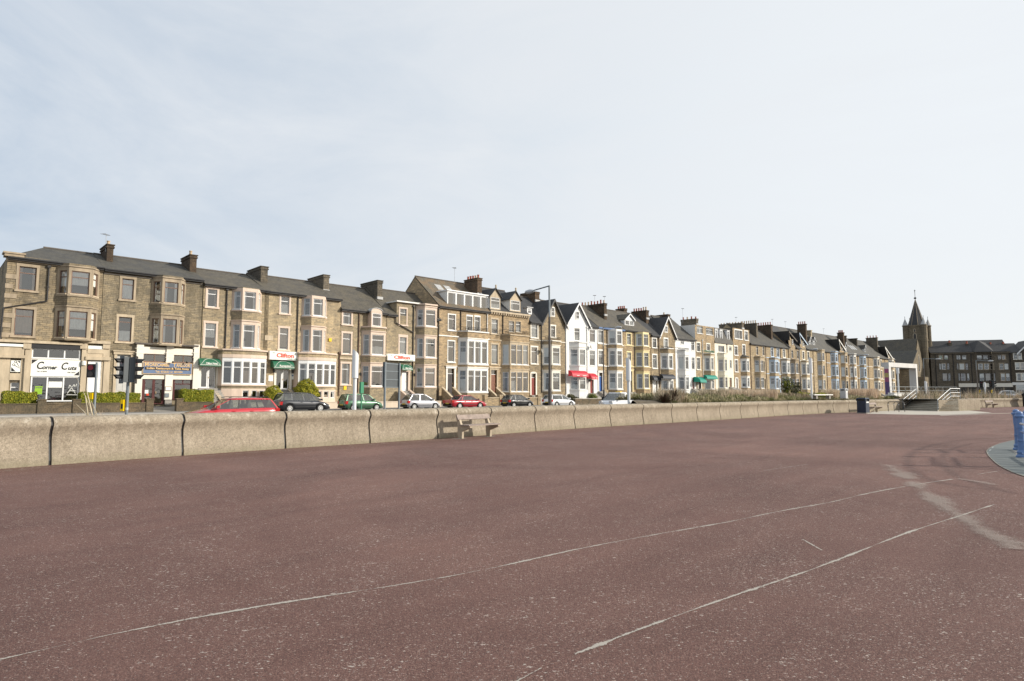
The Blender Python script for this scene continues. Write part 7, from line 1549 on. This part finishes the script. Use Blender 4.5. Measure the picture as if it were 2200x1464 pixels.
# entrance flights with sloping side walls
def flight(x0, x1, ztop, label, mat='stone_tan', P1=54.9 + .6, cope='trim_stone', n=6, name='entrance_steps'):
    a, b = sl(x0, 57.6, 850), sl(x1, 57.6, 850); root = empty(name, row(a, 0, 0), TH, label, 'steps', 'entrance steps of the terrace'); W = b - a; D_ = PD - P1 - .1
    for k in range(n): g = MB(); z = ztop * (n - k) / n; y0 = -D_ * (k + 1) / n; g.box((.02, y0, .1), (W - .02, -.35 - .002 if k == 0 else -D_ * k / n, .35 + (ztop - .35) * (n - k) / n), 'concrete_grey'); g.build('step', root)
    for x in (-.22, W):
        g = MB(); g.hexa([(x, -D_, .1), (x + .22, -D_, .1), (x + .22, -.35, .1), (x, -.35, .1), (x, -D_, .75), (x + .22, -D_, .75), (x + .22, -.35, ztop + .75), (x, -.35, ztop + .75)], mat); g.build('side_wall', root)
        g = MB(); g.hexa([(x - .04, -D_ - .05, .75), (x + .26, -D_ - .05, .75), (x + .26, -.35, ztop + .75), (x - .04, -.35, ztop + .75), (x - .04, -D_ - .05, .83), (x + .26, -D_ - .05, .83), (x + .26, -.35, ztop + .83), (x - .04, -.35, ztop + .83)], cope); g.build('coping', root)
flight(432, 462, 1.15, 'mossy stone steps up to the left Clifton door'); flight(594, 624, 1.25, 'steps with stone side walls up to the Reception door'); flight(868, 884, 1.25, 'cream painted steps up to the door behind the road sign', 'trim_pink', cope='trim_pink')
flight(958, 978, 1.6, 'stone steps behind the crimson saloon, up to the dark door', 'stone_brown'); flight(1056, 1072, 1.6, 'stone steps behind the black hatchback, up to the brown door', 'stone_brown')
# ------------------------------------------------------------------ planting on the sea side
def blades(name, pts, hmin, hmax, w, mats, kind='stuff', lean=.35, fan=1, label=None, cat=None, grp=None, root=None):
    g = MB(); ks = [g.mi(m) for m in mats]
    for p in pts:
        for _ in range(fan):
            h = R.uniform(hmin, hmax); a = R.uniform(0, 6.28); l = R.uniform(0, lean) * h; d = Vector((math.cos(a), math.sin(a), 0)); q = Vector((-d.y, d.x, 0)) * w * R.uniform(.6, 1.3) / 2; b0 = Vector(p) + Vector((R.uniform(-.12, .12), R.uniform(-.12, .12), 0)); m_ = b0 + d * l * .4 + Vector((0, 0, h * .6)); t = b0 + d * l + Vector((0, 0, h)); base = len(g.v); k = R.choice(ks)
            g.v += [tuple(b0 - q), tuple(b0 + q), tuple(m_ + q * .8), tuple(m_ - q * .8), tuple(t)]; g.f += [(base, base + 1, base + 2, base + 3), (base + 3, base + 2, base + 4)]; g.m += [k, k]
    if root is not None: return g.build(name, root)
    o = g.build(name); o['kind'] = kind; return o
def bedpt(i, d, z=None):
    p = inw(i, d); p.z = (.93 + .29 * min(1, max(0, (d - .44) / 2.56))) if z is None else z; return p
ix = lambda x, y: min(range(len(FW)), key=lambda i: (FW[i] - G(x, y)).length)
iA, iB, iC, iD = ix(1487, 906), ix(1605, 899), ix(1737, 890.5), len(FW) - 1
def mounds(i0, i1, n, dmin, dmax, mats, rad=(.25, .5), h=(.18, .36), per=80, name='heather_mounds'):
    P = []
    g = MB(); ks = [g.mi(m) for m in mats]
    for _ in range(n):
        i = R.uniform(i0, i1); p = bedpt(int(i), R.uniform(dmin, dmax)); r = R.uniform(*rad); hh = R.uniform(*h); k = R.choice(ks)
        for _ in range(per):
            a = R.uniform(0, 6.28); rr = math.sqrt(R.random()); d = Vector((math.cos(a), math.sin(a), 0)); b0 = p + d * rr * r * .7; up_ = Vector((0, 0, hh * (1 - rr * rr * .75) * R.uniform(.75, 1.15))); t = p + d * rr * r * 1.25 + up_; q = Vector((-d.y, d.x, 0)) * R.uniform(.025, .05); base = len(g.v)
            g.v += [tuple(b0 - q), tuple(b0 + q), tuple(t + q * .4), tuple(t - q * .4)]; g.f.append((base, base + 1, base + 2, base + 3)); g.m.append(k if R.random() < .8 else R.choice(ks))
    o = g.build(name); o['kind'] = 'stuff'; return o
mounds(ix(1475, 906.5), iC, 620, .8, 4.6, ['leaf_green_mound', 'leaf_mound', 'leaf_mound'], h=(.22, .48)); mounds(iC, iD, 460, .8, 4.8, ['leaf_mound', 'leaf_mound', 'leaf_green_mound'], h=(.25, .45)); mounds(iB, iD, 300, 3, 9, ['leaf_mound', 'leaf_green_mound', 'leaf_olive'], (.4, .7), (.3, .5))
def los(x0, x1, n, Z0, Z1, z):
    out = []
    for _ in range(n): p = D(R.uniform(x0, x1), 847, R.uniform(Z0, Z1)); p.z = z; out.append(p)
    return out
def reeds(x0, x1, y, n, d0, d1, hmin, hmax, mats, name, w=.02, zoff=0, lean=.3):
    a, b = ix(x0, y), ix(x1, y); pts = [bedpt(int(R.uniform(a, b + .99)), R.uniform(d0, d1)) for _ in range(n)]; return blades(name, pts, hmin, hmax, w, mats, lean=lean, fan=7)
for x0, x1, n, Z0, Z1, z, h0, h1, mt, w_ in ((1548, 1668, 1300, 48, 55, 1.2, .5, .88, ['leaf_straw', 'leaf_straw', 'leaf_reed'], .020), (1768, 1800, 500, 56, 62, 1.2, .6, .95, ['leaf_straw', 'leaf_reed'], .022), (1820, 1885, 900, 61, 68, 1.2, .7, 1.05, ['leaf_straw'], .025),
        (1500, 1562, 420, 44, 51, 1.15, .45, .95, ['leaf_straw', 'leaf_olive', 'leaf_reed'], .018), (1668, 1740, 450, 53, 60, 1.2, .3, .6, ['leaf_olive', 'leaf_straw'], .022), (1405, 1470, 520, 37, 42, .75, .5, 1.35, ['leaf_straw', 'leaf_olive', 'leaf_reed'], .018), (1244, 1296, 260, 48, 56, .2, .4, .75, ['leaf_straw', 'leaf_olive'], .02)):
    blades('dry_grass', los(x0, x1, n, Z0, Z1, z), h0, h1, w_, mt, fan=6, lean=.4)
a_ = [];
for _ in range(850): 
    k = R.randint(0, len(FW2) - 1); v = (FW2[min(k + 1, len(FW2) - 1)] - FW2[max(k - 1, 0)]).normalized().cross(Vector((0, 0, -1))); p = FW2[k] + v * R.uniform(1, 5); p.z = 1.0; a_.append(p)
for j_, (lo_, hi_, w__) in enumerate(((.35, .8, .03), (.5, 1.15, .022), (.9, 1.6, .016))): blades('dry_grass', [p_ for i_, p_ in enumerate(a_) if (math.sin(p_.x * 1.9 + p_.y) > (-2, -.2, .55)[j_])], lo_, hi_, w__, ['leaf_straw', 'leaf_olive', 'leaf_straw', 'leaf_mound'], fan=4, lean=.5)
g_ = [];
for _ in range(260): t = R.random(); p = (Ls + up).lerp(Rs + up, t) + Vector((2.5, 6, 0)) + Vector((R.uniform(-2, 3), R.uniform(-1, 1), 0)); p.z = 1.1; g_.append(p)
blades('dry_grass', g_, .15, .35, .03, ['leaf_mound', 'leaf_straw'], fan=8)
def spiky(x, y, d, h, label, n=170, mats=('leaf_purple', 'leaf_purple', 'leaf_olive')):
    p = bedpt(ix(x, y), d); root = empty('phormium', p, 0, label, 'plant', 'spiky purple plants'); g = MB(); ks = [g.mi(m) for m in mats]
    for _ in range(n):
        a = R.uniform(0, 6.28); e = R.uniform(.25, 1.45); hh = h * R.uniform(.7, 1.05); d_ = Vector((math.cos(a) * math.cos(e), math.sin(a) * math.cos(e), math.sin(e))); q = Vector((-math.sin(a), math.cos(a), 0)) * .022; m_ = d_ * hh * .6; t = d_ * hh + Vector((math.cos(a), math.sin(a), -.6)) * hh * .08; base = len(g.v)
        g.v += [tuple(-q), tuple(q), tuple(m_ + q), tuple(m_ - q), tuple(t)]; g.f += [(base, base + 1, base + 2, base + 3), (base + 3, base + 2, base + 4)]; k = R.choice(ks); g.m += [k, k]
    g.build('leaves', root)
spiky(1463, 907.5, 1.0, .85, 'smaller left spiky purple plant behind the wall'); spiky(1487, 906, 1.1, 1.1, 'larger right spiky purple plant behind the wall', 220)
for x, hh, rr, lab, mt, n_ in ((1690, 1.12, .62, 'dark ragged evergreen tree in the planting bed', ('leaf_dark', 'leaf_dark', 'leaf_olive', 'leaf_hedge'), 1500), (1713, .78, .5, 'smaller dark evergreen right of the ragged one', ('leaf_dark', 'leaf_olive'), 1000)):
    p = D(x, 847, 56 if x < 1700 else 57); p.z = 1.2; bush(0, 0, 0, rr, hh, lab, mt, n_, .12, world=p, name='tree', grp='evergreens in the planting bed', core=.45)
for x, Z_, lab in ((1724, 55, 'bright green low bush left of the white column'), (1766, 56, 'bright green low bush beside the slab seat')):
    p = D(x, 847, Z_); p.z = 1.2; bush(0, 0, 0, .62, .30, lab, ('leaf_hedge', 'leaf_gold'), 1400, .09, world=p, grp='bushes in the planting bed')
p = D(1919, 850, 66); p.z = 1.08; bush(0, 0, 0, .65, .22, 'low dark bush at the foot of the portal', ('leaf_dark', 'leaf_olive'), 900, .09, world=p, grp='bushes in the planting bed')
# dried reed clump left of the signals
p = D(192, 880, 17.5); root = empty('reed_clump', (p.x, p.y, 0), 0, 'clump of dry pale reeds behind the wall, left of the crossing post', 'dry reeds'); g = MB()
def stalk(x0, y0, x1, y1, r0, mat='leaf_reed'):
    a = D(x0, y0, 17.5) - Vector((p.x, p.y, 0)); b = D(x1, y1, 17.5 + R.uniform(-.2, .2)) - Vector((p.x, p.y, 0)); m = (a + b) / 2 + Vector((R.uniform(-.02, .02), 0, .02)); g.tube([a, m, b], r0, mat, 5, r1=r0 * .4)
for q in ((205, 905, 163, 808, .008), (197, 905, 163, 868, .012), (190, 905, 183, 850, .03), (200, 905, 186, 838, .025), (207, 905, 196, 862, .016), (212, 905, 200, 868, .01)): stalk(*q)
g.build('stems', root)
pts = [Vector((R.gauss(0, .35), R.gauss(0, .15), .75)) for _ in range(90)]; blades('blades', pts, .12, .45, .006, ['leaf_reed', 'leaf_straw'], fan=4, lean=1.6, root=root)
